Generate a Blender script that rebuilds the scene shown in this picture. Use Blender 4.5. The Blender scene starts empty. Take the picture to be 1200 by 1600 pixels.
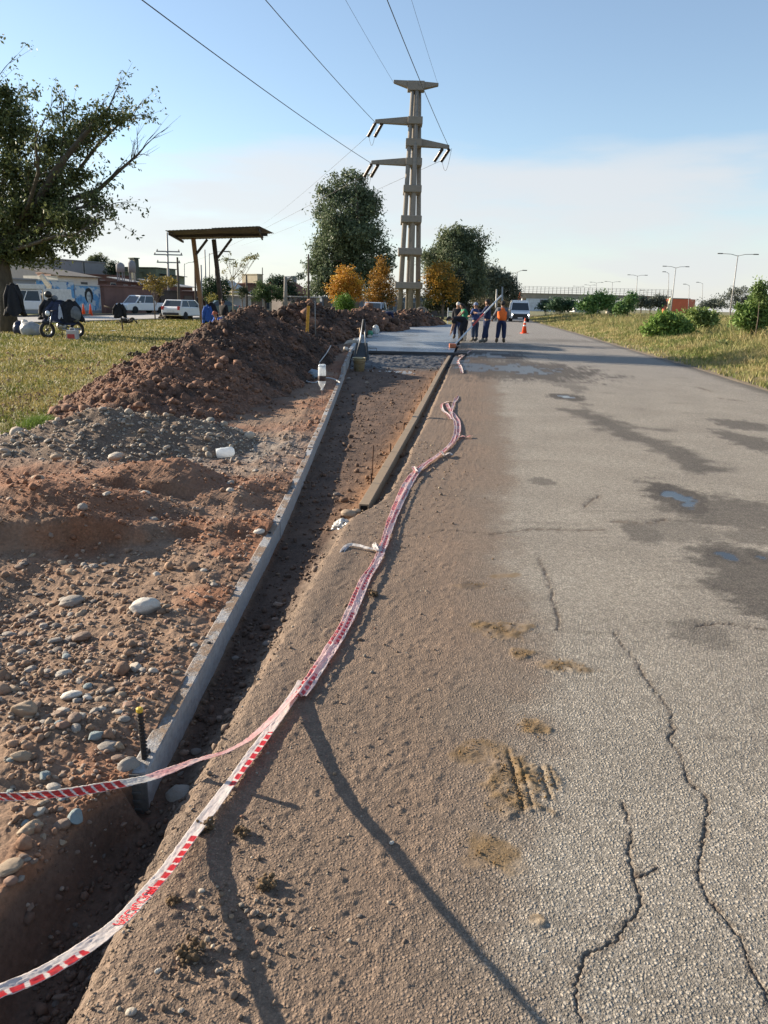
import bpy, bmesh, math, random
import numpy as np
from mathutils import Vector, Matrix, Quaternion
random.seed(7); rng = np.random.default_rng(11)
S = bpy.context.scene
COL = S.collection
# ---------------------------------------------------------------- camera, world, sun, exposure
F = 1180.0; TH = math.atan(326/1180.0); ROLL = math.radians(1.4); H = 1.6
cam_d = bpy.data.cameras.new('camera'); cam = bpy.data.objects.new('camera', cam_d); COL.objects.link(cam)
_c, _s = math.cos(ROLL), math.sin(ROLL)
_r0 = Vector((1,0,0)); _u0 = Vector((0,math.sin(TH),math.cos(TH))); _f = Vector((0,math.cos(TH),-math.sin(TH)))
_r = _r0*_c + _u0*_s; _u = -_r0*_s + _u0*_c
m = Matrix((( _r.x,_u.x,-_f.x,0),(_r.y,_u.y,-_f.y,0),(_r.z,_u.z,-_f.z,H),(0,0,0,1)))
cam.matrix_world = m
cam_d.sensor_fit = 'VERTICAL'; cam_d.sensor_height = 24.0; cam_d.lens = 24.0*F/1600.0
cam_d.clip_start = 0.05; cam_d.clip_end = 6000
S.camera = cam
SUN_EL = math.radians(19); SUN_AZ = math.radians(22)     # azimuth: the sun stands to the left and a little ahead
sunv = Vector((-math.cos(SUN_AZ)*math.cos(SUN_EL), math.sin(SUN_AZ)*math.cos(SUN_EL), math.sin(SUN_EL)))
sd = bpy.data.lights.new('sun','SUN'); sd.energy = 5.0; sd.angle = math.radians(0.5); sd.color = (1.0,0.86,0.68)
so = bpy.data.objects.new('sun', sd); COL.objects.link(so)
so.rotation_euler = (-sunv).to_track_quat('-Z','Y').to_euler()
w = bpy.data.worlds.new("World"); S.world = w; w.use_nodes = True
nt = w.node_tree; nt.nodes.clear()
def N(nt, t, **k):
    n = nt.nodes.new(t)
    for a, b in k.items():
        if a == 'i':
            for q, v in b.items(): n.inputs[q].default_value = v
        else: setattr(n, a, b)
    return n
def L(nt, a, b): nt.links.new(a, b)
sky = N(nt,'ShaderNodeTexSky', sky_type='NISHITA', sun_disc=False, sun_elevation=SUN_EL, sun_rotation=math.atan2(sunv.x, sunv.y), altitude=50, air_density=1.0, dust_density=0.35, ozone_density=1.9)
tc = N(nt,'ShaderNodeTexCoord')
sep = N(nt,'ShaderNodeSeparateXYZ'); L(nt, tc.outputs['Generated'], sep.inputs[0])
# clouds: project the view direction onto a flat cloud deck
zz = N(nt,'ShaderNodeMath', operation='MAXIMUM', i={1:0.015}); L(nt, sep.outputs[2], zz.inputs[0])
za = N(nt,'ShaderNodeMath', operation='ADD', i={1:0.11}); L(nt, zz.outputs[0], za.inputs[0])
dx = N(nt,'ShaderNodeMath', operation='DIVIDE'); L(nt, sep.outputs[0], dx.inputs[0]); L(nt, za.outputs[0], dx.inputs[1])
dy = N(nt,'ShaderNodeMath', operation='DIVIDE'); L(nt, sep.outputs[1], dy.inputs[0]); L(nt, za.outputs[0], dy.inputs[1])
cb = N(nt,'ShaderNodeCombineXYZ'); L(nt, dx.outputs[0], cb.inputs[0]); L(nt, dy.outputs[0], cb.inputs[1])
n1 = N(nt,'ShaderNodeTexNoise', i={'Scale':0.55,'Detail':8,'Roughness':0.55,'Distortion':0.4}); L(nt, cb.outputs[0], n1.inputs['Vector'])
# low broad bank of cloud: strongest near the horizon, fading out by about 14 degrees up
n2 = N(nt,'ShaderNodeTexNoise', i={'Scale':2.2,'Detail':6,'Roughness':0.55})
mp = N(nt,'ShaderNodeMapping', i={'Scale':(1,1,5.5)}); L(nt, tc.outputs['Generated'], mp.inputs[0]); L(nt, mp.outputs[0], n2.inputs['Vector'])
bank = N(nt,'ShaderNodeMapRange', interpolation_type='SMOOTHSTEP', i={1:0.135,2:0.200,3:1.0,4:0.0})
ad = N(nt,'ShaderNodeMath', operation='MULTIPLY_ADD', i={1:-0.12,2:0.06}); L(nt, n2.outputs[0], ad.inputs[0])
ad2 = N(nt,'ShaderNodeMath', operation='ADD'); L(nt, ad.outputs[0], ad2.inputs[0]); L(nt, sep.outputs[2], ad2.inputs[1])
L(nt, ad2.outputs[0], bank.inputs[0])
n3 = N(nt,'ShaderNodeMapRange', interpolation_type='SMOOTHSTEP', i={1:0.36,2:0.60,3:0.30,4:1.0}); L(nt, n2.outputs[0], n3.inputs[0])
bk = N(nt,'ShaderNodeMath', operation='MULTIPLY'); L(nt, bank.outputs[0], bk.inputs[0]); L(nt, n3.outputs[0], bk.inputs[1])
wsp = N(nt,'ShaderNodeMapRange', interpolation_type='SMOOTHSTEP', i={1:0.50,2:0.80,3:0.0,4:0.35}); L(nt, n1.outputs[0], wsp.inputs[0])
mxm = N(nt,'ShaderNodeMath', operation='MAXIMUM'); L(nt, bk.outputs[0], mxm.inputs[0]); L(nt, wsp.outputs[0], mxm.inputs[1])
hzl = N(nt,'ShaderNodeMapRange', interpolation_type='SMOOTHSTEP', i={1:-.02,2:0.17,3:1.0,4:0.10}); L(nt, sep.outputs[2], hzl.inputs[0])
mx2 = N(nt,'ShaderNodeMath', operation='MAXIMUM'); L(nt, mxm.outputs[0], mx2.inputs[0]); L(nt, hzl.outputs[0], mx2.inputs[1])
cf = N(nt,'ShaderNodeMath', operation='MULTIPLY', i={1:0.84}); L(nt, mx2.outputs[0], cf.inputs[0])
# cloud brightness: lighter towards the sun
sv = N(nt,'ShaderNodeVectorMath', operation='DOT_PRODUCT', i={1:tuple(sunv)}); L(nt, tc.outputs['Generated'], sv.inputs[0])
cbm = N(nt,'ShaderNodeMapRange', i={1:-0.4,2:0.9,3:4.0,4:4.5}); L(nt, sv.outputs['Value'], cbm.inputs[0])
cc = N(nt,'ShaderNodeMixRGB', blend_type='MULTIPLY', i={0:1.0,1:(0.93,0.95,0.98,1)}); L(nt, cbm.outputs[0], cc.inputs[2])
mix = N(nt,'ShaderNodeMixRGB'); L(nt, cf.outputs[0], mix.inputs[0]); L(nt, sky.outputs[0], mix.inputs[1]); L(nt, cc.outputs[0], mix.inputs[2])
bg = N(nt,'ShaderNodeBackground', i={'Strength':0.092}); L(nt, mix.outputs[0], bg.inputs[0])
ow = N(nt,'ShaderNodeOutputWorld'); L(nt, bg.outputs[0], ow.inputs[0])
S.view_settings.view_transform = 'Standard'; S.view_settings.look = 'None'; S.view_settings.exposure = 1.15; S.view_settings.gamma = 1.0
S.view_settings.use_curve_mapping = False
# ---------------------------------------------------------------- placing helpers (photo measurements turned into metres)
def ray(px, py):
    a = (px-600)/F; b = (800-py)/F
    return _r*a + _u*b + _f
def G(px, py, z=0.0):
    d = ray(px, py); t = (z-H)/d.z; return Vector((d.x*t, d.y*t, z))
def P(px, py, Y):
    d = ray(px, py); t = Y/d.y; return Vector((d.x*t, Y, H+d.z*t))
def pxm(Y): return Y/F       # metres per photo pixel at distance Y
# ---------------------------------------------------------------- naming helpers
def tag(o, label=None, cat=None, group=None, kind=None):
    if label: o['label'] = label
    if cat: o['category'] = cat
    if group: o['group'] = group
    if kind: o['kind'] = kind
    return o
def empty(name, loc=(0,0,0), rz=0.0):
    o = bpy.data.objects.new(name, None); COL.objects.link(o); o.empty_display_size = 0.2
    o.location = loc; o.rotation_euler = (0,0,rz); return o
def thing(name, label, cat, loc=(0,0,0), rz=0.0, group=None):
    return tag(empty(name, loc, rz), label, cat, group)
def kids(o): return [c for c in bpy.data.objects if c.parent == o]
def copy_tree(o, parent=None, ch=None):
    if ch is None: ch = lambda q: [c for c in ALLKIDS.get(q.name, [])]
    c = o.copy(); COL.objects.link(c)
    if parent: c.parent = parent
    ALLKIDS[c.name] = []
    for k in list(ALLKIDS.get(o.name, [])):
        kk = copy_tree(k, c); ALLKIDS[c.name].append(kk)
    return c
ALLKIDS = {}
def link(name, me, mats, parent=None, smooth=False):
    o = bpy.data.objects.new(name, me); COL.objects.link(o)
    for mt in (mats if isinstance(mats,(list,tuple)) else [mats]): me.materials.append(mt)
    if smooth and len(me.polygons): me.polygons.foreach_set('use_smooth', np.ones(len(me.polygons), dtype=bool))
    if parent: o.parent = parent; ALLKIDS.setdefault(parent.name, []).append(o)
    return o
def np_mesh(name, V, Q, mats, parent=None, smooth=True, cols=None, floats=None, n=4):
    me = bpy.data.meshes.new(name)
    V = np.asarray(V, dtype=np.float32); Q = np.asarray(Q, dtype=np.int32)
    me.vertices.add(len(V)); me.vertices.foreach_set('co', V.ravel())
    k = Q.shape[1]
    me.loops.add(Q.size); me.loops.foreach_set('vertex_index', Q.ravel())
    me.polygons.add(len(Q)); me.polygons.foreach_set('loop_start', np.arange(0, Q.size, k, dtype=np.int32))
    me.update(calc_edges=True)
    if cols is not None:
        c4 = np.ones((len(V),4), dtype=np.float32); c4[:,:3] = np.asarray(cols)[:, :3]
        a = me.color_attributes.new('Col','FLOAT_COLOR','POINT'); a.data.foreach_set('color', c4.ravel())
    for nm, arr in (floats or {}).items():
        a = me.attributes.new(nm,'FLOAT','POINT'); a.data.foreach_set('value', np.asarray(arr, dtype=np.float32).ravel())
    return link(name, me, mats, parent, smooth)
class MB:
    def __init__(s): s.v = []; s.f = []; s.m = []; s.c = []; s.cc = None
    def add(s, vs, fs, mi=0, c=None):
        b = len(s.v); s.v += [tuple(v) for v in vs]; s.f += [tuple(b+i for i in f) for f in fs]; s.m += [mi]*len(fs)
        s.c += [c or (1,1,1)]*len(vs)
        return s
    def box(s, lo, hi, mi=0, M=None, c=None):
        x0,y0,z0 = lo; x1,y1,z1 = hi
        vs = [Vector(p) for p in ((x0,y0,z0),(x1,y0,z0),(x1,y1,z0),(x0,y1,z0),(x0,y0,z1),(x1,y0,z1),(x1,y1,z1),(x0,y1,z1))]
        if M is not None: vs = [M @ v for v in vs]
        return s.add(vs, [(0,3,2,1),(4,5,6,7),(0,1,5,4),(1,2,6,5),(2,3,7,6),(3,0,4,7)], mi, c)
    def tube(s, pts, rs, n=8, mi=0, cap=True, c=None):
        pts = [Vector(p) for p in pts]
        if not isinstance(rs,(list,tuple)): rs = [rs]*len(pts)
        ring = []; up = None
        for i, p in enumerate(pts):
            t = (pts[min(i+1,len(pts)-1)]-pts[max(i-1,0)])
            if t.length < 1e-9: t = Vector((0,0,1))
            t.normalize()
            if up is None:
                up = t.cross(Vector((0.31,0.95,0.11)));
                if up.length < .05: up = t.cross(Vector((1,0,0)))
            up = (up - t*up.dot(t)); up.normalize(); q = t.cross(up)
            ring.append([p + (up*math.cos(2*math.pi*k/n)+q*math.sin(2*math.pi*k/n))*rs[i] for k in range(n)])
        vs = [v for r in ring for v in r]; fs = []
        for i in range(len(pts)-1):
            for k in range(n): fs.append((i*n+k, i*n+(k+1)%n, (i+1)*n+(k+1)%n, (i+1)*n+k))
        if cap: fs.append(tuple(range(n-1,-1,-1))); fs.append(tuple((len(pts)-1)*n+k for k in range(n)))
        return s.add(vs, fs, mi, c)
    def bar(s, a, b, w, h, mi=0, c=None):
        a = Vector(a); b = Vector(b); t = (b-a).normalized(); x = t.cross(Vector((0,0,1)))
        if x.length < .05: x = Vector((1,0,0))
        x.normalize(); y = x.cross(t)
        vs = [p + x*(sx*w/2) + y*(sy*h/2) for p in (a,b) for sx, sy in ((-1,-1),(1,-1),(1,1),(-1,1))]
        return s.add(vs, [(0,1,2,3),(7,6,5,4),(0,4,5,1),(1,5,6,2),(2,6,7,3),(3,7,4,0)], mi, c)
    def lathe(s, prof, n=16, c0=(0,0,0), mi=0, M=None, c=None, cap=True):
        vs = []; fs = []
        for r, z in prof:
            for k in range(n):
                v = Vector((c0[0]+r*math.cos(2*math.pi*k/n), c0[1]+r*math.sin(2*math.pi*k/n), c0[2]+z)); vs.append(M @ v if M is not None else v)
        for i in range(len(prof)-1):
            for k in range(n): fs.append((i*n+k, i*n+(k+1)%n, (i+1)*n+(k+1)%n, (i+1)*n+k))
        if cap: fs.append(tuple(range(n-1,-1,-1))); fs.append(tuple((len(prof)-1)*n+k for k in range(n)))
        return s.add(vs, fs, mi, c)
    def build(s, name, mats, parent=None, smooth=False, bevel=0):
        me = bpy.data.meshes.new(name); me.from_pydata(s.v, [], s.f); me.update()
        me.polygons.foreach_set('material_index', s.m)
        a = me.color_attributes.new('Col','FLOAT_COLOR','POINT')
        c4 = np.ones((len(s.v),4), dtype=np.float32)
        if s.v: c4[:,:3] = np.array(s.c, dtype=np.float32)[:, :3]
        a.data.foreach_set('color', c4.ravel())
        o = link(name, me, mats, parent, smooth)
        if bevel:
            b = o.modifiers.new('b','BEVEL'); b.width = bevel; b.segments = 2; b.limit_method = 'ANGLE'
        return o
# ---------------------------------------------------------------- materials
MATS = {}
def mat(name, col=(.5,.5,.5), rough=.8, metal=0.0, var=.12, vs=6.0, bump=.0, bs=40.0, attr=False, trans=0.0, spec=.5, emit=None, rvar=0.0, col2=None, vdet=4, coat=0, alpha=1.0, scale=(1,1,1)):
    if name in MATS: return MATS[name]
    mt = bpy.data.materials.new(name); mt.use_nodes = True; t = mt.node_tree; t.nodes.clear(); MATS[name] = mt
    out = N(t,'ShaderNodeOutputMaterial'); b = N(t,'ShaderNodeBsdfPrincipled')
    b.inputs['Roughness'].default_value = rough; b.inputs['Metallic'].default_value = metal
    b.inputs['Specular IOR Level'].default_value = spec; b.inputs['Coat Weight'].default_value = coat
    tcn = N(t,'ShaderNodeTexCoord'); mpn = N(t,'ShaderNodeMapping', i={'Scale':scale}); L(t, tcn.outputs['Object'], mpn.inputs[0])
    ns = N(t,'ShaderNodeTexNoise', i={'Scale':vs,'Detail':vdet,'Roughness':.6}); L(t, mpn.outputs[0], ns.inputs['Vector'])
    if attr: src = N(t,'ShaderNodeVertexColor', layer_name='Col').outputs[0]
    else:
        rg = N(t,'ShaderNodeRGB'); rg.outputs[0].default_value = (*col,1); src = rg.outputs[0]
    if col2:
        mm = N(t,'ShaderNodeMixRGB', i={2:(*col2,1)}); rr = N(t,'ShaderNodeMapRange', i={1:.42,2:.6}); L(t, ns.outputs[0], rr.inputs[0]); L(t, rr.outputs[0], mm.inputs[0]); L(t, src, mm.inputs[1]); src = mm.outputs[0]
    if var:
        mr = N(t,'ShaderNodeMapRange', i={1:.3,2:.7,3:1-var,4:1+var}); L(t, ns.outputs[0], mr.inputs[0])
        vm = N(t,'ShaderNodeVectorMath', operation='SCALE'); L(t, src, vm.inputs[0]); L(t, mr.outputs[0], vm.inputs['Scale']); src = vm.outputs[0]
    L(t, src, b.inputs['Base Color'])
    if rvar:
        mr2 = N(t,'ShaderNodeMapRange', i={1:.3,2:.7,3:max(.02,rough-rvar),4:min(1,rough+rvar)}); L(t, ns.outputs[0], mr2.inputs[0]); L(t, mr2.outputs[0], b.inputs['Roughness'])
    if bump:
        nb = N(t,'ShaderNodeTexNoise', i={'Scale':bs,'Detail':5,'Roughness':.65}); L(t, mpn.outputs[0], nb.inputs['Vector'])
        bp = N(t,'ShaderNodeBump', i={'Strength':1.0,'Distance':bump}); L(t, nb.outputs[0], bp.inputs['Height']); L(t, bp.outputs[0], b.inputs['Normal'])
    if emit: b.inputs['Emission Color'].default_value = (*emit[0],1); b.inputs['Emission Strength'].default_value = emit[1]
    if alpha < 1:
        b.inputs['Alpha'].default_value = alpha
    if trans:
        tr = N(t,'ShaderNodeBsdfTranslucent'); L(t, src, tr.inputs[0]); ms = N(t,'ShaderNodeMixShader', i={0:trans}); L(t, b.outputs[0], ms.inputs[1]); L(t, tr.outputs[0], ms.inputs[2]); L(t, ms.outputs[0], out.inputs[0])
    else: L(t, b.outputs[0], out.inputs[0])
    return mt
# ---------------------------------------------------------------- numpy noise
def _h(ix, iy, seed):
    n = (ix.astype(np.int64)*374761393 + iy.astype(np.int64)*668265263 + seed*1274126177) & 0xFFFFFFFF
    n = ((n ^ (n >> 13))*1274126177) & 0xFFFFFFFF
    return ((n ^ (n >> 16)) & 0xFFFFFF)/16777216.0
def noise(x, y, seed=0):
    x = np.asarray(x, dtype=np.float64); y = np.asarray(y, dtype=np.float64)
    ix = np.floor(x); iy = np.floor(y); fx = x-ix; fy = y-iy
    ux = fx*fx*fx*(fx*(fx*6-15)+10); uy = fy*fy*fy*(fy*(fy*6-15)+10)
    def g(a, b):
        h = _h(ix+a, iy+b, seed)*2*math.pi
        return np.cos(h)*(fx-a)+np.sin(h)*(fy-b)
    return ((g(0,0)*(1-ux)+g(1,0)*ux)*(1-uy)+(g(0,1)*(1-ux)+g(1,1)*ux)*uy)*1.5
def fbm(x, y, seed=0, o=4, gain=.5):
    r = 0; a = 1.0; f = 1.0; t = 0
    for i in range(o): r = r + a*noise(x*f+13.7*i, y*f-7.3*i, seed+i*17); t += a; a *= gain; f *= 2.03
    return r/t
def worley(x, y, seed=0):
    ix = np.floor(x); iy = np.floor(y); d1 = np.full(np.shape(x), 9.0); idv = np.zeros(np.shape(x))
    for a in (-1,0,1):
        for b in (-1,0,1):
            px_ = ix+a+_h(ix+a,iy+b,seed); py_ = iy+b+_h(ix+a,iy+b,seed+5)
            d = np.hypot(px_-x, py_-y); w_ = d < d1; d1 = np.where(w_, d, d1); idv = np.where(w_, _h(ix+a,iy+b,seed+9), idv)
    return d1, idv
def sst(e0, e1, x): t = np.clip((x-e0)/(e1-e0),0,1); return t*t*(3-2*t)
def gauss(x, y, cx, cy, sx, sy, rot=0):
    c, s = math.cos(rot), math.sin(rot); u = (x-cx)*c+(y-cy)*s; v = -(x-cx)*s+(y-cy)*c
    return np.exp(-(u/sx)**2-(v/sy)**2)
def seg_dist(x, y, pts):
    d = np.full(np.shape(x), 1e9)
    for (x0,y0),(x1,y1) in zip(pts, pts[1:]):
        L2 = (x1-x0)**2+(y1-y0)**2; t = np.clip(((x-x0)*(x1-x0)+(y-y0)*(y1-y0))/L2,0,1)
        d = np.minimum(d, np.hypot(x-x0-t*(x1-x0), y-y0-t*(y1-y0)))
    return d
def lerpc(a, b, t): return np.asarray(a)*(1-t[...,None])+np.asarray(b)*t[...,None]
# ---------------------------------------------------------------- the lines of the works (metres)
def tab(pts):
    a = np.array(pts, dtype=float); return lambda y: np.interp(y, a[:,0], a[:,1])
xb = tab([(-5,-1.3),(1.0,-1.0),(1.4,-.90),(1.85,-.85),(2.27,-.80),(3.3,-.785),(5.54,-.765),(10.35,-.835),(24.85,-1.16),(29.9,-1.2),(38.8,-1.15),(47.8,-.27),(53.6,.57),(61.4,2.16),(70.5,5.38),(90,8)])   # right face of the kerb form
xl = tab([(-5,-1.0),(1.0,-.74),(1.35,-.71),(2.03,-.67),(3.06,-.56),(4.54,-.41),(5.6,-.29),(6.1,-.07),(6.6,.04),(10.54,.52),(22.98,1.93),(26,2.26),(46.4,4.45),(66,6.6),(90,9.1),(140,14.5)])  # crumbled left edge of the road
xr = tab([(-5,5.8),(5,6.85),(16.0,8.01),(21.2,8.75),(29.75,9.71),(50.7,12.24),(80,15.4),(140,22.5),(400,60)])
def bed_z(y): return np.interp(y, [0,1.6,2.4,4,7,12,20,24],[-.27,-.24,-.135,-.105,-.10,-.10,-.13,-.15])
GRAV = G(235,705); GRAV = (GRAV.x+.1, GRAV.y+.1)
def zD(x, y, fine=True):
    """height of the dug dirt strip left of the road, trench included"""
    B = xb(y)-np.interp(y,[1.0,1.6,1.8,2.10,2.25],[.13,.12,.11,.07,0]); Lp = xl(y)
    wob = .025*fbm(x*0+3, y*3.1, 5, 3)+.02*noise(x*2, y*9, 8)
    left = .012 + .035*fbm(x*.9, y*.9, 21, 4) + .03*np.clip(fbm(x*2.6, y*2.6, 31, 4), -.3, 1)
    left += .14*gauss(x,y,-2.75,5.3,1.0,.55,.15) + .10*gauss(x,y,-2.1,6.25,.75,.28,.1) + .10*gauss(x,y,-3.3,6.9,1.2,.35)
    left += .10*gauss(x,y,-1.72,6.45,.25,.35) - .11*gauss(x,y,-2.0,3.80,.45,.50,.4) - .05*gauss(x,y,-1.55,5.2,.5,.18,.4)
    # broken step of the cut clay
    stp = sst(-.10, .10, (y-4.62)-.35*(x+2.3)+.22*fbm(x*2.2,y*2.2,44,3)); left += .19*stp*gauss(x,y,-2.35,5.0,.85,.8)
    stp2 = sst(-.06,.06,(y-5.75)-.1*(x+2)+.2*fbm(x*2.5,y*2.5,45,3)); left += .12*stp2*gauss(x,y,-1.9,6.1,.8,.45)
    left += .045*gauss(x, y, B-.35, y, .22, 1e3)*np.clip(.4+fbm(x*3,y*1.3,51,3),0,1)*np.where(y>2.2,1,0)
    left += np.where(y < 2.6, .05*sst(2.6,1.7,y)*noise(x*3,y*3,77), 0)
    if fine:
        d, c = worley(x*16, y*16, 3); left += .009*np.clip(.55-d,0,1)*(c>.35)
        d, c = worley(x*42, y*42, 4); left += .004*np.clip(.6-d,0,1)
        left += .008*fbm(x*9,y*9,61,4)+.004*fbm(x*30,y*30,63,3)
        rg = 1-np.abs(fbm(x*5,y*5,62,4)); left += .02*(rg-.8)
    bz = bed_z(y) + .015*fbm(x*1.6,y*1.6,71,4) + .02*gauss(x,y,Lp-.12,y,.15,1e3)
    if fine:
        d, c = worley(x*22, y*22, 13); bz = bz + .008*np.clip(.5-d,0,1)*(c>.5)
        bz = bz + .009*fbm(x*11,y*11,73,4)
    # near bank left of the trench (no form there)
    u = x-(B-.05)                                   # 0 at the left lip
    wl = np.where(y < 2.2, .11+.05*noise(x*2,y*4,9)+.02*noise(x*11,y*11,19), .012)
    # keep the ground just below the top of the form
    z = left
    tl = sst(0, 1, (u+.0)/wl + .5*0 + (wob*2 if fine else 0))
    z = left*(1-tl) + bz*tl
    tr_ = sst(-.11, .05, x-Lp+wob)
    z = z*(1-tr_) + (-.035)*tr_
    return z
def dirt_col(x, y, z):
    B = xb(y); Lp = xl(y)
    tan = np.array([.255,.165,.108]); red = np.array([.255,.118,.062]); grey = np.array([.245,.205,.168]); dark = np.array([.085,.05,.032])
    n = fbm(x*1.1,y*1.1,81,5); n2 = fbm(x*4,y*4,82,5)
    r = np.clip(sst(-.22,.40, n+.35*n2) + 0.8*gauss(x,y,-2.5,5.5,1.1,.8) + .7*gauss(x,y,-1.9,6.4,.8,.4)+ .5*gauss(x,y,B-.15,y,.15,1e3) - .8*gauss(x,y,-1.4,3.4,.55,1.1)-.6*gauss(x,y,-1.6,2.3,.6,.6), 0, 1)
    c = lerpc(tan, red, r)
    g = np.clip(gauss(x,y,GRAV[0],GRAV[1],1.7,1.0)*1.2*(n2+.75),0,1) + .45*np.clip(gauss(x,y,-1.35,8.3,.7,1.6)*(n2+.8),0,1); g = np.clip(g,0,1)
    c = lerpc(c, grey, g)
    # mound feet: dark brown
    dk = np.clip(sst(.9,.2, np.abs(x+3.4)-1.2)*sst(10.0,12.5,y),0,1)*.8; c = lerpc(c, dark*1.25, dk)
    inb = sst(-.02,.05,x-B)
    bedc = lerpc(np.array([.095,.058,.040]), np.array([.155,.095,.062]), np.clip(.5+n2,0,1)*sst(3.5,8,y))  # trench floor colour darkened to carry the shadow lying across it
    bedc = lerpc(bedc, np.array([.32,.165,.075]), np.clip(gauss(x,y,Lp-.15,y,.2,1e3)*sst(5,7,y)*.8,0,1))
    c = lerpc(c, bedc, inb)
    # bank wall darkened in colour as shade; sandy crumble at the road's edge
    wk = sst(.015,-.05,z)*sst(2.6,2.2,y)*(1-sst(-.15,-.05,x-Lp)); c = lerpc(c, np.array([.135,.082,.056]), np.clip(wk*1.1,0,1))
    e = sst(-.12,-.02,x-Lp); c = lerpc(c, np.array([.20,.145,.105]), e*sst(-.2,-.04,z))
    # wet concrete slurry in front of the slab
    sl = sst(20.3,21.5,y+.6*n2)*inb; c = lerpc(c, np.array([.06,.06,.062]), np.clip(sl,0,1))
    return c*(1+.22*n2[...,None])
# ---------------------------------------------------------------- ground shaders
def ground_mat(name, chips=0.0, chipscale=110, fine=.004, fs=60, rough=.9, cvar=.25, gv=1.0):
    mt = bpy.data.materials.new(name); mt.use_nodes = True; t = mt.node_tree; t.nodes.clear()
    out = N(t,'ShaderNodeOutputMaterial'); b = N(t,'ShaderNodeBsdfPrincipled', i={'Roughness':rough,'Specular IOR Level':.35}); L(t,b.outputs[0],out.inputs[0])
    tcn = N(t,'ShaderNodeTexCoord'); vc = N(t,'ShaderNodeVertexColor', layer_name='Col')
    nz = N(t,'ShaderNodeTexNoise', i={'Scale':fs,'Detail':7,'Roughness':.7}); L(t,tcn.outputs['Object'],nz.inputs['Vector'])
    nz2 = N(t,'ShaderNodeTexNoise', i={'Scale':fs*.14,'Detail':5,'Roughness':.6}); L(t,tcn.outputs['Object'],nz2.inputs['Vector'])
    mr = N(t,'ShaderNodeMapRange', i={1:.3,2:.7,3:1-cvar,4:1+cvar}); L(t,nz.outputs[0],mr.inputs[0])
    mr2 = N(t,'ShaderNodeMapRange', i={1:.3,2:.7,3:.85,4:1.15}); L(t,nz2.outputs[0],mr2.inputs[0])
    mu = N(t,'ShaderNodeMath', operation='MULTIPLY'); L(t,mr.outputs[0],mu.inputs[0]); L(t,mr2.outputs[0],mu.inputs[1])
    hgt = N(t,'ShaderNodeMath', operation='MULTIPLY', i={1:fine}); L(t,nz.outputs[0],hgt.inputs[0])
    scal = mu
    wet = N(t,'ShaderNodeAttribute', attribute_name='Wet')
    if chips:
        # aggregate: two sizes of stone chips, each its own tone, standing a little proud of the binder
        hs = []
        for k, (sc_, am) in enumerate(((chipscale, chips), (chipscale*1.9, chips*.5))):
            v = N(t,'ShaderNodeTexVoronoi', feature='F1', i={'Scale':sc_,'Randomness':1.0}); 
            dn = N(t,'ShaderNodeTexNoise', i={'Scale':sc_*.8,'Detail':2}); L(t,tcn.outputs['Object'],dn.inputs['Vector'])
            dd = N(t,'ShaderNodeVectorMath', operation='MULTIPLY_ADD', i={1:(.35/sc_*2,)*3}); L(t,dn.outputs[1],dd.inputs[0]); L(t,tcn.outputs['Object'],dd.inputs[2])
            L(t,dd.outputs[0],v.inputs['Vector'])
            m1 = N(t,'ShaderNodeMapRange', interpolation_type='SMOOTHSTEP', i={1:.12,2:.62,3:1.0,4:0.0}); L(t,v.outputs['Distance'],m1.inputs[0])
            sp_ = N(t,'ShaderNodeSeparateXYZ'); L(t,v.outputs['Color'],sp_.inputs[0])
            hm = N(t,'ShaderNodeMapRange', i={1:.15,2:.6,3:.15,4:1.0}); L(t,sp_.outputs[0],hm.inputs[0])
            h1 = N(t,'ShaderNodeMath', operation='MULTIPLY'); L(t,m1.outputs[0],h1.inputs[0]); L(t,hm.outputs[0],h1.inputs[1])
            h2 = N(t,'ShaderNodeMath', operation='MULTIPLY', i={1:am}); L(t,h1.outputs[0],h2.inputs[0])
            hs.append((h2, m1, sp_))
        gate = N(t,'ShaderNodeAttribute', attribute_name='Chip')
        hsum = N(t,'ShaderNodeMath', operation='MAXIMUM'); L(t,hs[0][0].outputs[0],hsum.inputs[0]); L(t,hs[1][0].outputs[0],hsum.inputs[1])
        hg = N(t,'ShaderNodeMath', operation='MULTIPLY'); L(t,hsum.outputs[0],hg.inputs[0]); L(t,gate.outputs['Fac'],hg.inputs[1])
        ha = N(t,'ShaderNodeMath', operation='ADD'); L(t,hg.outputs[0],ha.inputs[0]); L(t,hgt.outputs[0],ha.inputs[1]); hgt = ha
        # tone of each chip
        tn = N(t,'ShaderNodeMapRange', i={3:.72,4:1.20}); L(t,hs[0][2].outputs[1],tn.inputs[0])
        gp = N(t,'ShaderNodeMapRange', i={3:.58,4:1.12}); L(t,hs[0][1].outputs[0],gp.inputs[0])
        tg = N(t,'ShaderNodeMath', operation='MULTIPLY'); L(t,tn.outputs[0],tg.inputs[0]); L(t,gp.outputs[0],tg.inputs[1])
        mxg = N(t,'ShaderNodeMix', data_type='FLOAT', i={2:1.0}); L(t,gate.outputs['Fac'],mxg.inputs[0]); L(t,tg.outputs[0],mxg.inputs[3])
        mu2 = N(t,'ShaderNodeMath', operation='MULTIPLY'); L(t,scal.outputs[0],mu2.inputs[0]); L(t,mxg.outputs[0],mu2.inputs[1]); scal = mu2
    vm = N(t,'ShaderNodeVectorMath', operation='SCALE'); L(t,vc.outputs[0],vm.inputs[0]); L(t,scal.outputs[0],vm.inputs['Scale']); L(t,vm.outputs[0],b.inputs['Base Color'])
    # standing water: smooth and glossy where Wet is 1
    rw = N(t,'ShaderNodeMapRange', i={1:.0,2:1.0,3:rough,4:.16}); L(t,wet.outputs['Fac'],rw.inputs[0]); L(t,rw.outputs[0],b.inputs['Roughness'])
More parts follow.
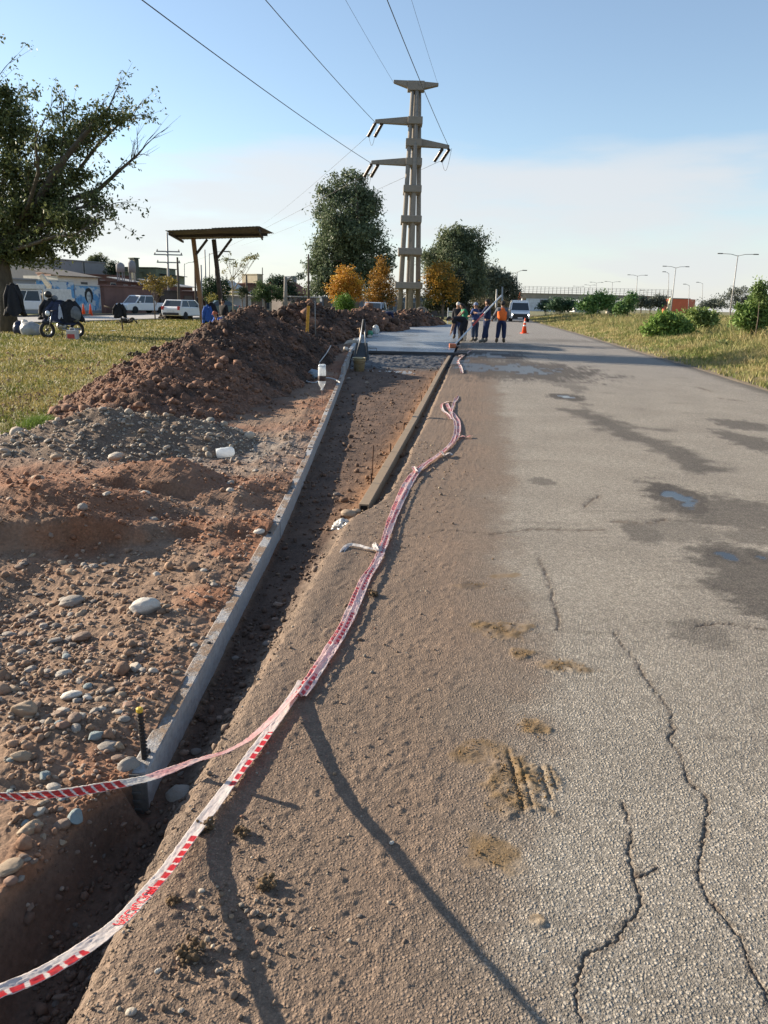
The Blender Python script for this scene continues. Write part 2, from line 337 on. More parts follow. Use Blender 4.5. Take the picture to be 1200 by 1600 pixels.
    inv = N(t,'ShaderNodeMapRange', i={1:.0,2:.9,3:1,4:.03}); L(t,wet.outputs['Fac'],inv.inputs[0])
    hh = N(t,'ShaderNodeMath', operation='MULTIPLY'); L(t,hgt.outputs[0],hh.inputs[0]); L(t,inv.outputs[0],hh.inputs[1])
    bp = N(t,'ShaderNodeBump', i={'Strength':1.0,'Distance':1.0}); L(t,hh.outputs[0],bp.inputs['Height']); L(t,bp.outputs[0],b.inputs['Normal'])
    return mt
M_dirt = ground_mat('dug_earth', chips=.004, chipscale=70, fine=.010, fs=45, rough=.95, cvar=.28)
M_road = ground_mat('chip_seal_asphalt', chips=.0068, chipscale=95, fine=.002, fs=140, rough=.85, cvar=.12)
M_grassground = ground_mat('turf_soil', fine=.02, fs=14, rough=.95, cvar=.3)
# rows of the ground sheets: close together near by, wide apart far off
ROWS = np.concatenate([np.linspace(-5,1.05,50)[:-1], 1/np.linspace(1/1.05,1/150.0,820)])
def sheet(name, X, Y, Z, mats, cols, floats, label=None):
    r, c = X.shape
    V = np.stack([X,Y,Z],-1).reshape(-1,3); i = np.arange(r*c).reshape(r,c)
    Q = np.stack([i[:-1,:-1],i[:-1,1:],i[1:,1:],i[1:,:-1]],-1).reshape(-1,4)
    return np_mesh(name, V, Q, mats, cols=cols.reshape(-1,3), floats={k:v.ravel() for k,v in floats.items()})
def yeff(y): return np.maximum(np.abs(y), 1.5)
# ---------------------------------------------------------------- left: dirt strip and lawn in one sheet each
def dirt_left(y): return np.interp(y,[-5,0,4,7.35,10.35,14,20.8,26,37.6,50,60,75],[-5,-5,-4.2,-3.9,-4.5,-5.3,-6.6,-5.6,-5.2,-4.0,-2.4,2.5])
Y = ROWS[:,None]; a = np.concatenate([-np.linspace(0.0,1.0,760)])[None,:]
X = xl(Y)+.10 + a*np.interp(yeff(Y),[1.5,8,20,40,150],[1.7,5.0,9,14,20])
X = X[:, ::-1]; Yg = np.broadcast_to(Y, X.shape).copy()
Z = zD(X, Yg)
flat = sst(64,70,Yg); Z = Z*(1-flat)+.0*flat
dl = dirt_left(Yg)+.5*fbm(X*.8,Yg*.8,91,4)
lawn = sst(.25,-.25,X-dl); Z = Z*(1-.97*lawn)+.03*fbm(X*.3,Yg*.3,95,3)*lawn
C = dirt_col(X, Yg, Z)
gn = fbm(X*.5,Yg*.5,96,5); gcol = lerpc(np.array([.17,.165,.045]), np.array([.32,.26,.11]), np.clip(.5+gn,0,1))
C = lerpc(C, gcol, lawn)
lawn2 = np.maximum(lawn, sst(62,66,Yg+X*.3)); C = lerpc(C, gcol, lawn2)
chip = (1-lawn)*np.clip(.35+.9*fbm(X*1.7,Yg*1.7,97,4),0,1)
X0edge = X[:,0].copy()
tag(sheet('dirt_ground', X, Yg, Z, M_dirt, C, {'Chip':chip,'Wet':np.zeros_like(X)}), kind='structure')
# lawn out to the street and beyond
b_ = np.linspace(0,1,200)[None,:]**1.7
X2 = X0edge[:,None]+.4 - b_*110; Y2 = np.broadcast_to(Y, X2.shape).copy()
Z2 = .03*fbm(X2*.3,Y2*.3,95,3)-.035
gn = fbm(X2*.35,Y2*.35,96,5); g2 = fbm(X2*2,Y2*2,98,4)
C2 = lerpc(np.array([.17,.165,.045]), np.array([.34,.28,.12]), np.clip(.45+gn+.5*g2,0,1))
bare = np.clip(sst(.15,.5,g2)*sst(-22,-30,-Y2)*.6,0,1); C2 = lerpc(C2, np.array([.15,.11,.06]), bare*.6)
tag(sheet('lawn_ground', X2[:, ::-1], Y2, Z2[:, ::-1], M_grassground, C2[:, ::-1], {'Chip':np.zeros_like(X2),'Wet':np.zeros_like(X2)}), kind='structure')
# ---------------------------------------------------------------- the road
Wd = xr(Y)-xl(Y); main = np.minimum(1.25*yeff(Y), Wd*.97)
s1 = np.linspace(0,1,600)[None,:]; s2 = np.linspace(0,1,26)[None,1:]
off = np.concatenate([main*s1, main+(Wd-main)*s2], axis=1)
X = xl(Y)+off; Yg = np.broadcast_to(Y, X.shape).copy(); U = X-xl(Yg)
wx = X+.05*fbm(X*2.5,Yg*2.5,101,3); wy = Yg+.05*fbm(X*2.5,Yg*2.5,102,3)
se = np.interp(Yg,[-5,1.37,2.2,3.5,5.0,8,16.3,19,26],[.2,.37,.60,.80,.80,1.36,2.39,2.75,3.2])
n1_ = fbm(X*1.3,Yg*1.3,103,5); n2_ = fbm(X*7,Yg*7,104,4); n3_ = fbm(X*.45, Yg*.45, 105, 4)
sand = np.clip(sst(.16,-.16,(X-se)+.25*n1_+.12*n2_),0,1)
sandfull = np.clip(sst(.0,-.50,(X-se)+.2*n1_),0,1)
Z = .012*n3_ + .0015*n2_
Z += sandfull*(.003*fbm(X*14,Yg*14,106,4)+.004*np.clip(fbm(X*4.5,Yg*4.5,107,4),-.2,1)+.003*fbm(X*45,Yg*45,112,3))
d,c = worley(X*20,Yg*20,108); Z += sandfull*.006*np.clip(.42-d,0,1)*(c>.6)*2
edge = sst(.055,-.01,U+.03*fbm(X*6,Yg*6,109,3)+.02*noise(X*23,Yg*23,110)); Z -= edge*.05
Z += .012*gauss(X,Yg,xl(Yg)+.13,Yg,.07,1e3)*np.clip(.5+fbm(X*2,Yg*2,111,3),0,1)*sst(6.3,5,Yg)
ashp = lerpc(np.array([.36,.318,.26]), np.array([.445,.397,.325]), np.clip(.5+n1_,0,1)); 
ashp = lerpc(ashp, np.array([.36,.335,.305]), np.clip(sst(9,30,Yg),0,1)*.8)
sandc = lerpc(np.array([.245,.172,.120]), np.array([.192,.138,.098]), np.clip(.5+n1_+.4*n2_,0,1))
C = lerpc(ashp, sandc, np.clip(sand*.72+sandfull*.28,0,1))
wet = np.zeros_like(X); chip = np.clip(1-.42*sandfull-.05*sand,0,1)
def gp(*p): return [tuple(G(q[0],q[1])[:2]) for q in p]
# ochre mud dropped by tyres: raised patches with tread ridges
def mud(px, py, rx, ry, rot=0, h=.012, tread=0):
    global Z, C, chip
    c0 = G(px,py); rr = gauss(wx,wy,c0.x,c0.y,rx,ry,rot); k = sst(.28,.62,rr+.55*fbm(X*11,Yg*11,int(px),5))
    h = h*.6; hh = h*(.6+1.2*fbm(X*22,Yg*22,int(py),3))
    if tread:
        cs = .5+.5*np.sin((Yg+.3*X+.01*fbm(X*20,Yg*20,5,2))*2*math.pi/.024); hh = hh+.0035*sst(.3,.7,cs)*np.clip(.5+fbm(X*6,Yg*6,9,3),0,1)
        hh = hh-.009*np.exp(-((X-c0.x-.004-.004*noise(X*0,Yg*30,3))/.0055)**2)-.006*np.exp(-((X-c0.x-.036-.004*noise(X*0,Yg*30,4))/.004)**2)
    Z = Z+k*hh; C = lerpc(C, np.array([.165,.102,.038])*np.ones(3), k*.82*np.clip(.75+fbm(X*9,Yg*9,77,4),0,1)); chip = chip*(1-.8*k)
mud(785,985,.17,.13,.1); mud(812,1022,.06,.07); mud(880,1044,.13,.07,-.1); mud(832,1140,.075,.07); 
mud(805,1225,.095,.19,.0,.012,0.02); mud(850,1225,.08,.09,.0,.010,0.02); mud(745,1175,.10,.09,.3,.003); mud(765,1340,.10,.10,0,.003); mud(838,1443,.022,.022,0,.012); mud(740,915,.12,.05,0,.004); mud(790,900,.1,.05,0,.002)
def damp(cx, cy, rx, ry, rot=0, k=1.0, lo=.35, hi=.6, seed=0):
    rr = gauss(wx,wy,cx,cy,rx,ry,rot); return k*sst(lo,hi,rr+.40*fbm(X*2.2,Yg*5,200+seed,5)+.30*fbm(X*11,Yg*16,220+seed,4))
D = np.zeros_like(X)
def dz(px, py, wpx, hpx, k=1.0, seed=0, pud=0.0):
    """a damp stain or thin dark streak round a point of the road, given its half sizes as seen"""
    global D, wet
    c0 = G(px,py); rx = wpx*pxm(c0.y); yy = abs(G(px,py-hpx).y-G(px,py+hpx).y)/2
    q = damp(c0.x,c0.y,rx*1.1,yy*1.1,0,k,.3,.62,seed); D = np.maximum(D,q)
    if pud: wet = np.maximum(wet, pud*sst(.70,.86,gauss(wx,wy,c0.x,c0.y,rx*.8,yy*.8)+.6*fbm(X*3,Yg*5,300+seed,4)))
dz(1130,800,105,26,.75,1); dz(1060,778,45,26,1.0,2,1.0); dz(1160,880,85,36,.85,3); dz(1135,870,35,15,1.0,4,1.0); dz(1190,872,22,13,1.0,5,1.0)
dz(1175,925,70,40,.8,6); dz(1000,832,30,18,.7,7); dz(1060,830,70,16,.45,77); dz(1170,690,34,20,.8,8); dz(1160,664,40,9,.8,9); dz(845,752,22,7,.7,10); dz(735,915,18,6,.6,11); dz(1090,990,50,22,.5,12); dz(1190,840,60,14,.6,14)
dz(886,621,28,5.5,1.0,20,1.0); dz(872,596,28,8,.5,21); dz(900,606,20,4,.6,23)
for i,(px,py,w_,h_) in enumerate([(815,577,115,15),(740,573,70,15),(700,562,60,14),(760,556,60,7)]): dz(px,py,w_,h_,1.0,30+i,.72)
dz(780,551,50,3.0,.8,40,.6); dz(760,540,120,2.5,.5,41); dz(880,533,70,2.2,.5,42); dz(930,542,60,2,.35,43)  # last three: thin dark streaks across the road
D = np.maximum(D, .85*sst(.30,.05,seg_dist(wx,wy,gp((900,642),(935,655),(965,672),(1010,690),(1060,712),(1100,732)))-.06+.3*fbm(X*3,Yg*3,210,4)))
D = np.maximum(D, .6*sst(.22,.02,seg_dist(wx,wy,gp((985,668),(1040,672)))+.3*fbm(X*3,Yg*3,212,4)))
D = np.maximum(D, .55*sst(.10,.0,seg_dist(wx,wy,gp((870,596),(900,612),(915,640)))+.3*fbm(X*3,Yg*3,213,4)))
D = np.clip(D,0,1)
C = lerpc(C, np.array([.055,.045,.039]), D*.80)
C = lerpc(C, np.array([.018,.018,.019]), np.clip(wet,0,1)*.85); Z = Z*(1-wet)+(-.001)*wet; chip = chip*(1-wet)
# scuffs: fine dry streaks
st = sst(.32,.6,fbm(X*.8,Yg*6,215,4))*(1-sand); C = lerpc(C, np.array([.12,.10,.08]), st*.35)
# cracks
cr = np.zeros_like(X)
for pts, wd in (([(960,990),(985,1020),(1000,1045),(1020,1080),(1048,1118),(1050,1142),(1036,1156),(1060,1185),(1078,1220),(1100,1250),(1104,1290),(1095,1325),(1092,1350),(1104,1400),(1130,1440),(1160,1480),(1185,1540),(1200,1590)],.0055),
    ([(970,1258),(978,1300),(990,1345),(1000,1385),(1002,1410),(985,1440),(960,1470),(925,1490),(905,1520),(898,1560),(905,1600)],.006),
    ([(843,872),(855,905),(862,930),(872,985)],.009), ([(770,835),(810,829),(850,826),(900,829),(940,828)],.018), ([(955,815),(1010,818),(1040,812)],.02), ([(912,792),(935,775)],.016),
    ([(1000,1375),(1035,1362)],.006), ([(640,838),(700,828),(770,835)],.006), ([(1085,980),(1130,975),(1190,985)],.010), ([(1120,622),(1165,628)],.03), ([(1090,606),(1112,612)],.03)):
    q = gp(*pts)
    wv = .010+.0; xw = X+.016*fbm(X*16,Yg*16,230,4)+.011*fbm(X*55,Yg*55,236,3)+.03*fbm(X*4,Yg*4,232,2); yw = Yg+.016*fbm(X*16,Yg*16,231,4)+.011*fbm(X*55,Yg*55,237,3)
    dd = seg_dist(xw,yw,q); wloc = wd*.75*(.45+1.1*np.clip(.5+fbm(X*6,Yg*6,233,2),0,1)); cr = np.maximum(cr, sst(wloc,wloc*.35,dd)*np.clip(1-0*dd,0,1)); 
    D2 = np.clip(sst(wd*5,0,dd)*(.35+1.1*fbm(X*30,Yg*30,238,4)),0,.6); C = lerpc(C, np.array([.12,.085,.06]), D2)
Z -= cr*.005; C = lerpc(C, np.array([.075,.052,.036]), cr*.85); chip = chip*(1-cr)
# ragged far edge
er = sst(.5,.0,(xr(Yg)-X)+.25*fbm(X*1.2,Yg*1.2,240,4)); C = lerpc(C, np.array([.10,.085,.065]), er*.75)
Z = Z*(1-.0) + .004
tag(sheet('road', X, Yg, Z, M_road, C, {'Chip':chip,'Wet':wet}), kind='structure')
# ---------------------------------------------------------------- right verge
b_ = np.linspace(0,1,220)[None,:]**1.8
X3 = xr(Y)-.02 + b_*130; Y3 = np.broadcast_to(Y, X3.shape).copy(); U3 = X3-xr(Y3)
def zV(x, y):
    u = x-xr(y); return (.10*sst(.2,3,u)+.30*sst(4,18,u) + .07*fbm(x*.4,y*.4,250,4)*sst(0,1.5,u)) - .02*sst(.1,0,u)
Z3 = zV(X3,Y3); gn = fbm(X3*.6,Y3*.6,251,5)
C3 = lerpc(np.array([.17,.135,.06]), np.array([.30,.24,.12]), np.clip(.5+gn,0,1)); C3 = lerpc(np.array([.19,.15,.10])*np.ones_like(C3), C3, sst(.1,1.2,U3+.5*gn))
tag(sheet('verge_ground', X3, Y3, Z3, M_grassground, C3, {'Chip':np.zeros_like(X3),'Wet':np.zeros_like(X3)}), kind='structure')
# land out to the horizon
far = MB(); far.add([(-3000,-900,-.62),(3000,-900,-.62),(3000,4500,-.62),(-3000,4500,-.62)],[(0,1,2,3)])
tag(far.build('far_land', mat('far_land_soil',(.13,.12,.05),.95,var=.3,vs=.02)), kind='structure')
nearfar = MB(); nearfar.add([(-125,149.6,-.06),(190,149.6,-.06),(900,1500,-.5),(-900,1500,-.5)],[(0,1,2,3)])
tag(nearfar.build('field', mat('field_grass',(.15,.14,.055),.95,var=.35,vs=.1)), kind='structure')
# the side street beyond the lawn, with its kerbs
def street_line(y): return np.interp(y,[20,41,59,75,105,150],[-24.5,-21.3,-17.6,-14.2,-13.0,-10])
ys = np.array([15,25,35,41,50,59,67,75,85,95,105,120,149.0]); xs = street_line(ys)
v = []; 
for x_, y_ in zip(xs,ys): v += [(x_,y_,.045),(x_-8.2,y_,.045)]
fs_ = [(2*i,2*i+2,2*i+3,2*i+1) for i in range(len(ys)-1)]
st_ = MB().add(v, fs_); tag(st_.build('side_street', mat('concrete_street',(.36,.34,.31),.85,var=.12,vs=.6)), kind='structure')
kb = MB()
for i in range(len(ys)-1):
    kb.bar((xs[i]-8.25,ys[i],.09),(xs[i+1]-8.25,ys[i+1],.09),.18,.16)
tag(kb.build('street_kerb', mat('dark_kerb',(.10,.09,.08),.85)), kind='structure')
kb = MB()
for i in range(len(ys)-1):
    kb.bar((xs[i]+.1,ys[i],.05),(xs[i+1]+.1,ys[i+1],.05),.18,.10)
tag(kb.build('near_street_kerb', mat('pale_kerb',(.22,.20,.18),.85)), kind='structure')
# ---------------------------------------------------------------- earth mounds and gravel
def ridge(x, y, pts):
    """height of a heap whose crest runs through pts = (x, y, height, half width)"""
    best = np.zeros(np.shape(x))
    for (x0,y0,h0,w0),(x1,y1,h1,w1) in zip(pts, pts[1:]):
        L2 = (x1-x0)**2+(y1-y0)**2; t = np.clip(((x-x0)*(x1-x0)+(y-y0)*(y1-y0))/L2,0,1)
        d = np.hypot(x-x0-t*(x1-x0), y-y0-t*(y1-y0)); h = h0+(h1-h0)*t; w_ = w0+(w1-w0)*t
        q = np.clip(1-d/w_,-.25,1); best = np.maximum(best, np.where(q>0,h*q**.85*(1.0),h*q*.4))
    return best
M_heap = ground_mat('heaped_earth', chips=.010, chipscale=26, fine=.03, fs=16, rough=.95, cvar=.3)
HEAPS = []
ICO = {}
def ico(sub):
    if sub not in ICO:
        bm = bmesh.new(); bmesh.ops.create_icosphere(bm, subdivisions=sub, radius=1.0)
        V = np.array([v.co[:] for v in bm.verts]); T = np.array([[v.index for v in f.verts] for f in bm.faces]); bm.free(); ICO[sub] = (V,T)
    return ICO[sub]
def scatter(name, pos, size, cols, mats, parent=None, sub=1, flat=(.45,.85), seed=0, jit=.16, smooth=True, sink=.25):
    """many small stones or clods as one mesh"""
    r = np.random.default_rng(seed); n = len(pos); V, T = ico(sub); nv = len(V)
    sc = np.stack([r.uniform(.75,1.25,n), r.uniform(.6,1.0,n), r.uniform(flat[0],flat[1],n)],-1)*np.asarray(size)[:,None]
    W_ = V[None]*(1+r.normal(0,jit,(n,nv,1)))
    W_ = W_*sc[:,None,:]
    # tumble a little, then turn about the upright
    a1 = r.normal(0,.35,n); a2 = r.normal(0,.35,n); a3 = r.uniform(0,6.283,n)
    c,s = np.cos(a1)[:,None],np.sin(a1)[:,None]; y = W_[...,1]*c-W_[...,2]*s; z = W_[...,1]*s+W_[...,2]*c; W_[...,1]=y; W_[...,2]=z
    c,s = np.cos(a2)[:,None],np.sin(a2)[:,None]; x = W_[...,0]*c-W_[...,2]*s; z = W_[...,0]*s+W_[...,2]*c; W_[...,0]=x; W_[...,2]=z
    c,s = np.cos(a3)[:,None],np.sin(a3)[:,None]; x = W_[...,0]*c-W_[...,1]*s; y = W_[...,0]*s+W_[...,1]*c; W_[...,0]=x; W_[...,1]=y
    W_ += np.asarray(pos)[:,None,:]; W_[...,2] += (np.asarray(size)*sc[:,2]/np.asarray(size)*.0 + sc[:,2]*(1-2*sink))[:,None]
    Tt = (T[None]+(np.arange(n)*nv)[:,None,None]).reshape(-1,3)
    cc_ = np.repeat(np.asarray(cols)[:,None,:], nv, 1).reshape(-1,3)
    return np_mesh(name, W_.reshape(-1,3), Tt, mats, parent, smooth, cols=cc_)
M_clod = mat('earth_clod', attr=True, rough=.95, var=.3, vs=25, bump=.006, bs=60)
M_stone = mat('river_stone', attr=True, rough=.75, var=.16, vs=18, bump=.0015, bs=90, vdet=6)
def heap(name, label, pts, res, cfun, group, nclod, csize, amp=1.0, seed=0, mats=None, base=0.0, clodcol=None):
    a = np.array(pts); x0,x1 = (a[:,0]-a[:,3]).min()-.3,(a[:,0]+a[:,3]).max()+.3; y0,y1 = (a[:,1]-a[:,3]).min()-.3,(a[:,1]+a[:,3]).max()+.3
    xs_ = np.arange(x0,x1,res); ys_ = np.arange(y0,y1,res*1.4); X,Y_ = np.meshgrid(xs_,ys_)
    def hz(X,Y_):
        wx_ = X+.25*amp*fbm(X*1.1,Y_*1.1,seed+1,3); wy_ = Y_+.25*amp*fbm(X*1.1,Y_*1.1,seed+2,3)
        h = ridge(wx_,wy_,pts); k = np.clip(h/.25,0,1)
        h = h + k*amp*(.16*fbm(X*1.4,Y_*1.4,seed+3,5)+.10*(.75-np.abs(fbm(X*2.3,Y_*2.3,seed+4,4))*3))
        d,c = worley(X*4.5,Y_*4.5,seed+5); h = h+k*amp*.075*np.clip(.6-d,0,1)*(c>.3)
        d,c = worley(X*11,Y_*11,seed+6); h = h+k*amp*.05*np.clip(.55-d,0,1)
        return h
    Z = hz(X,Y_)+base-.015
    root = thing(name, label, 'earth heap' if 'gravel' not in name else 'gravel heap', (float(a[:,0].mean()),float(a[:,1].mean()),0), 0, group)
    off = np.array([a[:,0].mean(), a[:,1].mean(), 0])
    r_,c_ = X.shape; V = np.stack([X,Y_,Z],-1).reshape(-1,3)-off; i = np.arange(r_*c_).reshape(r_,c_)
    Q = np.stack([i[:-1,:-1],i[:-1,1:],i[1:,1:],i[1:,:-1]],-1).reshape(-1,4)
    zf = Z.ravel(); keep = (zf[Q].max(1) > base-.03); Q = Q[keep]
    C = cfun(X,Y_,Z)
    np_mesh('earth' if 'gravel' not in name else 'gravel_body', V, Q, mats or M_heap, root, cols=C.reshape(-1,3), floats={'Chip':np.full(X.size,.7),'Wet':np.zeros(X.size)})
    if nclod:
        rr = np.random.default_rng(seed+50); m_ = nclod*3; px_ = rr.uniform(x0,x1,m_); py_ = rr.uniform(y0,y1,m_); hh = hz(px_,py_)
        ok = hh > .02; px_,py_,hh = px_[ok][:nclod],py_[ok][:nclod],hh[ok][:nclod]; n = len(px_)
        sz = csize*np.exp(rr.normal(-.3,.55,n)); cl = cfun(px_,py_,hh) if clodcol is None else clodcol(px_,py_,rr)
        o = scatter('clods' if 'gravel' not in name else 'pebbles', np.stack([px_,py_,hh+base-.015],-1)-off, sz, cl, M_clod if 'gravel' not in name else M_stone, root, 1 if clodcol is None else 2, seed=seed+51, smooth=clodcol is not None, jit=.16 if clodcol is None else .05, flat=(.6,1) if clodcol is None else (.4,.75))
        o['kind'] = 'stuff'
    return root, hz
def dark_earth(X,Y_,Z, red=.0):
    n = fbm(X*.9,Y_*.9,401,4); n2 = fbm(X*5,Y_*5,402,4)
    c = lerpc(np.array([.072,.044,.031]), np.array([.215,.115,.072]), np.clip(sst(-.1,.5,n+.4*n2+red),0,1))
    return c*(1+.35*n2[...,None])
def mound1_col(X,Y_,Z): return dark_earth(X,Y_,Z, sst(16.5,10.5,Y_)*.5+.05)
_, hz1 = heap('earth_mound','big ridge of dark brown dug earth beside the grey form and the lawn',
    [(-3.3,8.9,.10,.6),(-3.35,9.8,.32,1.15),(-3.4,11,.47,1.4),(-3.5,12.5,.60,1.65),(-3.6,14.5,.82,1.95),(-3.6,17,1.08,2.1),(-3.5,20,1.42,2.1),(-3.35,22.5,1.05,1.8),(-2.9,25,.62,1.4),(-2.6,27,.3,.9)], .042, mound1_col, 'mounds of dug earth', 12000, .024, seed=410)
def c2(X,Y_,Z): return dark_earth(X,Y_,Z,.12)
heap('earth_mound','dark earth mound behind the yellow stake, next beyond the big ridge', [(-5.4,34,.9,1.6),(-4.1,36,1.55,2.4),(-2.9,38,1.25,2.0),(-2.6,41,.85,1.5)], .08, c2, 'mounds of dug earth', 1500, .08, seed=430)
heap('earth_mound','reddish topped earth mound in front of the silver minivan', [(-2.4,45,.9,1.6),(-1.4,47,1.35,2.2),(-.6,50,1.05,1.9)], .09, lambda X,Y_,Z: dark_earth(X,Y_,Z,.35), 'mounds of dug earth', 900, .09, seed=450)
heap('earth_mound','low dark earth mound at the foot of the pylon, farthest of the row', [(.2,56,.75,1.5),(1.6,60,1.15,2.0),(3.0,64,.9,1.5),(4.0,66,.45,1.0)], .1, c2, 'mounds of dug earth', 700, .09, seed=470)
heap('earth_mound','second crest of dark earth right behind the bottle and hose', [(-4.2,28.5,.55,1.2),(-3.3,30,.62,1.4),(-2.5,31.5,.55,1.0)], .07, c2, 'mounds of dug earth', 600, .07, seed=490)
STC = np.array([1.08,.95,.80])*np.array([[.30,.28,.25],[.24,.23,.215],[.36,.33,.28],[.28,.22,.165],[.20,.165,.14],[.33,.30,.27],[.22,.135,.10],[.23,.25,.25],[.42,.40,.36]])
def stonecols(n, rr, grey=0.0):
    p_ = np.array([.2,.17,.08,.15,.12,.12,.08,.05,.03]);
    if grey: p_ = np.array([.3,.3,.08,.05,.07,.12,.01,.06,.01])
    c = STC[rr.choice(len(STC), n, p=p_/p_.sum())]*rr.uniform(.8,1.2,(n,1)); return c
_, hzg = heap('gravel_heap','low heap of grey gravel and river pebbles in front of the earth ridge', [(-4.0,7.95,.16,.6),(-3.1,8.3,.40,1.0),(-2.3,8.5,.30,.95),(-1.75,8.6,.08,.5)], .022,
    lambda X,Y_,Z: lerpc(np.array([.16,.115,.085]), np.array([.27,.19,.13]), np.clip(.5+fbm(X*5,Y_*5,500,4),0,1)), None, 2300, .0165, amp=.35, seed=500, mats=M_dirt, clodcol=lambda x,y,rr: stonecols(len(x),rr,1))
# ---------------------------------------------------------------- stones
def depth(p): return p.y*math.cos(TH)+(H-p.z)*math.sin(TH)
ROCKS = []
def rock_mesh(k, tone, angular=False):
    V, T = ico(4); r = np.random.default_rng(900+k)
    ax = np.array([1, r.uniform(.62,.85), r.uniform(.42,.62)]) if not angular else np.array([1,.7,.55])
    q = V.copy(); n = fbm(q[:,0]*1.1+k*3,q[:,1]*1.1+q[:,2]*1.7,700+k,3); 
    q = q*(1+(.16 if not angular else .30)*n[:,None])
    if angular:
        for j in range(9):
            d = r.normal(size=3); d /= np.linalg.norm(d); s_ = q@d; lim = r.uniform(.62,.82); q = q-np.maximum(s_-lim,0)[:,None]*d*.92
    q = q*ax; me = bpy.data.meshes.new('stone')
    me.from_pydata([tuple(v) for v in q],[],[tuple(t) for t in T]); me.polygons.foreach_set('use_smooth',[True]*len(T))
    n2 = fbm(V[:,0]*3+k,V[:,1]*3+V[:,2]*2,720+k,4)
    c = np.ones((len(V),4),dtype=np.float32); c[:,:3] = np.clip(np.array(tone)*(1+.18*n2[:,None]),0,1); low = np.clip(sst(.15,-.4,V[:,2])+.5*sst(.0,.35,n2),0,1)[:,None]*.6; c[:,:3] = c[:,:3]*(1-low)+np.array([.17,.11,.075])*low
    a_ = me.color_attributes.new('Col','FLOAT_COLOR','POINT'); a_.data.foreach_set('color', c.ravel()); me.materials.append(M_stone); return me
TONES = {'grey':(.29,.255,.215),'pale':(.44,.39,.32),'white':(.56,.52,.45),'tan':(.34,.25,.165),'brown':(.23,.155,.11),'blue':(.22,.27,.27),'red':(.27,.155,.105),'dark':(.15,.125,.105)}
RM = {}; 
def rm(tone, k=0, angular=False):
    key = (tone,k,angular)
    if key not in RM: RM[key] = rock_mesh(hash((tone,k))%97 if False else sum(map(ord,tone))+k*7, TONES[tone], angular)
    return RM[key]
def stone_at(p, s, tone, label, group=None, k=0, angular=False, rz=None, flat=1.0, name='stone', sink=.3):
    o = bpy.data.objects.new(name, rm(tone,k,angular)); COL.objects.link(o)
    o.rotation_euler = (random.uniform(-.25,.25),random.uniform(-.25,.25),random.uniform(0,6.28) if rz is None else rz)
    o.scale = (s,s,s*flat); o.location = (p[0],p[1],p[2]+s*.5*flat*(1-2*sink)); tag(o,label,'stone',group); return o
def st(px, py, wpx, tone, label, k=0, angular=False, rz=0.0, flat=1.0, zoff=None, group=None, sink=.25):
    z = 0.0
    for _ in range(3):
        g = G(px,py,z); z = float(zD(np.array([g.x]),np.array([g.y]))[0]) if zoff is None else zoff
    return stone_at((g.x,g.y,z), wpx*depth(g)/F/2, tone, label, group, k, angular, rz, flat, sink=sink)
st(227,955,46,'white','large pale oval stone with a pinkish face lying alone on the dirt',1,rz=.25,flat=1.15)
st(112,944,38,'grey','flat grey stone topped with red soil at the edge of the clay step',2,rz=.1)
st(286,1270,62,'grey','big rounded grey boulder in the trench against the near end of the form',3,rz=-.4,flat=1.6,zoff=-.19,sink=.1)
st(203,1212,40,'grey','upright rounded tan grey cobble touching the end of the form by the steel bar',4,rz=.9,flat=1.7,zoff=-.02,sink=.2)
st(40,1112,54,'tan','long blocky tan stone among the pebbles at the left edge',5,True,rz=-.15,flat=.9)
st(112,1090,34,'white','smooth white pebble among brown ones left of the steel bar',2,rz=.0)
st(137,1092,15,'white','small white round pebble beside the smooth white one',1)
st(149,1153,30,'blue','greenish blue angular stone lying alone on bare dirt',6,True,rz=.5,flat=1.1)
st(35,1188,32,'tan','broken tan stone with flat faces under the greenish blue one',7,True,rz=.3)
st(47,1298,42,'tan','pointed orange tan stone on the bank above the trench',8,True,rz=.5,flat=.8)
st(15,1360,44,'tan','long flat tan stone at the left edge of the bank',9,rz=.4,flat=.7)
st(18,1385,22,'red','small reddish stone on the bank edge below the long flat one',3)
st(128,1000,30,'brown','round brown pebble left of the bare strip of dirt',4)
st(183,1170,26,'tan','squarish tan stone left of the steel bar',5,True,rz=.4,flat=1.1)
st(185,1187,22,'brown','low brown stone tucked behind the upright cobble',6)
st(88,716,19,'tan','round buff pebble high on the gravel heap by the lawn',1,zoff=.28)
st(181,716,24,'pale','pale egg shaped pebble in the middle of the gravel heap',2,zoff=.27)
st(218,733,26,'tan','large buff pebble low on the face of the gravel heap',3,zoff=.2)
st(227,775,17,'pale','pale pebble on the clay ridge below the gravel heap',4)
st(128,780,16,'grey','grey upright pebble below the gravel heap',5,flat=1.5)
st(66,822,20,'tan','buff stone bedded in the red clay',6)
st(42,1300,16,'blue','small bluish pebble beside the pointed orange tan stone',2)
st(445,848,16,'pale','pale pebble in the trench near the form',2,zoff=-.23)
st(545,808,26,'tan','orange brown cobble at the end of the dark rail',3,rz=.2,zoff=-.05,sink=.1)
st(556,802,16,'tan','smaller orange stone wedged by the dark rail',5,zoff=-.03,sink=.1)
st(405,835,18,'white','white round stone against the left side of the form',1)
st(240,1050,16,'pale','pale stone on the bare dirt right of the brown pebbles',7)
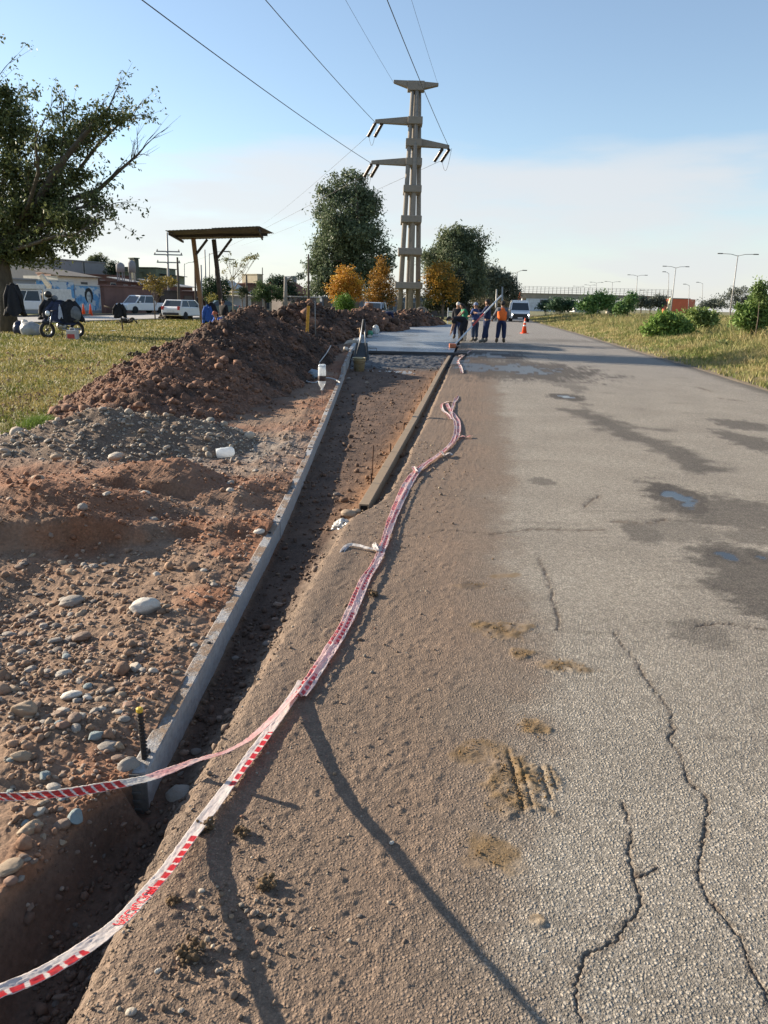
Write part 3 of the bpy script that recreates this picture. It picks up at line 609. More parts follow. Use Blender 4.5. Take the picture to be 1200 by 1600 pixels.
# the many: the largest stay stones of their own, the rest is one layer of pebbles
rr = np.random.default_rng(77); n = 13000
yy = 1.2*np.exp(rr.uniform(0,1,n)*math.log(16/1.2)); xx = -rr.uniform(-.1,.56,n)*np.maximum(yy,1.6)*1.02
den = .30+.9*np.clip(fbm(xx*1.2,yy*1.2,801,4)+.1,0,1)+1.3*gauss(xx,yy,-1.95,3.7,.5,.6)+1.0*gauss(xx,yy,-1.45,2.75,.5,.45)+1.2*gauss(xx,yy,xb(yy)-.15,yy,.18,1e3)*np.where(yy>2.5,1,0)*np.clip(fbm(xx*0,yy*.8,803,3)+.5,0,1)+.9*gauss(xx,yy,-1.5,8.4,.7,1.3)+.8*gauss(xx,yy,-2.6,7.4,1.2,.35)
inb = (xx>xb(yy)-.06)&(xx<xl(yy)); den = np.where(inb, .38, den); rd = xx>=xl(yy); den = np.where(rd, .0, den)
den *= np.where(~inb & (yy>9), .25, 1); form = (xx>xb(yy)-.07)&(xx<xb(yy)+.01)&(yy>2.3); den = np.where(form,0,den)
ok = rr.uniform(0,1,n) < den; xx,yy = xx[ok],yy[ok]; n = len(xx)
sz = np.clip(.0066*np.exp(rr.normal(0,.55,n)+ .55*gauss(xx,yy,-1.95,3.7,.5,.6)+.25*gauss(xx,yy,-1.45,2.75,.5,.45)+.25*(yy>4)), .003, .034)
zz_ = zD(xx,yy); inb = inb[ok]
app = sz/np.hypot(yy,1.6); order = np.argsort(-app); top = order[:262]; rest = order[262:]
tl = list(TONES)
for j in top:
    x_,y_,z_,s_ = float(xx[j]),float(yy[j]),float(zz_[j]),float(sz[j])*1.15
    if y_ < 2.3 and z_ < -.02: s_ *= .6
    if inb[j]: lab, gr, tset = 'brown pebble lying on the shaded floor of the trench','pebbles on the trench floor',('brown','tan','dark')
    elif y_ < 1.95: lab, gr, tset = 'tan or brown pebble on the bank above the open trench end','pebbles on the near bank',('tan','grey','pale','brown')
    elif math.hypot(x_+1.95,(y_-3.7)*.8) < .62: lab, gr, tset = 'rounded brown grey stone in the shaded hollow below the clay step','stones in the hollow',('grey','brown','tan','dark')
    elif x_ > float(xb(y_))-.4 and y_ > 2.3: lab, gr, tset = 'small stone in the loose soil along the left side of the form','stones along the form',('grey','tan','pale','brown','red')
    elif y_ < 3.2: lab, gr, tset = 'rounded pebble on the trodden dirt between bank and hollow','pebbles on the trodden dirt',('grey','pale','tan','brown','tan','grey','blue')
    elif y_ < 6.8: lab, gr, tset = 'pebble bedded in the red clay and dirt left of the form','pebbles in the red clay',('grey','tan','red','pale')
    else: lab, gr, tset = 'grey pebble spilled from the foot of the gravel heap','pebbles spilled from the gravel heap',('grey','pale','grey','blue')
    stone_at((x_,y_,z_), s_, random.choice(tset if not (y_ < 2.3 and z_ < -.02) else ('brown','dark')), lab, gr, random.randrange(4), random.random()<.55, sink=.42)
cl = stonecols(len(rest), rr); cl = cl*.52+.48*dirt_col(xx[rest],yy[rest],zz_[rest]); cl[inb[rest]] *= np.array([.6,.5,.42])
pb = scatter('pebbles', np.stack([xx[rest],yy[rest],zz_[rest]],-1), sz[rest], cl, M_stone, sub=2, seed=5, jit=.04, flat=(.4,.75)); tag(pb,'small pebbles strewn thickly over the dug dirt left of the form','pebbles',kind='stuff')
# clods of soil over the dirt, finer crumbs on the sandy shoulder
n = 42000; yy = 1.2*np.exp(rr.uniform(0,1,n)*math.log(22/1.2)); xx = -rr.uniform(-.15,.56,n)*np.maximum(yy,1.6); ok = (xx<xl(yy))&(rr.uniform(0,1,n)<.25+.9*np.clip(fbm(xx*1.5,yy*1.5,821,4)+.15,0,1)); ok &= ~((xx>xb(yy)-.07)&(xx<xb(yy)+.01)&(yy>2.3)); xx,yy = xx[ok],yy[ok]
z_ = zD(xx,yy); cl = dirt_col(xx,yy,z_)*rr.uniform(.75,1.2,(len(xx),1)); s_ = np.clip(.0045*np.exp(rr.normal(0,.6,len(xx)))*(1+yy*.09),.0018,.04)
tag(scatter('soil_clods', np.stack([xx,yy,z_],-1), s_, cl, M_clod, sub=1, seed=6, jit=.2, flat=(.6,1), smooth=False),'loose crumbs of soil over the dug dirt','soil',kind='stuff')
n = 7000; yy = 1.25*np.exp(rr.uniform(0,1,n)*math.log(9/1.25)); xx = xl(yy)+.02+np.abs(rr.normal(0,.38,n))*np.minimum(1,yy*.45); dk = gauss(xx,yy,-.35,1.62,.16,.13)
ok = rr.uniform(0,1,n) < .45+dk; xx,yy = xx[ok],yy[ok]; s_ = np.clip(.0022*np.exp(rr.normal(0,.5,len(xx)))*(1+.12*yy)*(1+1.0*gauss(xx,yy,-.35,1.62,.16,.13)),.0012,.016)
cl = np.where(rr.uniform(0,1,(len(xx),1))<.35, stonecols(len(xx),rr), np.array([.19,.135,.095])*rr.uniform(.7,1.15,(len(xx),1)))
tag(scatter('sand_grit', np.stack([xx,yy,np.full(len(xx),.004)],-1), s_, cl, M_clod, sub=1, seed=8, jit=.16, flat=(.5,.9)),'grit and crumbs on the sandy edge of the road','grit',kind='stuff')
mp_ = []
for px,py,rx,ry,k in ((785,985,.17,.13,140),(812,1022,.06,.07,30),(880,1044,.13,.07,80),(832,1140,.075,.07,45),(805,1225,.095,.19,200),(850,1225,.08,.09,80),(745,1175,.10,.09,50),(765,1340,.10,.10,40),(740,915,.12,.05,40)):
    g = G(px,py); q_ = rr.normal(0,.42,(k,2))*[rx,ry]; mp_ += [(g.x+a_,g.y+b_) for a_,b_ in q_]
mp_ = np.array(mp_); tag(scatter('mud_crumbs', np.concatenate([mp_,np.full((len(mp_),1),.012)],1), np.clip(.0022*np.exp(rr.normal(0,.45,len(mp_))),.0012,.006), np.array([.165,.10,.038])*rr.uniform(.6,1.35,(len(mp_),1)), M_clod, sub=1, seed=12, jit=.2, flat=(.5,.9), smooth=False),'ochre mud crumbs dropped on the asphalt','mud',kind='stuff')
# clumps with shadows on the sand
for k,(px,py,w_,lab) in enumerate([(415,1384,26,'dark crumbly clod lying alone on the sandy shoulder'),(378,1303,22,'mossy brown clod on the sand below the crossing tapes'),(318,1296,30,'brown clod of soil right under the near tape at the lip'),(296,1490,34,'rough mossy clod in the disturbed sand near the photographer'),(270,1410,20,'pale brown clod near the lip of the trench'),(583,930,14,'small earth crumb beside the tape on the shoulder')]):
    g = G(px,py,.01); r2 = np.random.default_rng(k+60); n = 60; o_ = r2.normal(0,1,(n,3))*[1,1,.6]*(w_*depth(g)/F/4.2); o_[:,2] = np.abs(o_[:,2])
    s_ = np.full(n, w_*depth(g)/F/8)*np.exp(r2.normal(0,.3,n)); cl = np.array([.14,.09,.045])*r2.uniform(.6,1.2,(n,1))
    tag(scatter('soil_clod', np.array(g)+o_, s_, cl, M_clod, sub=1, seed=70+k, jit=.2, flat=(.6,1), smooth=False), lab,'clod')
for k,(px,py,w_,tn,lab) in enumerate([(756,459+1000-0,0,'','')][:0]+[(315,1393,11,'pale','pale round pebble casting a shadow on the sand, nearest the tape'),(247,1518,11,'white','white pebble on the disturbed sand'),(205,1583,18,'pale','buff pebble at the bottom edge of the photo'),(283,1580,11,'pale','pebble beside the mossy clod at the bottom'),(562,1432,10,'dark','dark pebble alone on the sandy shoulder'),(612,1318,9,'white','small pale chip in the tape shadow')]):
    g = G(px,py,.006); stone_at(g, w_*depth(g)/F/2, tn, lab, None, k%4, flat=1.2)
# ---------------------------------------------------------------- forms and rails
M_form = mat('form_grey', (.36,.37,.36), .75, var=.14, vs=9, bump=.0015, bs=60, col2=None)
def form_mat():
    mt = bpy.data.materials.new('form_steel_dirty'); mt.use_nodes = True; t = mt.node_tree; b = t.nodes['Principled BSDF']; b.inputs['Roughness'].default_value = .7
    tcn = N(t,'ShaderNodeTexCoord'); mpn = N(t,'ShaderNodeMapping', i={'Scale':(1,1,1)}); L(t,tcn.outputs['Object'],mpn.inputs[0])
    n1 = N(t,'ShaderNodeTexNoise', i={'Scale':3.2,'Detail':9,'Roughness':.7}); L(t,mpn.outputs[0],n1.inputs['Vector'])
    n2 = N(t,'ShaderNodeTexNoise', i={'Scale':38,'Detail':7,'Roughness':.7}); L(t,mpn.outputs[0],n2.inputs['Vector'])
    ge = N(t,'ShaderNodeNewGeometry'); sp = N(t,'ShaderNodeSeparateXYZ'); L(t,ge.outputs['Normal'],sp.inputs[0])
    m1 = N(t,'ShaderNodeMapRange', interpolation_type='SMOOTHSTEP', i={1:.40,2:.56}); 
    a1 = N(t,'ShaderNodeMath', operation='MULTIPLY_ADD', i={1:.35}); L(t,n2.outputs[0],a1.inputs[0]); L(t,n1.outputs[0],a1.inputs[2]); 
    a2 = N(t,'ShaderNodeMath', operation='SUBTRACT', i={1:.175}); L(t,a1.outputs[0],a2.inputs[0]); L(t,a2.outputs[0],m1.inputs[0])
    up = N(t,'ShaderNodeMapRange', i={1:.5,2:.9,3:.12,4:.95}); L(t,sp.outputs[2],up.inputs[0])
    dm = N(t,'ShaderNodeMath', operation='MULTIPLY'); L(t,m1.outputs[0],dm.inputs[0]); L(t,up.outputs[0],dm.inputs[1])
    g1 = N(t,'ShaderNodeMapRange', i={1:.3,2:.7,3:.22,4:.42}); L(t,n2.outputs[0],g1.inputs[0]); gc = N(t,'ShaderNodeCombineXYZ'); 
    for q in range(3): L(t,g1.outputs[0],gc.inputs[q])
    mx = N(t,'ShaderNodeMixRGB', i={2:(.20,.125,.07,1)}); L(t,dm.outputs[0],mx.inputs[0]); L(t,gc.outputs[0],mx.inputs[1]); L(t,mx.outputs[0],b.inputs['Base Color'])
    hh = N(t,'ShaderNodeMath', operation='MULTIPLY_ADD', i={1:.006}); L(t,dm.outputs[0],hh.inputs[0]); h2 = N(t,'ShaderNodeMath', operation='MULTIPLY', i={1:.003}); L(t,n2.outputs[0],h2.inputs[0]); L(t,h2.outputs[0],hh.inputs[2])
    bp = N(t,'ShaderNodeBump', i={'Strength':1,'Distance':1}); L(t,hh.outputs[0],bp.inputs['Height']); L(t,bp.outputs[0],b.inputs['Normal']); return mt
M_formd = form_mat()
M_pin = mat('rusty_steel',(.10,.05,.03),.8,.3,var=.3,vs=40)
M_dark = mat('dark_steel',(.035,.03,.028),.6,.4,var=.3,vs=20)
FT = .066
def form_section(y0, y1, zt, zb, label, plate=False, xoff=0.0, kx=xb, t=FT, nm='kerb_form', gr='grey forms along the left side of the trench', m_=None, studs=True):
    root = thing(nm, label, 'form', (float(kx(y0))+xoff, y0, 0), 0, gr)
    ys_ = np.linspace(y0,y1,max(3,int((y1-y0)*2)+1)); mb = MB(); o = np.array(root.location)
    vs=[]; 
    for y_ in ys_:
        x_ = float(kx(y_))+xoff
        for dx_,z_ in ((0,zb),(0,zt-.006),(-.006,zt),(-t+.006,zt),(-t,zt-.006),(-t,zb)): vs.append((x_+dx_-o[0], y_-o[1], z_+.004*math.sin(y_*2.3)))
    fs_=[]
    for i in range(len(ys_)-1):
        for k in range(6): fs_.append((i*6+k,(i+1)*6+k,(i+1)*6+(k+1)%6,i*6+(k+1)%6))
    fs_.append(tuple(range(6))[::1]); fs_.append(tuple((len(ys_)-1)*6+k for k in range(5,-1,-1)))
    mb.add(vs, fs_); mb.build('form_rail', m_ or M_formd, root)
    if plate:
        pm = MB(); pm.box((-t-.004,-.016,zb-.01),(.004,-.003,zt-.02)); 
        for q in range(6): pm.box((-t+.012,-.021,zb+.03+q*.034),(-.016,-.016,zb+.042+q*.034))
        pm.build('end_plate', mat('plate_steel',(.12,.115,.105),.6,.3,var=.3,vs=30), root, bevel=.002)
    if studs:
        sm = MB(); k = 0
        for y_ in np.arange(y0+.12, y1-.1, .9):
            x_ = float(kx(y_))+xoff; sm.lathe([(.011,0),(.011,.008),(.006,.010)],8,(x_-t*.5-o[0],y_-o[1],zt))
        sm.build('stake_holes', M_dark, root)
    return root
form_section(2.27,5.35,.020,-.19,'nearest grey form section, soil on top, its end plate facing the trench end',plate=True)
form_section(5.36,8.3,.028,-.28,'second grey form section, half covered by red soil',xoff=.003)
form_section(8.31,12.4,.034,-.26,'third grey form section, beside the stake with the bottle',xoff=-.002)
form_section(12.41,17.9,.040,-.24,'fourth grey form section, past the stake with the bottle')
form_section(17.6,24.9,.15,-.22,'taller grey form board beside the cream bucket',xoff=-.012,t=.055)
# kerb round the fresh slab
def kslab(y): return xb(y)
r_ = form_section(25.0,66.5,.14,-.1,'long curved grey edge form around the left side of the fresh slab',kx=kslab,t=.12,nm='slab_form',gr=None,m_=mat('form_blue_grey',(.30,.32,.33),.6,var=.2,vs=3),studs=False)
# dark rails on the right side
def xrail(y): return np.interp(y,[5.97,10.54,22.98,25.2,27],[-.165,.365,1.75,2.02,2.2])
M_rail = mat('rusty_rail',(.30,.22,.14),.75,.0,var=.3,vs=12,bump=.001,bs=80,col2=(.20,.145,.095))
def rail(y0,y1,label,dz=0):
    root = thing('side_rail', label, 'rail', (float(xrail(y0)),y0,0), 0,'dark rails along the right side of the trench')
    mb = MB(); p0 = Vector((0,0,-.062+dz)); p1 = Vector((float(xrail(y1)-xrail(y0)),y1-y0,-.062+dz)); mb.bar(p0,p1,.085,.14); mb.build('rail', M_rail, root, bevel=.004)
    d = (p1-p0).normalized(); e = MB(); e.bar(p0-d*.004,p0-d*.001,.056,.112); e.build('end_shade_plate', mat('hollow_shade',(.004,.004,.004),1,var=0), root)  # black plate paints the shade inside the hollow rail end
    for q in range(3):
        t_ = (q+.5)/3; p = p0.lerp(p1,t_)+Vector((-.048,0,0)); s_ = MB(); s_.tube([p+Vector((0,0,-.16)),p+Vector((.0,0,.16))],.008,6); s_.build('pin', M_pin, root)
rail(5.97,10.6,'nearest dark rail with its open end beside the orange cobble',.005)
rail(10.62,15.4,'second dark rail from the open end',.0)
rail(15.42,20.1,'third dark rail, beside the spilled cement',.004)
rail(20.12,25.1,'farthest dark rail, ending at the fresh slab',.0)
# deformed steel bars driven in beside the forms
def rebar(px,py,top_z,label,tip=False,r=.0075,z0=0.0,Y=None, lean=(0,0)):
    g = G(px,py,z0); root = thing('steel_stake',label,'stake',(g.x,g.y,z0)); mb = MB(); h = top_z-z0
    mb.tube([(0,0,-.25),(lean[0],lean[1],h)],r,10)
    k = 0
    while k*.014 < h: 
        z_ = k*.014; fx = z_/h; mb.lathe([(r,-.0022),(r+.0018,0),(r,.0022)],10,(lean[0]*fx,lean[1]*fx,z_)); k += 1
    mb.build('bar', M_dark if tip else M_pin, root, smooth=False)
    if tip:
        t_ = MB(); t_.lathe([(r+.001,0),(r+.003,.004),(r+.003,.014),(r*.6,.018)],10,(lean[0],lean[1],h-.012)); t_.build('yellow_tip', mat('yellow_paint',(.62,.42,.04),.5,var=.1), root)
rebar(229,1192,.215,'ribbed steel bar with yellow painted tip beside the near end of the form',True,.0095,0.0,lean=(-.012,0))
rebar(581,744,.22,'thin rusty rod standing in the trench beside the nearest rail',False,.006,-.1,lean=(.01,0))
# ---------------------------------------------------------------- fresh slab, spill, cement milk
ys_ = np.linspace(25.15,66.3,260)[:,None]; t_ = np.linspace(0,1,90)[None,:]
xa = xb(ys_)+.01; xc = np.minimum(xl(ys_)-.06, 99); xc = np.maximum(xc, xa+.02)
X = xa+(xc-xa)*t_; Y_ = np.broadcast_to(ys_,X.shape).copy()
Z = .012+.006*fbm(X*.5,Y_*1.6,601,4)+.0025*np.sin(Y_*2*math.pi/1.15+1.2*fbm(X*.3,Y_*.3,602,2)*3); 
C = lerpc(np.array([.15,.175,.205]), np.array([.25,.27,.29]), np.clip(.5+fbm(X*.35,Y_*1.8,603,5)+sst(40,60,Y_)*.3,0,1)); C = lerpc(C, np.array([.075,.08,.085]), sst(26.2,25.15,Y_+.3*fbm(X*3,Y_,604,3))*.9)  # blue of the sky's reflection mixed into the slab colour
wt = np.clip(.68+.6*fbm(X*.25,Y_*2.2,605,4),0.15,.92)*sst(60,40,Y_)
M_slab = ground_mat('wet_concrete', fine=.004, fs=30, rough=.7, cvar=.06)
r_,c_ = X.shape; V = np.stack([X,Y_,Z],-1).reshape(-1,3); i = np.arange(r_*c_).reshape(r_,c_)
Q = np.stack([i[:-1,:-1],i[:-1,1:],i[1:,1:],i[1:,:-1]],-1).reshape(-1,4)
# front face
nb = len(V); fr = np.stack([X[0],Y_[0]-.03,np.full(c_,-.2)],-1); V = np.concatenate([V,fr]); q2 = np.stack([nb+np.arange(c_-1),nb+np.arange(1,c_),i[0,1:],i[0,:-1]],-1); Q = np.concatenate([Q,q2])
Cc = np.concatenate([C.reshape(-1,3), np.full((c_,3),.05)]); Wt = np.concatenate([wt.ravel(), np.zeros(c_)])
tag(np_mesh('fresh_slab', V, Q, M_slab, cols=Cc, floats={'Chip':np.zeros(len(V)),'Wet':Wt}), kind='structure')
xs_ = np.linspace(-1.1,2.0,190)[None,:]; ys_ = np.linspace(20.6,25.2,170)[:,None]; X = xs_+0*ys_; Y_ = ys_+0*xs_
Z = -.16+.135*sst(20.9,24.6,Y_+.8*fbm(X*1.2,Y_*1.2,610,4))+.05*fbm(X*3.5,Y_*3.5,611,4); d,c = worley(X*7,Y_*7,612); Z += .03*np.clip(.6-d,0,1); Z = np.where((X<xb(Y_)+.02)|(X>xl(Y_)-.2), -.3, np.minimum(Z,-.005))
C = lerpc(np.array([.045,.045,.048]), np.array([.12,.115,.11]), np.clip(.4+fbm(X*2,Y_*2,613,4),0,1))
tag(sheet('concrete_spill', X, Y_, Z, M_slab, C, {'Chip':np.zeros_like(X),'Wet':np.full_like(X,.25)}), 'rough dark concrete spread on the trench floor in front of the slab','concrete',kind='stuff')
xs_ = np.linspace(-.9,1.75,150)[None,:]; ys_ = np.linspace(18.3,21.6,120)[:,None]; X = xs_+0*ys_; Y_ = ys_+0*xs_
msk = sst(.35,.6,gauss(X,Y_,.55,19.9,1.35,.95)+.5*fbm(X*.9,Y_*2.4,620,4)); Z = -.162+.030*msk; Z = np.where((X<xb(Y_)+.02)|(X>xl(Y_)-.12), -.3, Z)
C = lerpc(np.array([.16,.16,.165]), np.array([.42,.43,.45]), np.clip(.4+1.3*fbm(X*1.2,Y_*4,621,4),0,1))
tag(sheet('cement_milk', X, Y_, Z, M_slab, C, {'Chip':np.zeros_like(X),'Wet':np.full_like(X,.8)}), kind='structure')
# screed beam lying across the slab front
root = thing('screed_beam','dark wet levelling beam lying across the front edge of the slab','beam',(-1.15,25.05,.06)); mb = MB(); mb.bar((0,0,0),(3.75,.35,-.01),.10,.09); mb.build('beam', mat('wet_dark_wood',(.03,.032,.038),.45,var=.3,vs=6,scale=(1,8,8)), root, bevel=.008)
mb = MB(); mb.tube([(.5,-.02,.05),(.5,-.02,.13),(.78,.02,.13),(.78,.02,.05)],.012,6); mb.build('handle', M_dark, root)
# ---------------------------------------------------------------- bucket, bottle, hose, bags
M_cream = mat('cream_plastic',(.50,.44,.28),.55,var=.22,vs=7,col2=(.36,.27,.14))
g = G(560,581,-.15); root = thing('bucket','cream plastic bucket stained with earth at the end of the tall form board','bucket',(g.x+.02,g.y,-.15))
mb = MB(); mb.lathe([(.125,0),(.165,.35),(.178,.352),(.178,.37),(.168,.372),(.160,.36),(.122,.02)],28); mb.build('pail', M_cream, root, True)
mb = MB(); mb.lathe([(.1675,.30),(.177,.302),(.177,.312),(.168,.315)],28); mb.build('rim_band', M_cream, root, True)
mb = MB(); mb.tube([(.178*math.cos(a_),.05+.0*a_-.06*math.sin(a_),.33-.16*math.sin(a_)) if False else (.18*math.cos(a_),-.17*math.sin(a_)*.9,.33-.12*math.sin(a_)) for a_ in np.linspace(0,math.pi,16)],.004,6); mb.build('handle', M_pin, root)
gx = G(503,640,.0); root = thing('bottle','clear plastic bottle with a dark label set upside down on a thin rod','bottle',(gx.x,gx.y,.30))
M_pet = mat('clear_plastic',(.80,.84,.86),.12,var=.05,vs=10,trans=.35,alpha=.72)
prof = [(.014,0),(.014,.025),(.018,.03),(.050,.085),(.060,.12),(.060,.30),(.058,.345),(.045,.375),(.02,.365)]
mb = MB(); mb.lathe(prof,24); 
for q in range(5):
    a_ = q*2*math.pi/5; mb.lathe([(.020,-.02),(.024,0),(.018,.02),(.006,.026)],10,(.036*math.cos(a_),.036*math.sin(a_),.365))
mb.build('shell', M_pet, root, True)
mb = MB(); mb.lathe([(.0612,.14),(.0618,.142),(.0618,.215),(.0612,.217)],24); mb.build('wrapper', mat('dark_label',(.03,.015,.015),.5,var=.3,vs=30), root, True)
mb = MB(); mb.lathe([(.016,-.004),(.017,0),(.017,.018),(.016,.02)],16); mb.build('neck_ring', mat('white_cap',(.7,.7,.68),.4), root, True)
root = thing('steel_stake','thin rod driven in beside the form under the upturned bottle','stake',(gx.x,gx.y,0)); mb = MB(); mb.tube([(0,0,-.2),(.003,0,.295)],.006,8); mb.build('bar', mat('pinkish_rod',(.25,.15,.12),.6), root)
M_hose = mat('white_hose',(.45,.44,.42),.5,var=.15)
def curve_thing(name,label,cat,pts,r,m_,n=8,part='tube',g=None):
    pts = [Vector(p) for p in pts]; q = []
    for i in range(len(pts)-1):
        p0 = pts[max(i-1,0)]; p1 = pts[i]; p2 = pts[i+1]; p3 = pts[min(i+2,len(pts)-1)]
        for k in range(5):
            t = k/5; q.append(.5*((2*p1)+(-p0+p2)*t+(2*p0-5*p1+4*p2-p3)*t*t+(-p0+3*p1-3*p2+p3)*t**3))
    q.append(pts[-1]); o = q[0].copy(); mb = MB(); mb.tube([p-o for p in q], r, n); ob = mb.build(name, m_, None, True); ob.location = o; tag(ob,label,cat,g); return ob
hp = [G(532,598,.12),G(520,592,.10),G(505,591,.07),G(492,598,.04),G(478,595,.04),G(474,588,.05),G(478,582,.06),G(485,584,.05)]
curve_thing('hose','white flexible hose looped on the dirt behind the bottle','hose',hp,.016,M_hose)
curve_thing('hose','thin pale tube running down the face of the earth ridge','hose',[G(500,562,.3),G(517,540,.35),G(510,552,.3),G(500,565,.18),G(496,572,.08)][1:],.012,M_hose)
a_ = G(463,569,.12); b_ = G(500,592,.04); mb = MB(); mb.bar((0,0,.03),Vector(b_-a_)+Vector((0,0,.02)),.09,.035); o = mb.build('plank', mat('grey_wood',(.17,.165,.16),.8,var=.2,vs=3,scale=(8,1,8)), None, bevel=.004); o.location = a_; tag(o,'grey plank lying on the dirt beside the hose','plank')
def bag(name, label, cat, loc, s, tone, seed, mt=None, sub=4, amp=.35, f=1.6):
    V, T = ico(sub); n = fbm(V[:,0]*f+seed,V[:,1]*f+V[:,2]*1.3,seed,4); rg = 1-np.abs(fbm(V[:,0]*f*1.7+seed,V[:,1]*f*1.7+V[:,2]*2,seed+3,4))*2.2
    q = V*(1+amp*n[:,None]+amp*.35*rg[:,None]); q[:,2] = np.maximum(q[:,2],-.75)+.75; q = q*np.array(s)
    me = bpy.data.meshes.new(name); me.from_pydata([tuple(v) for v in q],[],[tuple(t) for t in T]); me.polygons.foreach_set('use_smooth',[True]*len(T))
    o = bpy.data.objects.new(name, me); COL.objects.link(o); me.materials.append(mt or mat('bag_%d'%seed, tone,.45,var=.2,vs=6,trans=.15)); o.location = loc; tag(o,label,cat); return o
g = G(491,591,.03); bag('plastic_bag','crumpled blue grey plastic bag behind the upturned bottle','bag',g,(.13,.12,.10),(.30,.36,.40),31)
g = G(352,712,.02); z_ = .03
root = thing('cut_bottle','clear cut plastic bottle lying on the gravelly dirt','bottle',(g.x,g.y,.055),.2); mb = MB(); 
Mx = Matrix.Rotation(math.radians(82),4,'Y'); mb.lathe([(.045,-.09),(.052,-.085),(.055,-.03),(.052,0),(.055,.03),(.050,.075),(.03,.095),(.01,.098)],20,M=Mx); mb.build('shell', M_pet, root, True)
g = G(540,838,-.14); bag('plastic_bag','crumpled clear white plastic bag at the trench edge below the rail end','bag',(g.x-.0,g.y,-.15),(.10,.085,.075),(.55,.53,.48),37,mat('white_film',(.62,.60,.55),.25,var=.2,vs=14,trans=.25),5,.45,2.2)
# ---------------------------------------------------------------- barrier tape
def tape_mat():
    return mat('tape_film', attr=True, rough=.28, var=.06, vs=60, trans=.5, bump=.0012, bs=45)
M_tape = tape_mat(); RED = np.array([.62,.02,.03]); WHT = np.array([.80,.78,.75])
def spline(pts, n):
    p = np.array([tuple(q) for q in pts], dtype=float); d = np.r_[0,np.cumsum(np.linalg.norm(np.diff(p,axis=0),axis=1))]; 
    # catmull rom resample by arc length
    out = []; 
    for i in range(len(p)-1):
        p0,p1,p2,p3 = p[max(i-1,0)],p[i],p[i+1],p[min(i+2,len(p)-1)]
        for t in np.linspace(0,1,40,endpoint=False): out.append(.5*((2*p1)+(-p0+p2)*t+(2*p0-5*p1+4*p2-p3)*t*t+(-p0+3*p1-3*p2+p3)*t**3))
    out.append(p[-1]); q = np.array(out); d = np.r_[0,np.cumsum(np.linalg.norm(np.diff(q,axis=0),axis=1))]; s = np.linspace(0,d[-1],n)
    return np.stack([np.interp(s,d,q[:,k]) for k in range(3)],-1), s
def ribbon_frame(C, tilt):
    T = np.gradient(C,axis=0); T /= np.linalg.norm(T,axis=1)[:,None]; up = np.array([0,0,1.0]); Sd = np.cross(T,up); Sd /= np.linalg.norm(Sd,axis=1)[:,None]; Nn = np.cross(Sd,T)
    c,s = np.cos(tilt)[:,None],np.sin(tilt)[:,None]; return T, Sd*c+Nn*s, -Sd*s+Nn*c
def ribbon(name, pts, width, tilt, seed, label=None, cat='barrier tape', group=None, parent=None, n=900, m_=15, curl=.35, pink=.0, phase=0.0, red_side=(0,.55), period=.62, wvar=.18, red_from=0.0, pink_to=None, text=None, crump=.0035, side='x'):
    C, s = spline(pts, n); tl = np.interp(s/s[-1], np.linspace(0,1,len(tilt)), tilt); 
    tl = tl+.18*fbm(s*3,s*0,seed,3); T, W_, Nn = ribbon_frame(C, tl)
    v = np.linspace(-.5,.5,m_)[None,:]; wd = width*(1+wvar*fbm(s*5,s*0,seed+1,3))[:,None]
    crv = curl*width*(np.abs(v)**1.5)*(1+.8*fbm(s*4,s*0+3,seed+2,3))[:,None]
    cr = crump*fbm(s[:,None]*28+0*v, v*9+0*s[:,None], seed+4, 4)
    Vv = C[:,None,:]+W_[:,None,:]*(v*wd)[...,None]+Nn[:,None,:]*(crv+cr)[...,None]
    tv = v+.5+0*s[:,None]; su = s[:,None]+0*v
    # print: slanting red blocks, then lettering, on white film
    ph = np.mod((su+phase)/period,1); blk = (ph<.56); stp = np.mod((su+phase+.018*tv)/.043,1)<.74
    lo,hi = red_side; red = blk&stp&(tv>=lo+.02)&(tv<=hi)&(su>=red_from*s[-1])
    c = np.where(red[...,None], RED, WHT); 
    pk = np.clip(pink*(1+1.2*fbm(su*7,tv*2,seed+8,3)),0,1); pk = pk if pink_to is None else pk*(su<pink_to*s[-1]); c = c*(1-pk[...,None])+pk[...,None]*np.array([.88,.36,.38])
    dirt = np.clip(fbm(su*12,tv*3,seed+9,4)-.15,0,.5)*.7; c = c*(1-dirt[...,None])+dirt[...,None]*np.array([.35,.25,.18])
    i = np.arange(n*m_).reshape(n,m_); Q = np.stack([i[:-1,:-1],i[:-1,1:],i[1:,1:],i[1:,:-1]],-1).reshape(-1,4)
    o = np_mesh(name, Vv.reshape(-1,3), Q, M_tape, parent, True, cols=c.reshape(-1,3))
    sm = o.modifiers.new('s','SOLIDIFY'); sm.thickness = .0006
    if label: tag(o,label,cat,group)
    o_ = dict(C=C,s=s,W=W_,N=Nn,wd=wd[:,0],Vv=Vv)
    return o, o_
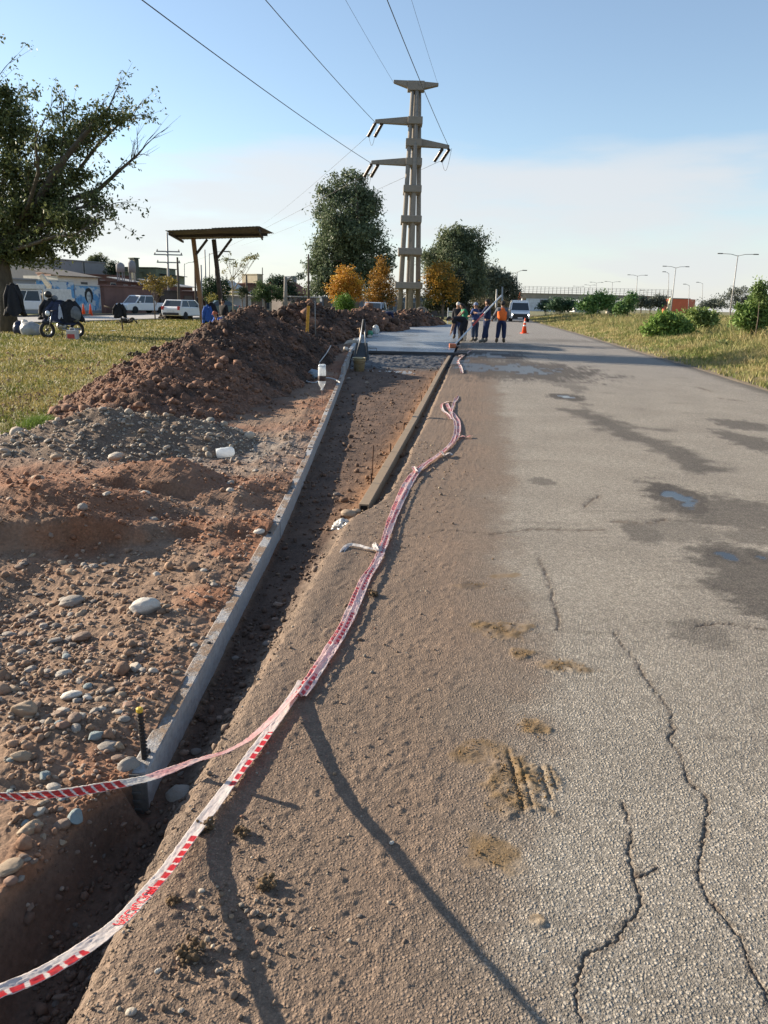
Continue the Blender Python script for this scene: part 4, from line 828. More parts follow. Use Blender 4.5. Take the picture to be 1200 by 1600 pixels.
def letters(txt, fr, s0, height, parent, tv0=.1, flip=True, gap=1.0, col='tape_red', lift=.0012, stretch=1.0):
    """lettering printed on the film: real letter shapes laid along the ribbon"""
    cu = bpy.data.curves.new('t','FONT'); cu.body = txt; cu.size = 1.0; cu.resolution_u = 3; cu.offset = .012
    ob = bpy.data.objects.new('t',cu); COL.objects.link(ob); bpy.context.view_layer.update(); dg = bpy.context.evaluated_depsgraph_get(); me = bpy.data.meshes.new_from_object(ob.evaluated_get(dg)); bpy.data.objects.remove(ob)
    bm = bmesh.new(); bm.from_mesh(me); bmesh.ops.triangulate(bm, faces=bm.faces[:])
    for _ in range(2):
        bmesh.ops.subdivide_edges(bm, edges=[e for e in bm.edges if e.calc_length()>.12], cuts=1); bmesh.ops.triangulate(bm, faces=bm.faces[:])
    s = fr['s']; n = len(s); xs = [v.co.x for v in bm.verts]; w_ = max(xs)
    for v in bm.verts:
        x_,y_ = v.co.x*height*stretch, v.co.y*height
        if flip: x_ = w_*height*stretch-x_; y_ = height*.72-y_
        k = int(np.clip(np.interp(s0+x_, s, np.arange(n)),0,n-1)); m_ = fr['Vv'].shape[1]; tvv = np.clip(tv0+y_/fr['wd'][k],0,.999)*(m_-1); a = int(tvv); f_ = tvv-a
        p = fr['Vv'][k,a]*(1-f_)+fr['Vv'][k,min(a+1,m_-1)]*f_; q = p+fr['N'][k]*lift; v.co = Vector(q)
    me2 = bpy.data.meshes.new('lettering'); bm.to_mesh(me2); bm.free(); return link('lettering', me2, mat(col,(.60,.02,.03),.35,var=.05), parent)
# near tape: from the ground bundle, over the lip, sagging across the trench to the lower left
nearp = [(-.33,2.93,.03),(-.35,2.85,.02),(-.44,2.45,.020),(-.55,1.98,.03),(-.575,1.74,.08),(-.605,1.52,.14)]
nearp += [tuple(G(150,1470,.19)),tuple(G(70,1520,.235)),tuple(G(0,1550,.27)),tuple(G(-90,1582,.33)),tuple(G(-260,1630,.44))]
o, fr = ribbon('barrier_tape', nearp, .046, [-.1,-.15,-.15,-.1,-.1,-.05,0], 51, 'nearest red and white barrier tape sagging over the trench to the lower left corner', n=1500, red_side=(0,.55), pink=.06, phase=.22, wvar=.12, curl=.15)
for s0 in (1.32,1.94): letters('PRECAUCION', fr, s0, .042, o, tv0=.04, stretch=.75, lift=.0022)
upp = [(-.33,2.93,.035),(-.35,2.86,.03),(-.39,2.60,.06),(-.44,2.33,.135),(-.49,2.13,.21),(-.55,1.95,.29),(-.60,1.80,.345)]
upp += [tuple(G(160,1231,.37)),tuple(G(100,1240,.40)),tuple(G(40,1243,.44)),tuple(G(0,1243,.47)),tuple(G(-100,1240,.54)),tuple(G(-300,1225,.68))]
upp = [(-.335,2.95,.02),(-.35,2.85,.02),(-.39,2.62,.06),(-.44,2.33,.13),(-.48,2.12,.21),(-.54,1.94,.29),(-.58,1.78,.36),tuple(G(225,1218,.40)),tuple(G(160,1230,.49)),tuple(G(100,1240,.57)),tuple(G(40,1244,.66)),tuple(G(0,1245,.72)),tuple(G(-100,1240,.86))]
o, fr = ribbon('barrier_tape', upp, .036, [-.5,-.4,-.3,-.1,.2,.4,.5], 57, 'barrier tape stretched over the form end to the left edge, white side up', n=1200, red_side=(0,.9), pink=.42, pink_to=.60, red_from=.66, phase=.0, period=50, wvar=.15, curl=.1, crump=.003)
# the bundle lying on the sandy shoulder
def gpt(px,py,z=.018): return tuple(G(px,py,z))
b1 = [gpt(466,1088),gpt(500,1038),gpt(540,972),gpt(568,908),gpt(586,882),gpt(600,850),gpt(612,808),gpt(634,756),gpt(655,732),gpt(692,706),gpt(714,682),gpt(716,658),gpt(703,640),gpt(698,630)]
b2 = [gpt(472,1086,.03),gpt(506,1036,.03),gpt(545,972,.03),gpt(574,905,.035),gpt(592,874,.03),gpt(604,842,.03),gpt(620,800,.03),gpt(644,752,.03),gpt(662,728,.03),gpt(696,702,.03),gpt(710,682,.03),gpt(711,660,.03),gpt(705,646,.03),gpt(712,622,.02)]
ribbon('barrier_tape', b1, .052, [.1,-.1,.1,-.1,.1,0,.1], 61, 'long strand of barrier tape lying on the sandy shoulder, mostly pink and red', n=1500, pink=.38, period=.5, red_side=(.0,.6), curl=.2, wvar=.22, crump=.006)
ribbon('barrier_tape', b2, .040, [-.2,-.1,-.3,.1,-.2,.1,-.2], 67, 'second strand twisted on top of the long one, mostly white', n=1500, pink=.22, period=.7, phase=.2, red_side=(.2,.7), curl=.25, wvar=.3, crump=.007)
ribbon('barrier_tape', [gpt(594,860,.03),gpt(575,857,.03),gpt(556,852,.03),gpt(543,853,.025),gpt(534,864,.012),gpt(530,878,-.03)], .030, [0,.4,.2], 71, 'short white tail of tape curling from the bundle to the trench lip', n=260, pink=.03, period=2, phase=1.1, curl=.5, wvar=.3, crump=.007)
ribbon('barrier_tape', [gpt(704,655),gpt(700,648),gpt(692,641),gpt(691,632),gpt(700,628),gpt(711,628),gpt(716,619)], .040, [0,.5,-.3], 73, 'loop of tape at the far end of the bundle', n=300, pink=.15, period=1.2, curl=.5, wvar=.3, crump=.01)
ribbon('barrier_tape', [gpt(714,684),gpt(722,682),gpt(728,683),gpt(736,681)], .040, [0,.6,0], 79, 'short knotted tape end poking right from the far part of the bundle', n=160, pink=.3, period=.8, curl=.5, crump=.01)
ribbon('barrier_tape', [gpt(648,734,.03),gpt(651,738,.04),gpt(646,730,.03),gpt(652,733,.02)], .035, [0,.8,0], 83, 'small pale knot of tape at the bend of the bundle', n=120, pink=.1, period=.8, curl=.5, crump=.01)
ribbon('barrier_tape', [gpt(688,705,.03),gpt(694,712,.03),gpt(702,708,.03),gpt(706,711,.02)], .035, [0,.8,0], 89, 'pale flap of tape just below the knotted end', n=120, pink=.05, period=1.8, phase=1, curl=.5, crump=.01)
ribbon('barrier_tape', [gpt(596,862,.03),gpt(588,858,.04),gpt(585,850,.03),gpt(592,856,.03)], .032, [0,.8,0], 97, 'white knot where the short tail leaves the bundle', n=120, pink=.05, period=1.8, phase=1, curl=.5, crump=.01)
# litter of tape by the slab edge
ribbon('barrier_tape', [gpt(722,583,.02),gpt(720,574,.02),gpt(716,565,.02),gpt(724,556,.02),gpt(736,548,.02)], .07, [0,.5,0], 101, 'scrap of tape on wet asphalt beside the slab corner', n=200, pink=.15, period=.9, curl=.5, wvar=.4, crump=.02)
# ---------------------------------------------------------------- shovels, bags and stones by the slab
M_wood = mat('tool_wood',(.28,.17,.08),.7,var=.2,vs=5,scale=(6,6,1)); M_steel = mat('tool_steel',(.28,.29,.30),.45,.7,var=.3,vs=10)
def shovel(base, top, label, d=False):
    root = thing('shovel',label,'shovel',base); tp = Vector(top)-Vector(base); u = tp.normalized(); mb = MB(); mb.tube([u*.34,tp],.018,8); mb.build('shaft', M_wood, root, True)
    mb = MB(); x = u.cross(Vector((0,1,0))).normalized(); mb.tube([tp-x*.09,tp+x*.09],.017,8); mb.build('grip', M_wood, root, True)
    mb = MB(); y = x.cross(u); vs = []
    prof = [(0,.0),(.07,.06),(.11,.16),(.115,.27),(.10,.33),(.02,.36)]
    for w_,h_ in prof:
        for sx,dy in ((-1,.0),(-.5,.025),(0,.035),(.5,.025),(1,.0)): vs.append(u*h_+x*(w_*sx)+y*dy)
    fs_ = [(i*5+k,i*5+k+1,(i+1)*5+k+1,(i+1)*5+k) for i in range(5) for k in range(4)]
    mb.add(vs,fs_); ob = mb.build('blade', M_steel, root, True); sm = ob.modifiers.new('s','SOLIDIFY'); sm.thickness = .004; return root
shovel(tuple(G(564,560,.05)), tuple(P(562,513,26.5)), 'upright shovel with a wooden grip standing at the slab corner')
mb = MB(); root = thing('wheelbarrow','grey wheelbarrow tipped upright at the corner of the slab','wheelbarrow',tuple(G(561,563,.0)))
mb.tube([(-.12,0,.0),(.02,.05,.55),(.10,.06,1.15)],.02,8); mb.tube([(.22,0,.0),(.17,.05,.55),(.13,.06,1.15)],.02,8); mb.build('handle_frame', M_steel, root, True)
mb = MB(); vs = [(-.2,-.02,.02),(.3,-.02,.02),(.24,.1,.5),(-.10,.1,.5),(-.12,.22,.08),(.22,.22,.08),(.18,.25,.42),(-.05,.25,.42)]; mb.add(vs,[(0,1,2,3),(4,7,6,5),(0,4,5,1),(1,5,6,2),(2,6,7,3),(3,7,4,0)]); mb.build('tray', mat('dark_tray',(.05,.06,.07),.5,.3,var=.2), root, bevel=.02)
mb = MB(); mb.lathe([(.05,-.03),(.14,-.035),(.16,0),(.14,.035),(.05,.03)],16,(.14,.05,1.05),M=Matrix.Translation((.12,.05,1.0))@Matrix.Rotation(math.pi/2,4,'Y')@Matrix.Translation((-.14,-.05,-1.05))); mb.build('wheel', mat('rubber',(.02,.02,.02),.8), root, True)
for k,(px,py,w_,tn,lab) in enumerate([(549,540,26,'pale','pale broken concrete chunk beside the slab corner'),(541,549,16,'white','flat white chunk just left of the tall form board'),(556,534,14,'white','white rubble piece behind the concrete chunk'),(577,527,12,'pale','pale stone behind the slab form'),(545,593,10,'grey','grey stone against the tall board'),(573,600,10,'tan','tan stone on the far trench floor'),(594,597,7,'brown','small brown stone beside the cement milk'),(516,706,12,'grey','grey cobble against the trench side of the form'),(521,641,9,'grey','grey stone leaning on the form in the trench')]):
    zz = .03 if py<560 else -.15; g = G(px,py,zz); stone_at(g, w_*depth(g)/F/2, tn, lab, None, k%4, True, flat=1.1)
g = G(587,522,.1); bag('plastic_bag','upright white plastic bag on the far side of the slab form','bag',g,(.16,.16,.24),(.7,.7,.66),41)
g = G(578,524,.1); bag('plastic_bag','small green plastic bag beside the white one','bag',g,(.14,.14,.13),(.06,.28,.16),42)
g = G(668,505,.1); bag('sack','round grey green tarp bundle at the end of the far mounds','sack',g,(.52,.5,.42),(.10,.17,.13),43,amp=.2)
# yellow marker post and pin
g = Vector((P(480,500,25.5).x,25.5,.55)); root = thing('marker_post','yellow wooden stake standing in the earth mounds','stake',tuple(g),0); mb = MB(); mb.bar((-.02,0,-.3),(.045,0,P(482,478,25.5).z-.55),.12,.09); mb.build('stake', mat('yellow_wood',(.60,.30,.03),.7,var=.2,vs=9), root, bevel=.006)
g = Vector((P(493,500,28).x,28,.8)); root = thing('marker_post','thin grey pin just right of the yellow stake','stake',tuple(g),0); mb = MB(); mb.tube([(0,0,-.4),(-.02,0,P(492,470,28).z-.8)],.02,8); mb.build('rod', mat('grey_pin',(.25,.24,.22),.7), root, True)
root = thing('paper_sheet','small scrap of white paper on the lawn','paper',tuple(G(177,517,.04))); mb = MB(); mb.box((-.12,-.08,0),(.12,.08,.02)); mb.build('scrap', mat('paper',(.75,.73,.7),.8), root)
# ---------------------------------------------------------------- traffic cones
M_cone = mat('cone_orange',(.75,.09,.02),.5,var=.08); M_band = mat('cone_band',(.8,.75,.72),.4)
def cone(loc, h, label, bands=True, group=None):
    root = thing('traffic_cone',label,'traffic cone',loc,random.random(),group); s = h/.9
    mb = MB(); mb.box((-.2*s,-.2*s,0),(.2*s,.2*s,.035*s)); mb.build('base', M_cone, root, bevel=.01)
    mb = MB(); mb.lathe([(.155*s,.036*s),(.035*s,.86*s),(.03*s,.9*s)],20); mb.build('cone_body', M_cone, root, True)
    if bands:
        for z0,z1 in ((.42,.50),(.62,.70)):
            r0 = .155-.12*(z0-.036)/.824; r1 = .155-.12*(z1-.036)/.824; mb = MB(); mb.lathe([((r0+.003)*s,z0*s),((r1+.003)*s,z1*s)],20); mb.build('reflective_band', M_band, root, True)
cone(tuple(G(819,521)), .93, 'orange traffic cone standing alone on the road in front of the van')
# ---------------------------------------------------------------- trees
def ragged(lob, k, m=3):
    r_ = random.Random(k*5+1); out = list(lob)
    for q in lob:
        for _ in range(m): out.append((q[0]+r_.uniform(-1,1)*q[2],q[1]-r_.uniform(-.3,1.0)*q[3],q[2]*r_.uniform(.2,.4),q[3]*r_.uniform(.2,.45))+tuple(q[4:]))
    return [(q[0],q[1],q[2]*.88,q[3]*.88)+tuple(q[4:]) for q in out]
def leafmat(name, tr=.3): return mat(name, attr=True, rough=.55, var=.22, vs=1.3, trans=tr, spec=.3)
M_leaf = leafmat('foliage'); M_bark = mat('bark',(.13,.10,.075),.95,var=.35,vs=8,bump=.02,bs=14,scale=(1,1,.25)); M_barkpale = mat('pale_bark',(.30,.26,.21),.9,var=.3,vs=6,bump=.01,bs=10,scale=(1,1,.3))
def leaves(name, pts, size, cols, parent, seed=0, droop=.0, aspect=.45, fold=True, normal_up=.3):
    """one mesh of leaf-sized blades, one at every point"""
    r = np.random.default_rng(seed); n = len(pts); a = r.normal(size=(n,3)); a[:,2] -= droop; a /= np.linalg.norm(a,axis=1)[:,None]
    b = r.normal(size=(n,3)); b -= a*(a*b).sum(1)[:,None]; b /= np.linalg.norm(b,axis=1)[:,None]; s = np.asarray(size)*r.uniform(.6,1.35,n)
    a *= s[:,None]; b *= (s*aspect)[:,None]; p = np.asarray(pts)
    V = np.stack([p, p+a*.5+b*.5, p+a, p+a*.5-b*.5],1).reshape(-1,3); Q = np.arange(n*4).reshape(n,4)
    return np_mesh(name, V, Q, M_leaf, parent, False, cols=np.repeat(cols,4,0))
def crown_points(blobs, n, seed, clump=.5, per=40, inner=.35):
    """blobs: (x,y,z,rx,ry,rz). Clumps sit in and on the lobes; leaves crowd round each clump"""
    r = np.random.default_rng(seed); B = np.array(blobs); vol = (B[:,3]*B[:,4]*B[:,5])**(2/3); pr = vol/vol.sum(); nc = max(4,n//per)
    k = r.choice(len(B), nc, p=pr); d = r.normal(size=(nc,3)); d /= np.linalg.norm(d,axis=1)[:,None]; rad = np.clip(r.uniform(inner,1,nc)**.5+r.normal(0,.06,nc),0,1.12)
    c = B[k,:3]+d*B[k,3:6]*rad[:,None]; cs = clump*np.exp(r.normal(0,.35,nc)); j = r.integers(0,nc,n); off = r.normal(size=(n,3)); off /= np.linalg.norm(off,axis=1)[:,None]; off *= (r.uniform(0,1,n)**.45*cs[j])[:,None]; off[:,2] *= .7
    return c[j]+off, j, nc
def tree(name, label, base, blobs, nleaf, lsize, c0, c1, trunk_r, seed, kind='tree', clump=.6, group=None, trunk_h=None, bark=None, c2=None, limbs=7, per=45, droop=.2, lean=(0,0), inner=.35):
    root = thing(name, label, kind, tuple(base), 0, group); b = Vector(base); r = random.Random(seed); Bl = [tuple(Vector(q[:3])-b)+tuple(q[3:]) for q in blobs]
    top = max(Bl, key=lambda q:q[2]); cz = sum(q[2] for q in Bl)/len(Bl); mb = MB(); th = trunk_h or cz*.6
    mb.tube([(0,0,-.3),(trunk_r*.1,0,th*.3),(lean[0]*.5,lean[1]*.5,th*.65),(lean[0],lean[1],th)],[trunk_r*1.25,trunk_r,trunk_r*.9,trunk_r*.72],10)
    st_ = Vector((lean[0],lean[1],th*.97))
    for q in (Bl*3)[:limbs]:
        e = Vector(q[:3])+Vector((r.uniform(-.5,.5)*q[3],r.uniform(-.5,.5)*q[4],r.uniform(-.2,.7)*q[5])); mid = st_.lerp(e,.5)+Vector((r.uniform(-.1,.1),r.uniform(-.1,.1),.06))*(e-st_).length
        mb.tube([st_,mid,e],[trunk_r*.5,trunk_r*.28,trunk_r*.07],7)
        for _ in range(2):
            e2 = mid+Vector((r.uniform(-1,1)*q[3],r.uniform(-1,1)*q[4],r.uniform(-.1,1)*q[5]))*.7; mb.tube([mid,mid.lerp(e2,.5)+Vector((0,0,.1)),e2],[trunk_r*.2,trunk_r*.12,trunk_r*.03],5)
    mb.build('trunk', bark or M_bark, root, True)
    p, j, nc = crown_points(Bl, nleaf, seed, clump, per, inner); rg = np.random.default_rng(seed+1); tc_ = rg.uniform(0,1,nc)[j]; col = lerpc(np.array(c0),np.array(c1),np.clip(tc_+rg.normal(0,.15,len(p)),0,1))
    if c2 is not None: m_ = rg.uniform(0,1,nc)[j] < .22; col[m_] = np.array(c2)
    leaves('crown', p, lsize, col*rg.uniform(.8,1.2,(len(p),1)), root, seed+2, droop)
    return root
def pb(Y, lst, dy=.9):
    """lobes from their place in the view: (px, py, half width px, half height px[, shift in depth])"""
    out = []
    for q in lst:
        dY = q[4] if len(q) > 4 else 0; c = P(q[0],q[1],Y+dY); s = pxm(Y+dY); out.append((c.x,c.y,c.z,q[2]*s,(q[2]+q[3])*.5*s*dy,q[3]*s))
    return out
DKG = (.030,.050,.020); MDG = (.065,.095,.035); GRG = (.075,.095,.055); ORA = (.42,.20,.025); ORB = (.25,.12,.02)
def onground(px,Y,z=0): c = P(px,480,Y); return (c.x,Y,z)
tree('eucalyptus_tree','tall dense eucalyptus left of the concrete pylon', onground(545,112), pb(112,ragged([(548,290,26,24),(523,300,14,22),(540,330,42,40),(572,335,22,34),(548,375,46,42),(520,400,32,50),(575,400,28,50),(540,440,50,38),(500,435,18,40),(592,420,14,30),(498,390,12,20),(518,360,18,26,-3),(560,360,22,26,-3)],1)), 56000,.38,(.075,.108,.055),(.18,.22,.125),.7,1001,clump=1.15,limbs=11,per=60,droop=.8)
tree('eucalyptus_tree','big rounded eucalyptus right of the pylon behind the orange tree', onground(722,125), pb(125,ragged([(712,378,30,24),(735,385,16,30),(708,400,40,30),(738,412,18,34),(690,415,26,30),(728,440,30,34),(672,405,10,16),(715,425,26,30,-3),(745,450,14,26)],2)), 38000,.40,(.075,.105,.055),(.19,.22,.12),.6,1002,clump=1.2,limbs=8,per=60,droop=.8)
tree('eucalyptus_tree','farther eucalyptus grove tree right of the rounded one', onground(763,150), pb(150,ragged([(760,428,20,20),(775,437,20,18),(748,445,20,24),(770,460,26,24),(756,475,22,16)],3)), 17000,.44,(.09,.12,.08),(.20,.22,.15),.5,1003,clump=1.3,per=55,droop=.7)
tree('eucalyptus_tree','small grey green tree at the right end of the grove', onground(792,150), pb(150,[(792,440,12,12),(795,458,14,18),(786,475,16,14)]), 7500,.40,(.07,.09,.06),(.14,.15,.10),.3,1004,clump=1.1,per=45,droop=.7)
tree('autumn_tree','bright orange autumn tree left of the pylon, above the green shrub', onground(541,92), pb(92,[(540,428,12,12),(530,445,14,16),(552,445,14,16),(541,440,20,16),(541,455,24,14),(556,458,10,14),(524,458,10,12)]), 7500,.24,(.34,.16,.025),(.62,.33,.05),.16,1005,clump=.6,per=35,group=None,c2=(.55,.36,.06))
tree('autumn_tree','brown orange autumn tree between the bright one and the pylon', onground(597,96), pb(96,[(598,418,10,14),(594,436,14,18),(606,445,12,18),(590,458,20,16),(604,468,16,12),(582,462,12,14)]), 7000,.24,(.20,.11,.025),(.46,.25,.045),.16,1006,clump=.6,per=35,c2=(.07,.08,.03))
tree('autumn_tree','autumn tree in orange and green right of the pylon', onground(692,88), pb(88,[(690,422,20,12),(696,440,22,16),(684,445,20,20),(702,452,16,16),(690,462,24,12),(674,432,8,12)]), 9000,.24,(.19,.13,.025),(.60,.32,.05),.16,1007,clump=.65,per=35,c2=(.06,.085,.025))
tree('dark_tree','very dark tree behind the orange and green one', onground(708,98), pb(98,[(712,440,18,20),(716,458,16,18),(700,474,22,12),(676,470,14,14),(718,472,10,14)]), 7000,.30,(.014,.022,.011),(.035,.05,.022),.2,1008,clump=.9,per=40)
for k,(px,Y,lob,lab) in enumerate([(745,118,[(742,484,14,10),(756,480,10,14)],'low scrubby tree behind the workers'),(770,130,[(768,482,14,10),(782,480,10,13)],'low brownish scrub tree near the two pale trunks'),(645,120,[(648,470,14,16),(662,476,10,12)],'thin hazy tree visible between the pylon legs'),(612,118,[(620,470,10,14),(610,478,12,8)],'thin dim tree left of the pylon legs')]):
    tree('scrub_tree',lab, onground(px,Y), pb(Y,lob), 2200,.32,(.06,.065,.035),(.15,.12,.07),.12,1020+k,clump=1.0,per=35)
def shrub(name,label,px,Y,lob,n,ls,c0,c1,seed,kind='shrub',clump=.35,group=None,c2=None,base=0,stems=5,droop=.0):
    b = onground(px,Y,base); root = thing(name,label,kind,b,0,group); Bl = [tuple(Vector(q[:3])-Vector(b))+tuple(q[3:]) for q in pb(Y,lob)]; r = random.Random(seed); mb = MB()
    for q in (Bl*3)[:stems]: mb.tube([(r.uniform(-.1,.1),0,-.1),Vector(q[:3])*.5+Vector((r.uniform(-.1,.1),0,0)),Vector(q[:3])+Vector((0,0,q[5]*.6))],[.03,.02,.008],5)
    mb.build('stems', M_bark, root, True); p, j, nc = crown_points(Bl, n, seed, clump, 30, .1); p[:,2] = np.maximum(p[:,2],.02); rg = np.random.default_rng(seed+1); t = rg.uniform(0,1,nc)[j]; col = lerpc(np.array(c0),np.array(c1),np.clip(t+rg.normal(0,.2,len(p)),0,1))
    if c2 is not None: m_ = rg.uniform(0,1,nc)[j] < .2; col[m_] = np.array(c2)
    leaves('foliage_mass', p, ls, col, root, seed+2, droop); return root
shrub('green_shrub','bright green bushy shrub under the orange tree',537,84,[(537,470,14,12),(533,482,11,10),(545,480,10,10)],3500,.20,(.06,.12,.02),(.14,.24,.04),1101,clump=.5)
# left foreground tree, sun behind it
LT = 34.0
def left_tree():
    b = Vector(onground(12,LT)); root = thing('shade_tree','big dark leaning tree at the left edge with bare twigs reaching right','tree',tuple(b)); mb = MB(); r = random.Random(5)
    W0 = lambda px,py,dY=0: P(px,py,LT+dY)-b
    trunk = [Vector((0,0,-.2)),W0(10,480),W0(8,440),W0(2,405),W0(12,378)]; mb.tube([Vector((0,0,-.3))]+trunk[1:],[.46,.34,.31,.30,.26],14)
    tips = []
    main = [ ([(12,378),(50,330),(88,265),(128,215),(160,180),(176,160)],.20,-1), ([(20,365),(60,335),(110,312),(150,300),(185,268),(215,242),(232,222)],.16,0), ([(12,378),(40,345),(75,305),(95,262),(100,200),(99,158)],.17,1.5), ([(8,390),(-20,330),(-40,250),(-30,170),(0,110)],.22,1), ([(10,380),(0,320),(10,260),(18,200),(30,140)],.16,2.5), ([(20,370),(70,350),(120,325),(150,322),(175,330)],.09,-2), ([(2,405),(-60,350),(-120,280),(-150,200)],.2,-1), ([(12,378),(70,320),(112,280),(150,230),(190,190),(212,180)],.12,2), ([(5,395),(40,385),(85,370),(120,365),(150,345)],.08,-3), ([(2,400),(-20,370),(-60,360),(-110,380)],.12,3), ([(15,375),(45,320),(60,270),(55,220),(70,185)],.1,-2.5) ]
    for pts, r0, dY in main:
        q = [W0(x_,y_,dY*min(1,i*.4)) for i,(x_,y_) in enumerate(pts)]; rs = [r0*(1-i/(len(q)-1))**.9+.012 for i in range(len(q))]; mb.tube(q, rs, 8)
        for i in range(1,len(q)):
            for _ in range(5):
                p0 = q[i-1].lerp(q[i], r.random()); d = (q[i]-q[i-1]).normalized(); side = Vector((r.uniform(-1,1),r.uniform(-1,1),r.uniform(-.5,1))).normalized(); e = p0+(d*.9+side*.8)*r.uniform(.35,.95); mb.tube([p0,p0.lerp(e,.5)+Vector((0,0,.05)),e],[rs[i]*.35+.012,.014,.006],5); tips.append((e,pts[i][0]))
                for _ in range(2): e2 = e+(d+Vector((r.uniform(-1,1),r.uniform(-1,1),r.uniform(-.6,.8))))*r.uniform(.2,.6); mb.tube([p0.lerp(e,.7),e2],[.009,.003],4); tips.append((e2,pts[i][0]))
    mb.build('trunk', mat('dark_bark',(.075,.062,.045),.95,var=.35,vs=8,bump=.02,bs=14,scale=(1,1,.3)), root, True)
    blobs = pb(LT,[(-30,165,44,30),(10,190,36,34),(50,205,12,14,1),(20,260,50,45),(80,240,28,30,1),(120,215,24,28),(140,200,22,20,1),(165,185,20,16,-1),(196,185,14,9,1),(90,185,10,14,1),(30,330,55,50),(80,310,45,40),(-20,340,40,40),(120,275,30,22,1),(95,350,50,26),(130,350,22,14,-2),(60,385,40,24),(20,390,50,26),(-20,400,40,24),(105,335,36,18,-2),(-40,130,40,16),(0,140,20,12),(110,385,22,12,-1),(150,312,18,14,-1),(55,150,12,10,1)])
    Bl = [tuple(Vector(q[:3])-b)+tuple(q[3:]) for q in blobs]; p, j, nc = crown_points(Bl, 42000, 77, .34, 34, .0)
    rg = np.random.default_rng(8); tp = np.array([tuple(t[0]) for t in tips if t[1] < 214]); k = rg.integers(0,len(tp),5000); p2 = tp[k]+rg.normal(0,.10,(5000,3)); p2[:,2] -= .06
    p = np.concatenate([p,p2]); col = lerpc(np.array([.055,.075,.028]),np.array([.17,.19,.07]),rg.uniform(0,1,len(p))**1.5); leaves('crown', p, .155, col, root, 9, .5, .5)
left_tree()
# young and roadside trees
def sapling(name,label,px,Y,py_top,py_base,lob,n,ls,c0,c1,seed,stake=None,r=.05,group=None,kind='young tree'):
    c = P(px,py_base,Y); b = Vector((c.x,Y,0)); root = thing(name,label,kind,tuple(b),0,group); mb = MB(); rn = random.Random(seed); tp = P(px+ (stake or 0),py_top,Y)-b
    mb.tube([(0,0,-.1),(rn.uniform(-.05,.05),0,tp.z*.5),tp],[r,r*.8,r*.3],7); ends = []
    for q in lob:
        e = P(q[0],q[1],Y+rn.uniform(-.8,.8))-b; s_ = Vector((tp.x*.5,0,tp.z*rn.uniform(.35,.75))); mb.tube([s_,s_.lerp(e,.5)+Vector((0,0,-.1)),e],[r*.5,r*.35,r*.12],5); ends.append((e,max(q[2],q[3])*pxm(Y)))
        for _ in range(3): e2 = e+Vector((rn.uniform(-1,1),rn.uniform(-1,1),rn.uniform(-.5,.8)))*q[2]*pxm(Y); mb.tube([s_.lerp(e,.6),e2],[r*.2,r*.06],4)
    mb.build('trunk', M_barkpale if r < .05 else M_bark, root, True)
    Bl = [tuple(e)+(s_,s_,s_*.8) for e,s_ in ends]; p, j, nc = crown_points(Bl, n, seed, .22 if ls<.2 else .4, 14, .0); rg = np.random.default_rng(seed); t = rg.uniform(0,1,nc)[j]; leaves('crown', p, ls, lerpc(np.array(c0),np.array(c1),t), root, seed+1, .3, .6); return root
sapling('sapling','thin young tree with sparse leaves behind the shelter',365,52,405,500,[(356,395,5,4),(352,405,6,5),(368,412,6,5),(375,415,8,6),(383,405,7,6),(395,402,6,4),(402,400,4,3),(378,425,7,6),(360,432,6,5),(388,412,6,5),(349,424,5,4)],420,.13,(.13,.14,.05),(.24,.22,.09),1201,r=.045)
sapling('sapling','slender street tree with yellow brown leaves in front of the pickup',243,58,440,506,[(236,437,8,7),(244,440,8,8),(228,440,7,6),(252,442,9,6),(262,440,9,6),(270,442,8,5),(238,450,7,7),(247,452,8,5),(232,447,6,5)],1500,.15,(.16,.11,.025),(.30,.24,.06),1202,r=.05)
tree('street_tree','rounded dark green tree between the shelter posts',onground(338,92),pb(92,[(330,448,14,14),(345,452,14,16),(336,462,18,14)]),4500,.25,(.025,.05,.022),(.06,.095,.04),.16,1203,clump=.5)
tree('street_tree','small bushy green tree in front of the white garage',onground(415,92),pb(92,[(414,448,12,8),(405,456,12,9),(425,456,14,9),(415,462,18,8),(436,462,8,6)]),4500,.22,(.045,.075,.025),(.10,.15,.05),.12,1204,clump=.45)
tree('street_tree','darker tree behind the bushy one, by the grey pole',onground(443,100),pb(100,[(436,440,16,8),(446,448,16,12),(452,460,14,12),(430,444,10,8),(466,432,6,3)]),4500,.25,(.022,.045,.028),(.05,.08,.045),.15,1205,clump=.55)
tree('street_tree','small ball shaped tree by the yellow house',onground(379,86),pb(86,[(379,456,7,7)]),1200,.16,(.03,.045,.02),(.06,.075,.03),.08,1206,clump=.25,limbs=3)
shrub('garden_bush','yellow green bush at the foot of the shelter posts view',333,88,[(332,466,6,7),(333,474,5,5)],900,.18,(.18,.17,.04),(.30,.26,.06),1207)
shrub('garden_bush','small green bush before the grey wall near the tall eucalyptus',474,100,[(474,475,8,9),(470,480,6,6)],900,.2,(.05,.09,.03),(.10,.15,.05),1208)
tree('roof_tree','round olive tree showing above the grey flat roof',onground(152,128),pb(128,[(152,402,10,6),(146,406,8,5),(160,406,6,4)]),1500,.3,(.08,.10,.04),(.15,.17,.08),.15,1209,clump=.5)
tree('roof_tree','dark green tree behind the right end of the grey building',onground(175,124),pb(124,[(175,418,8,10),(182,422,7,7),(170,425,8,8)]),1500,.3,(.025,.04,.022),(.05,.07,.035),.15,1210,clump=.6)
tree('far_tree','pale hazy trees far behind the white garage roofs',onground(372,190),pb(190,[(358,458,14,6),(376,460,10,5),(345,462,10,5)]),1500,.5,(.14,.16,.13),(.20,.21,.18),.15,1211,clump=1.0)  # leaf colour paled and greyed to carry the distance haze
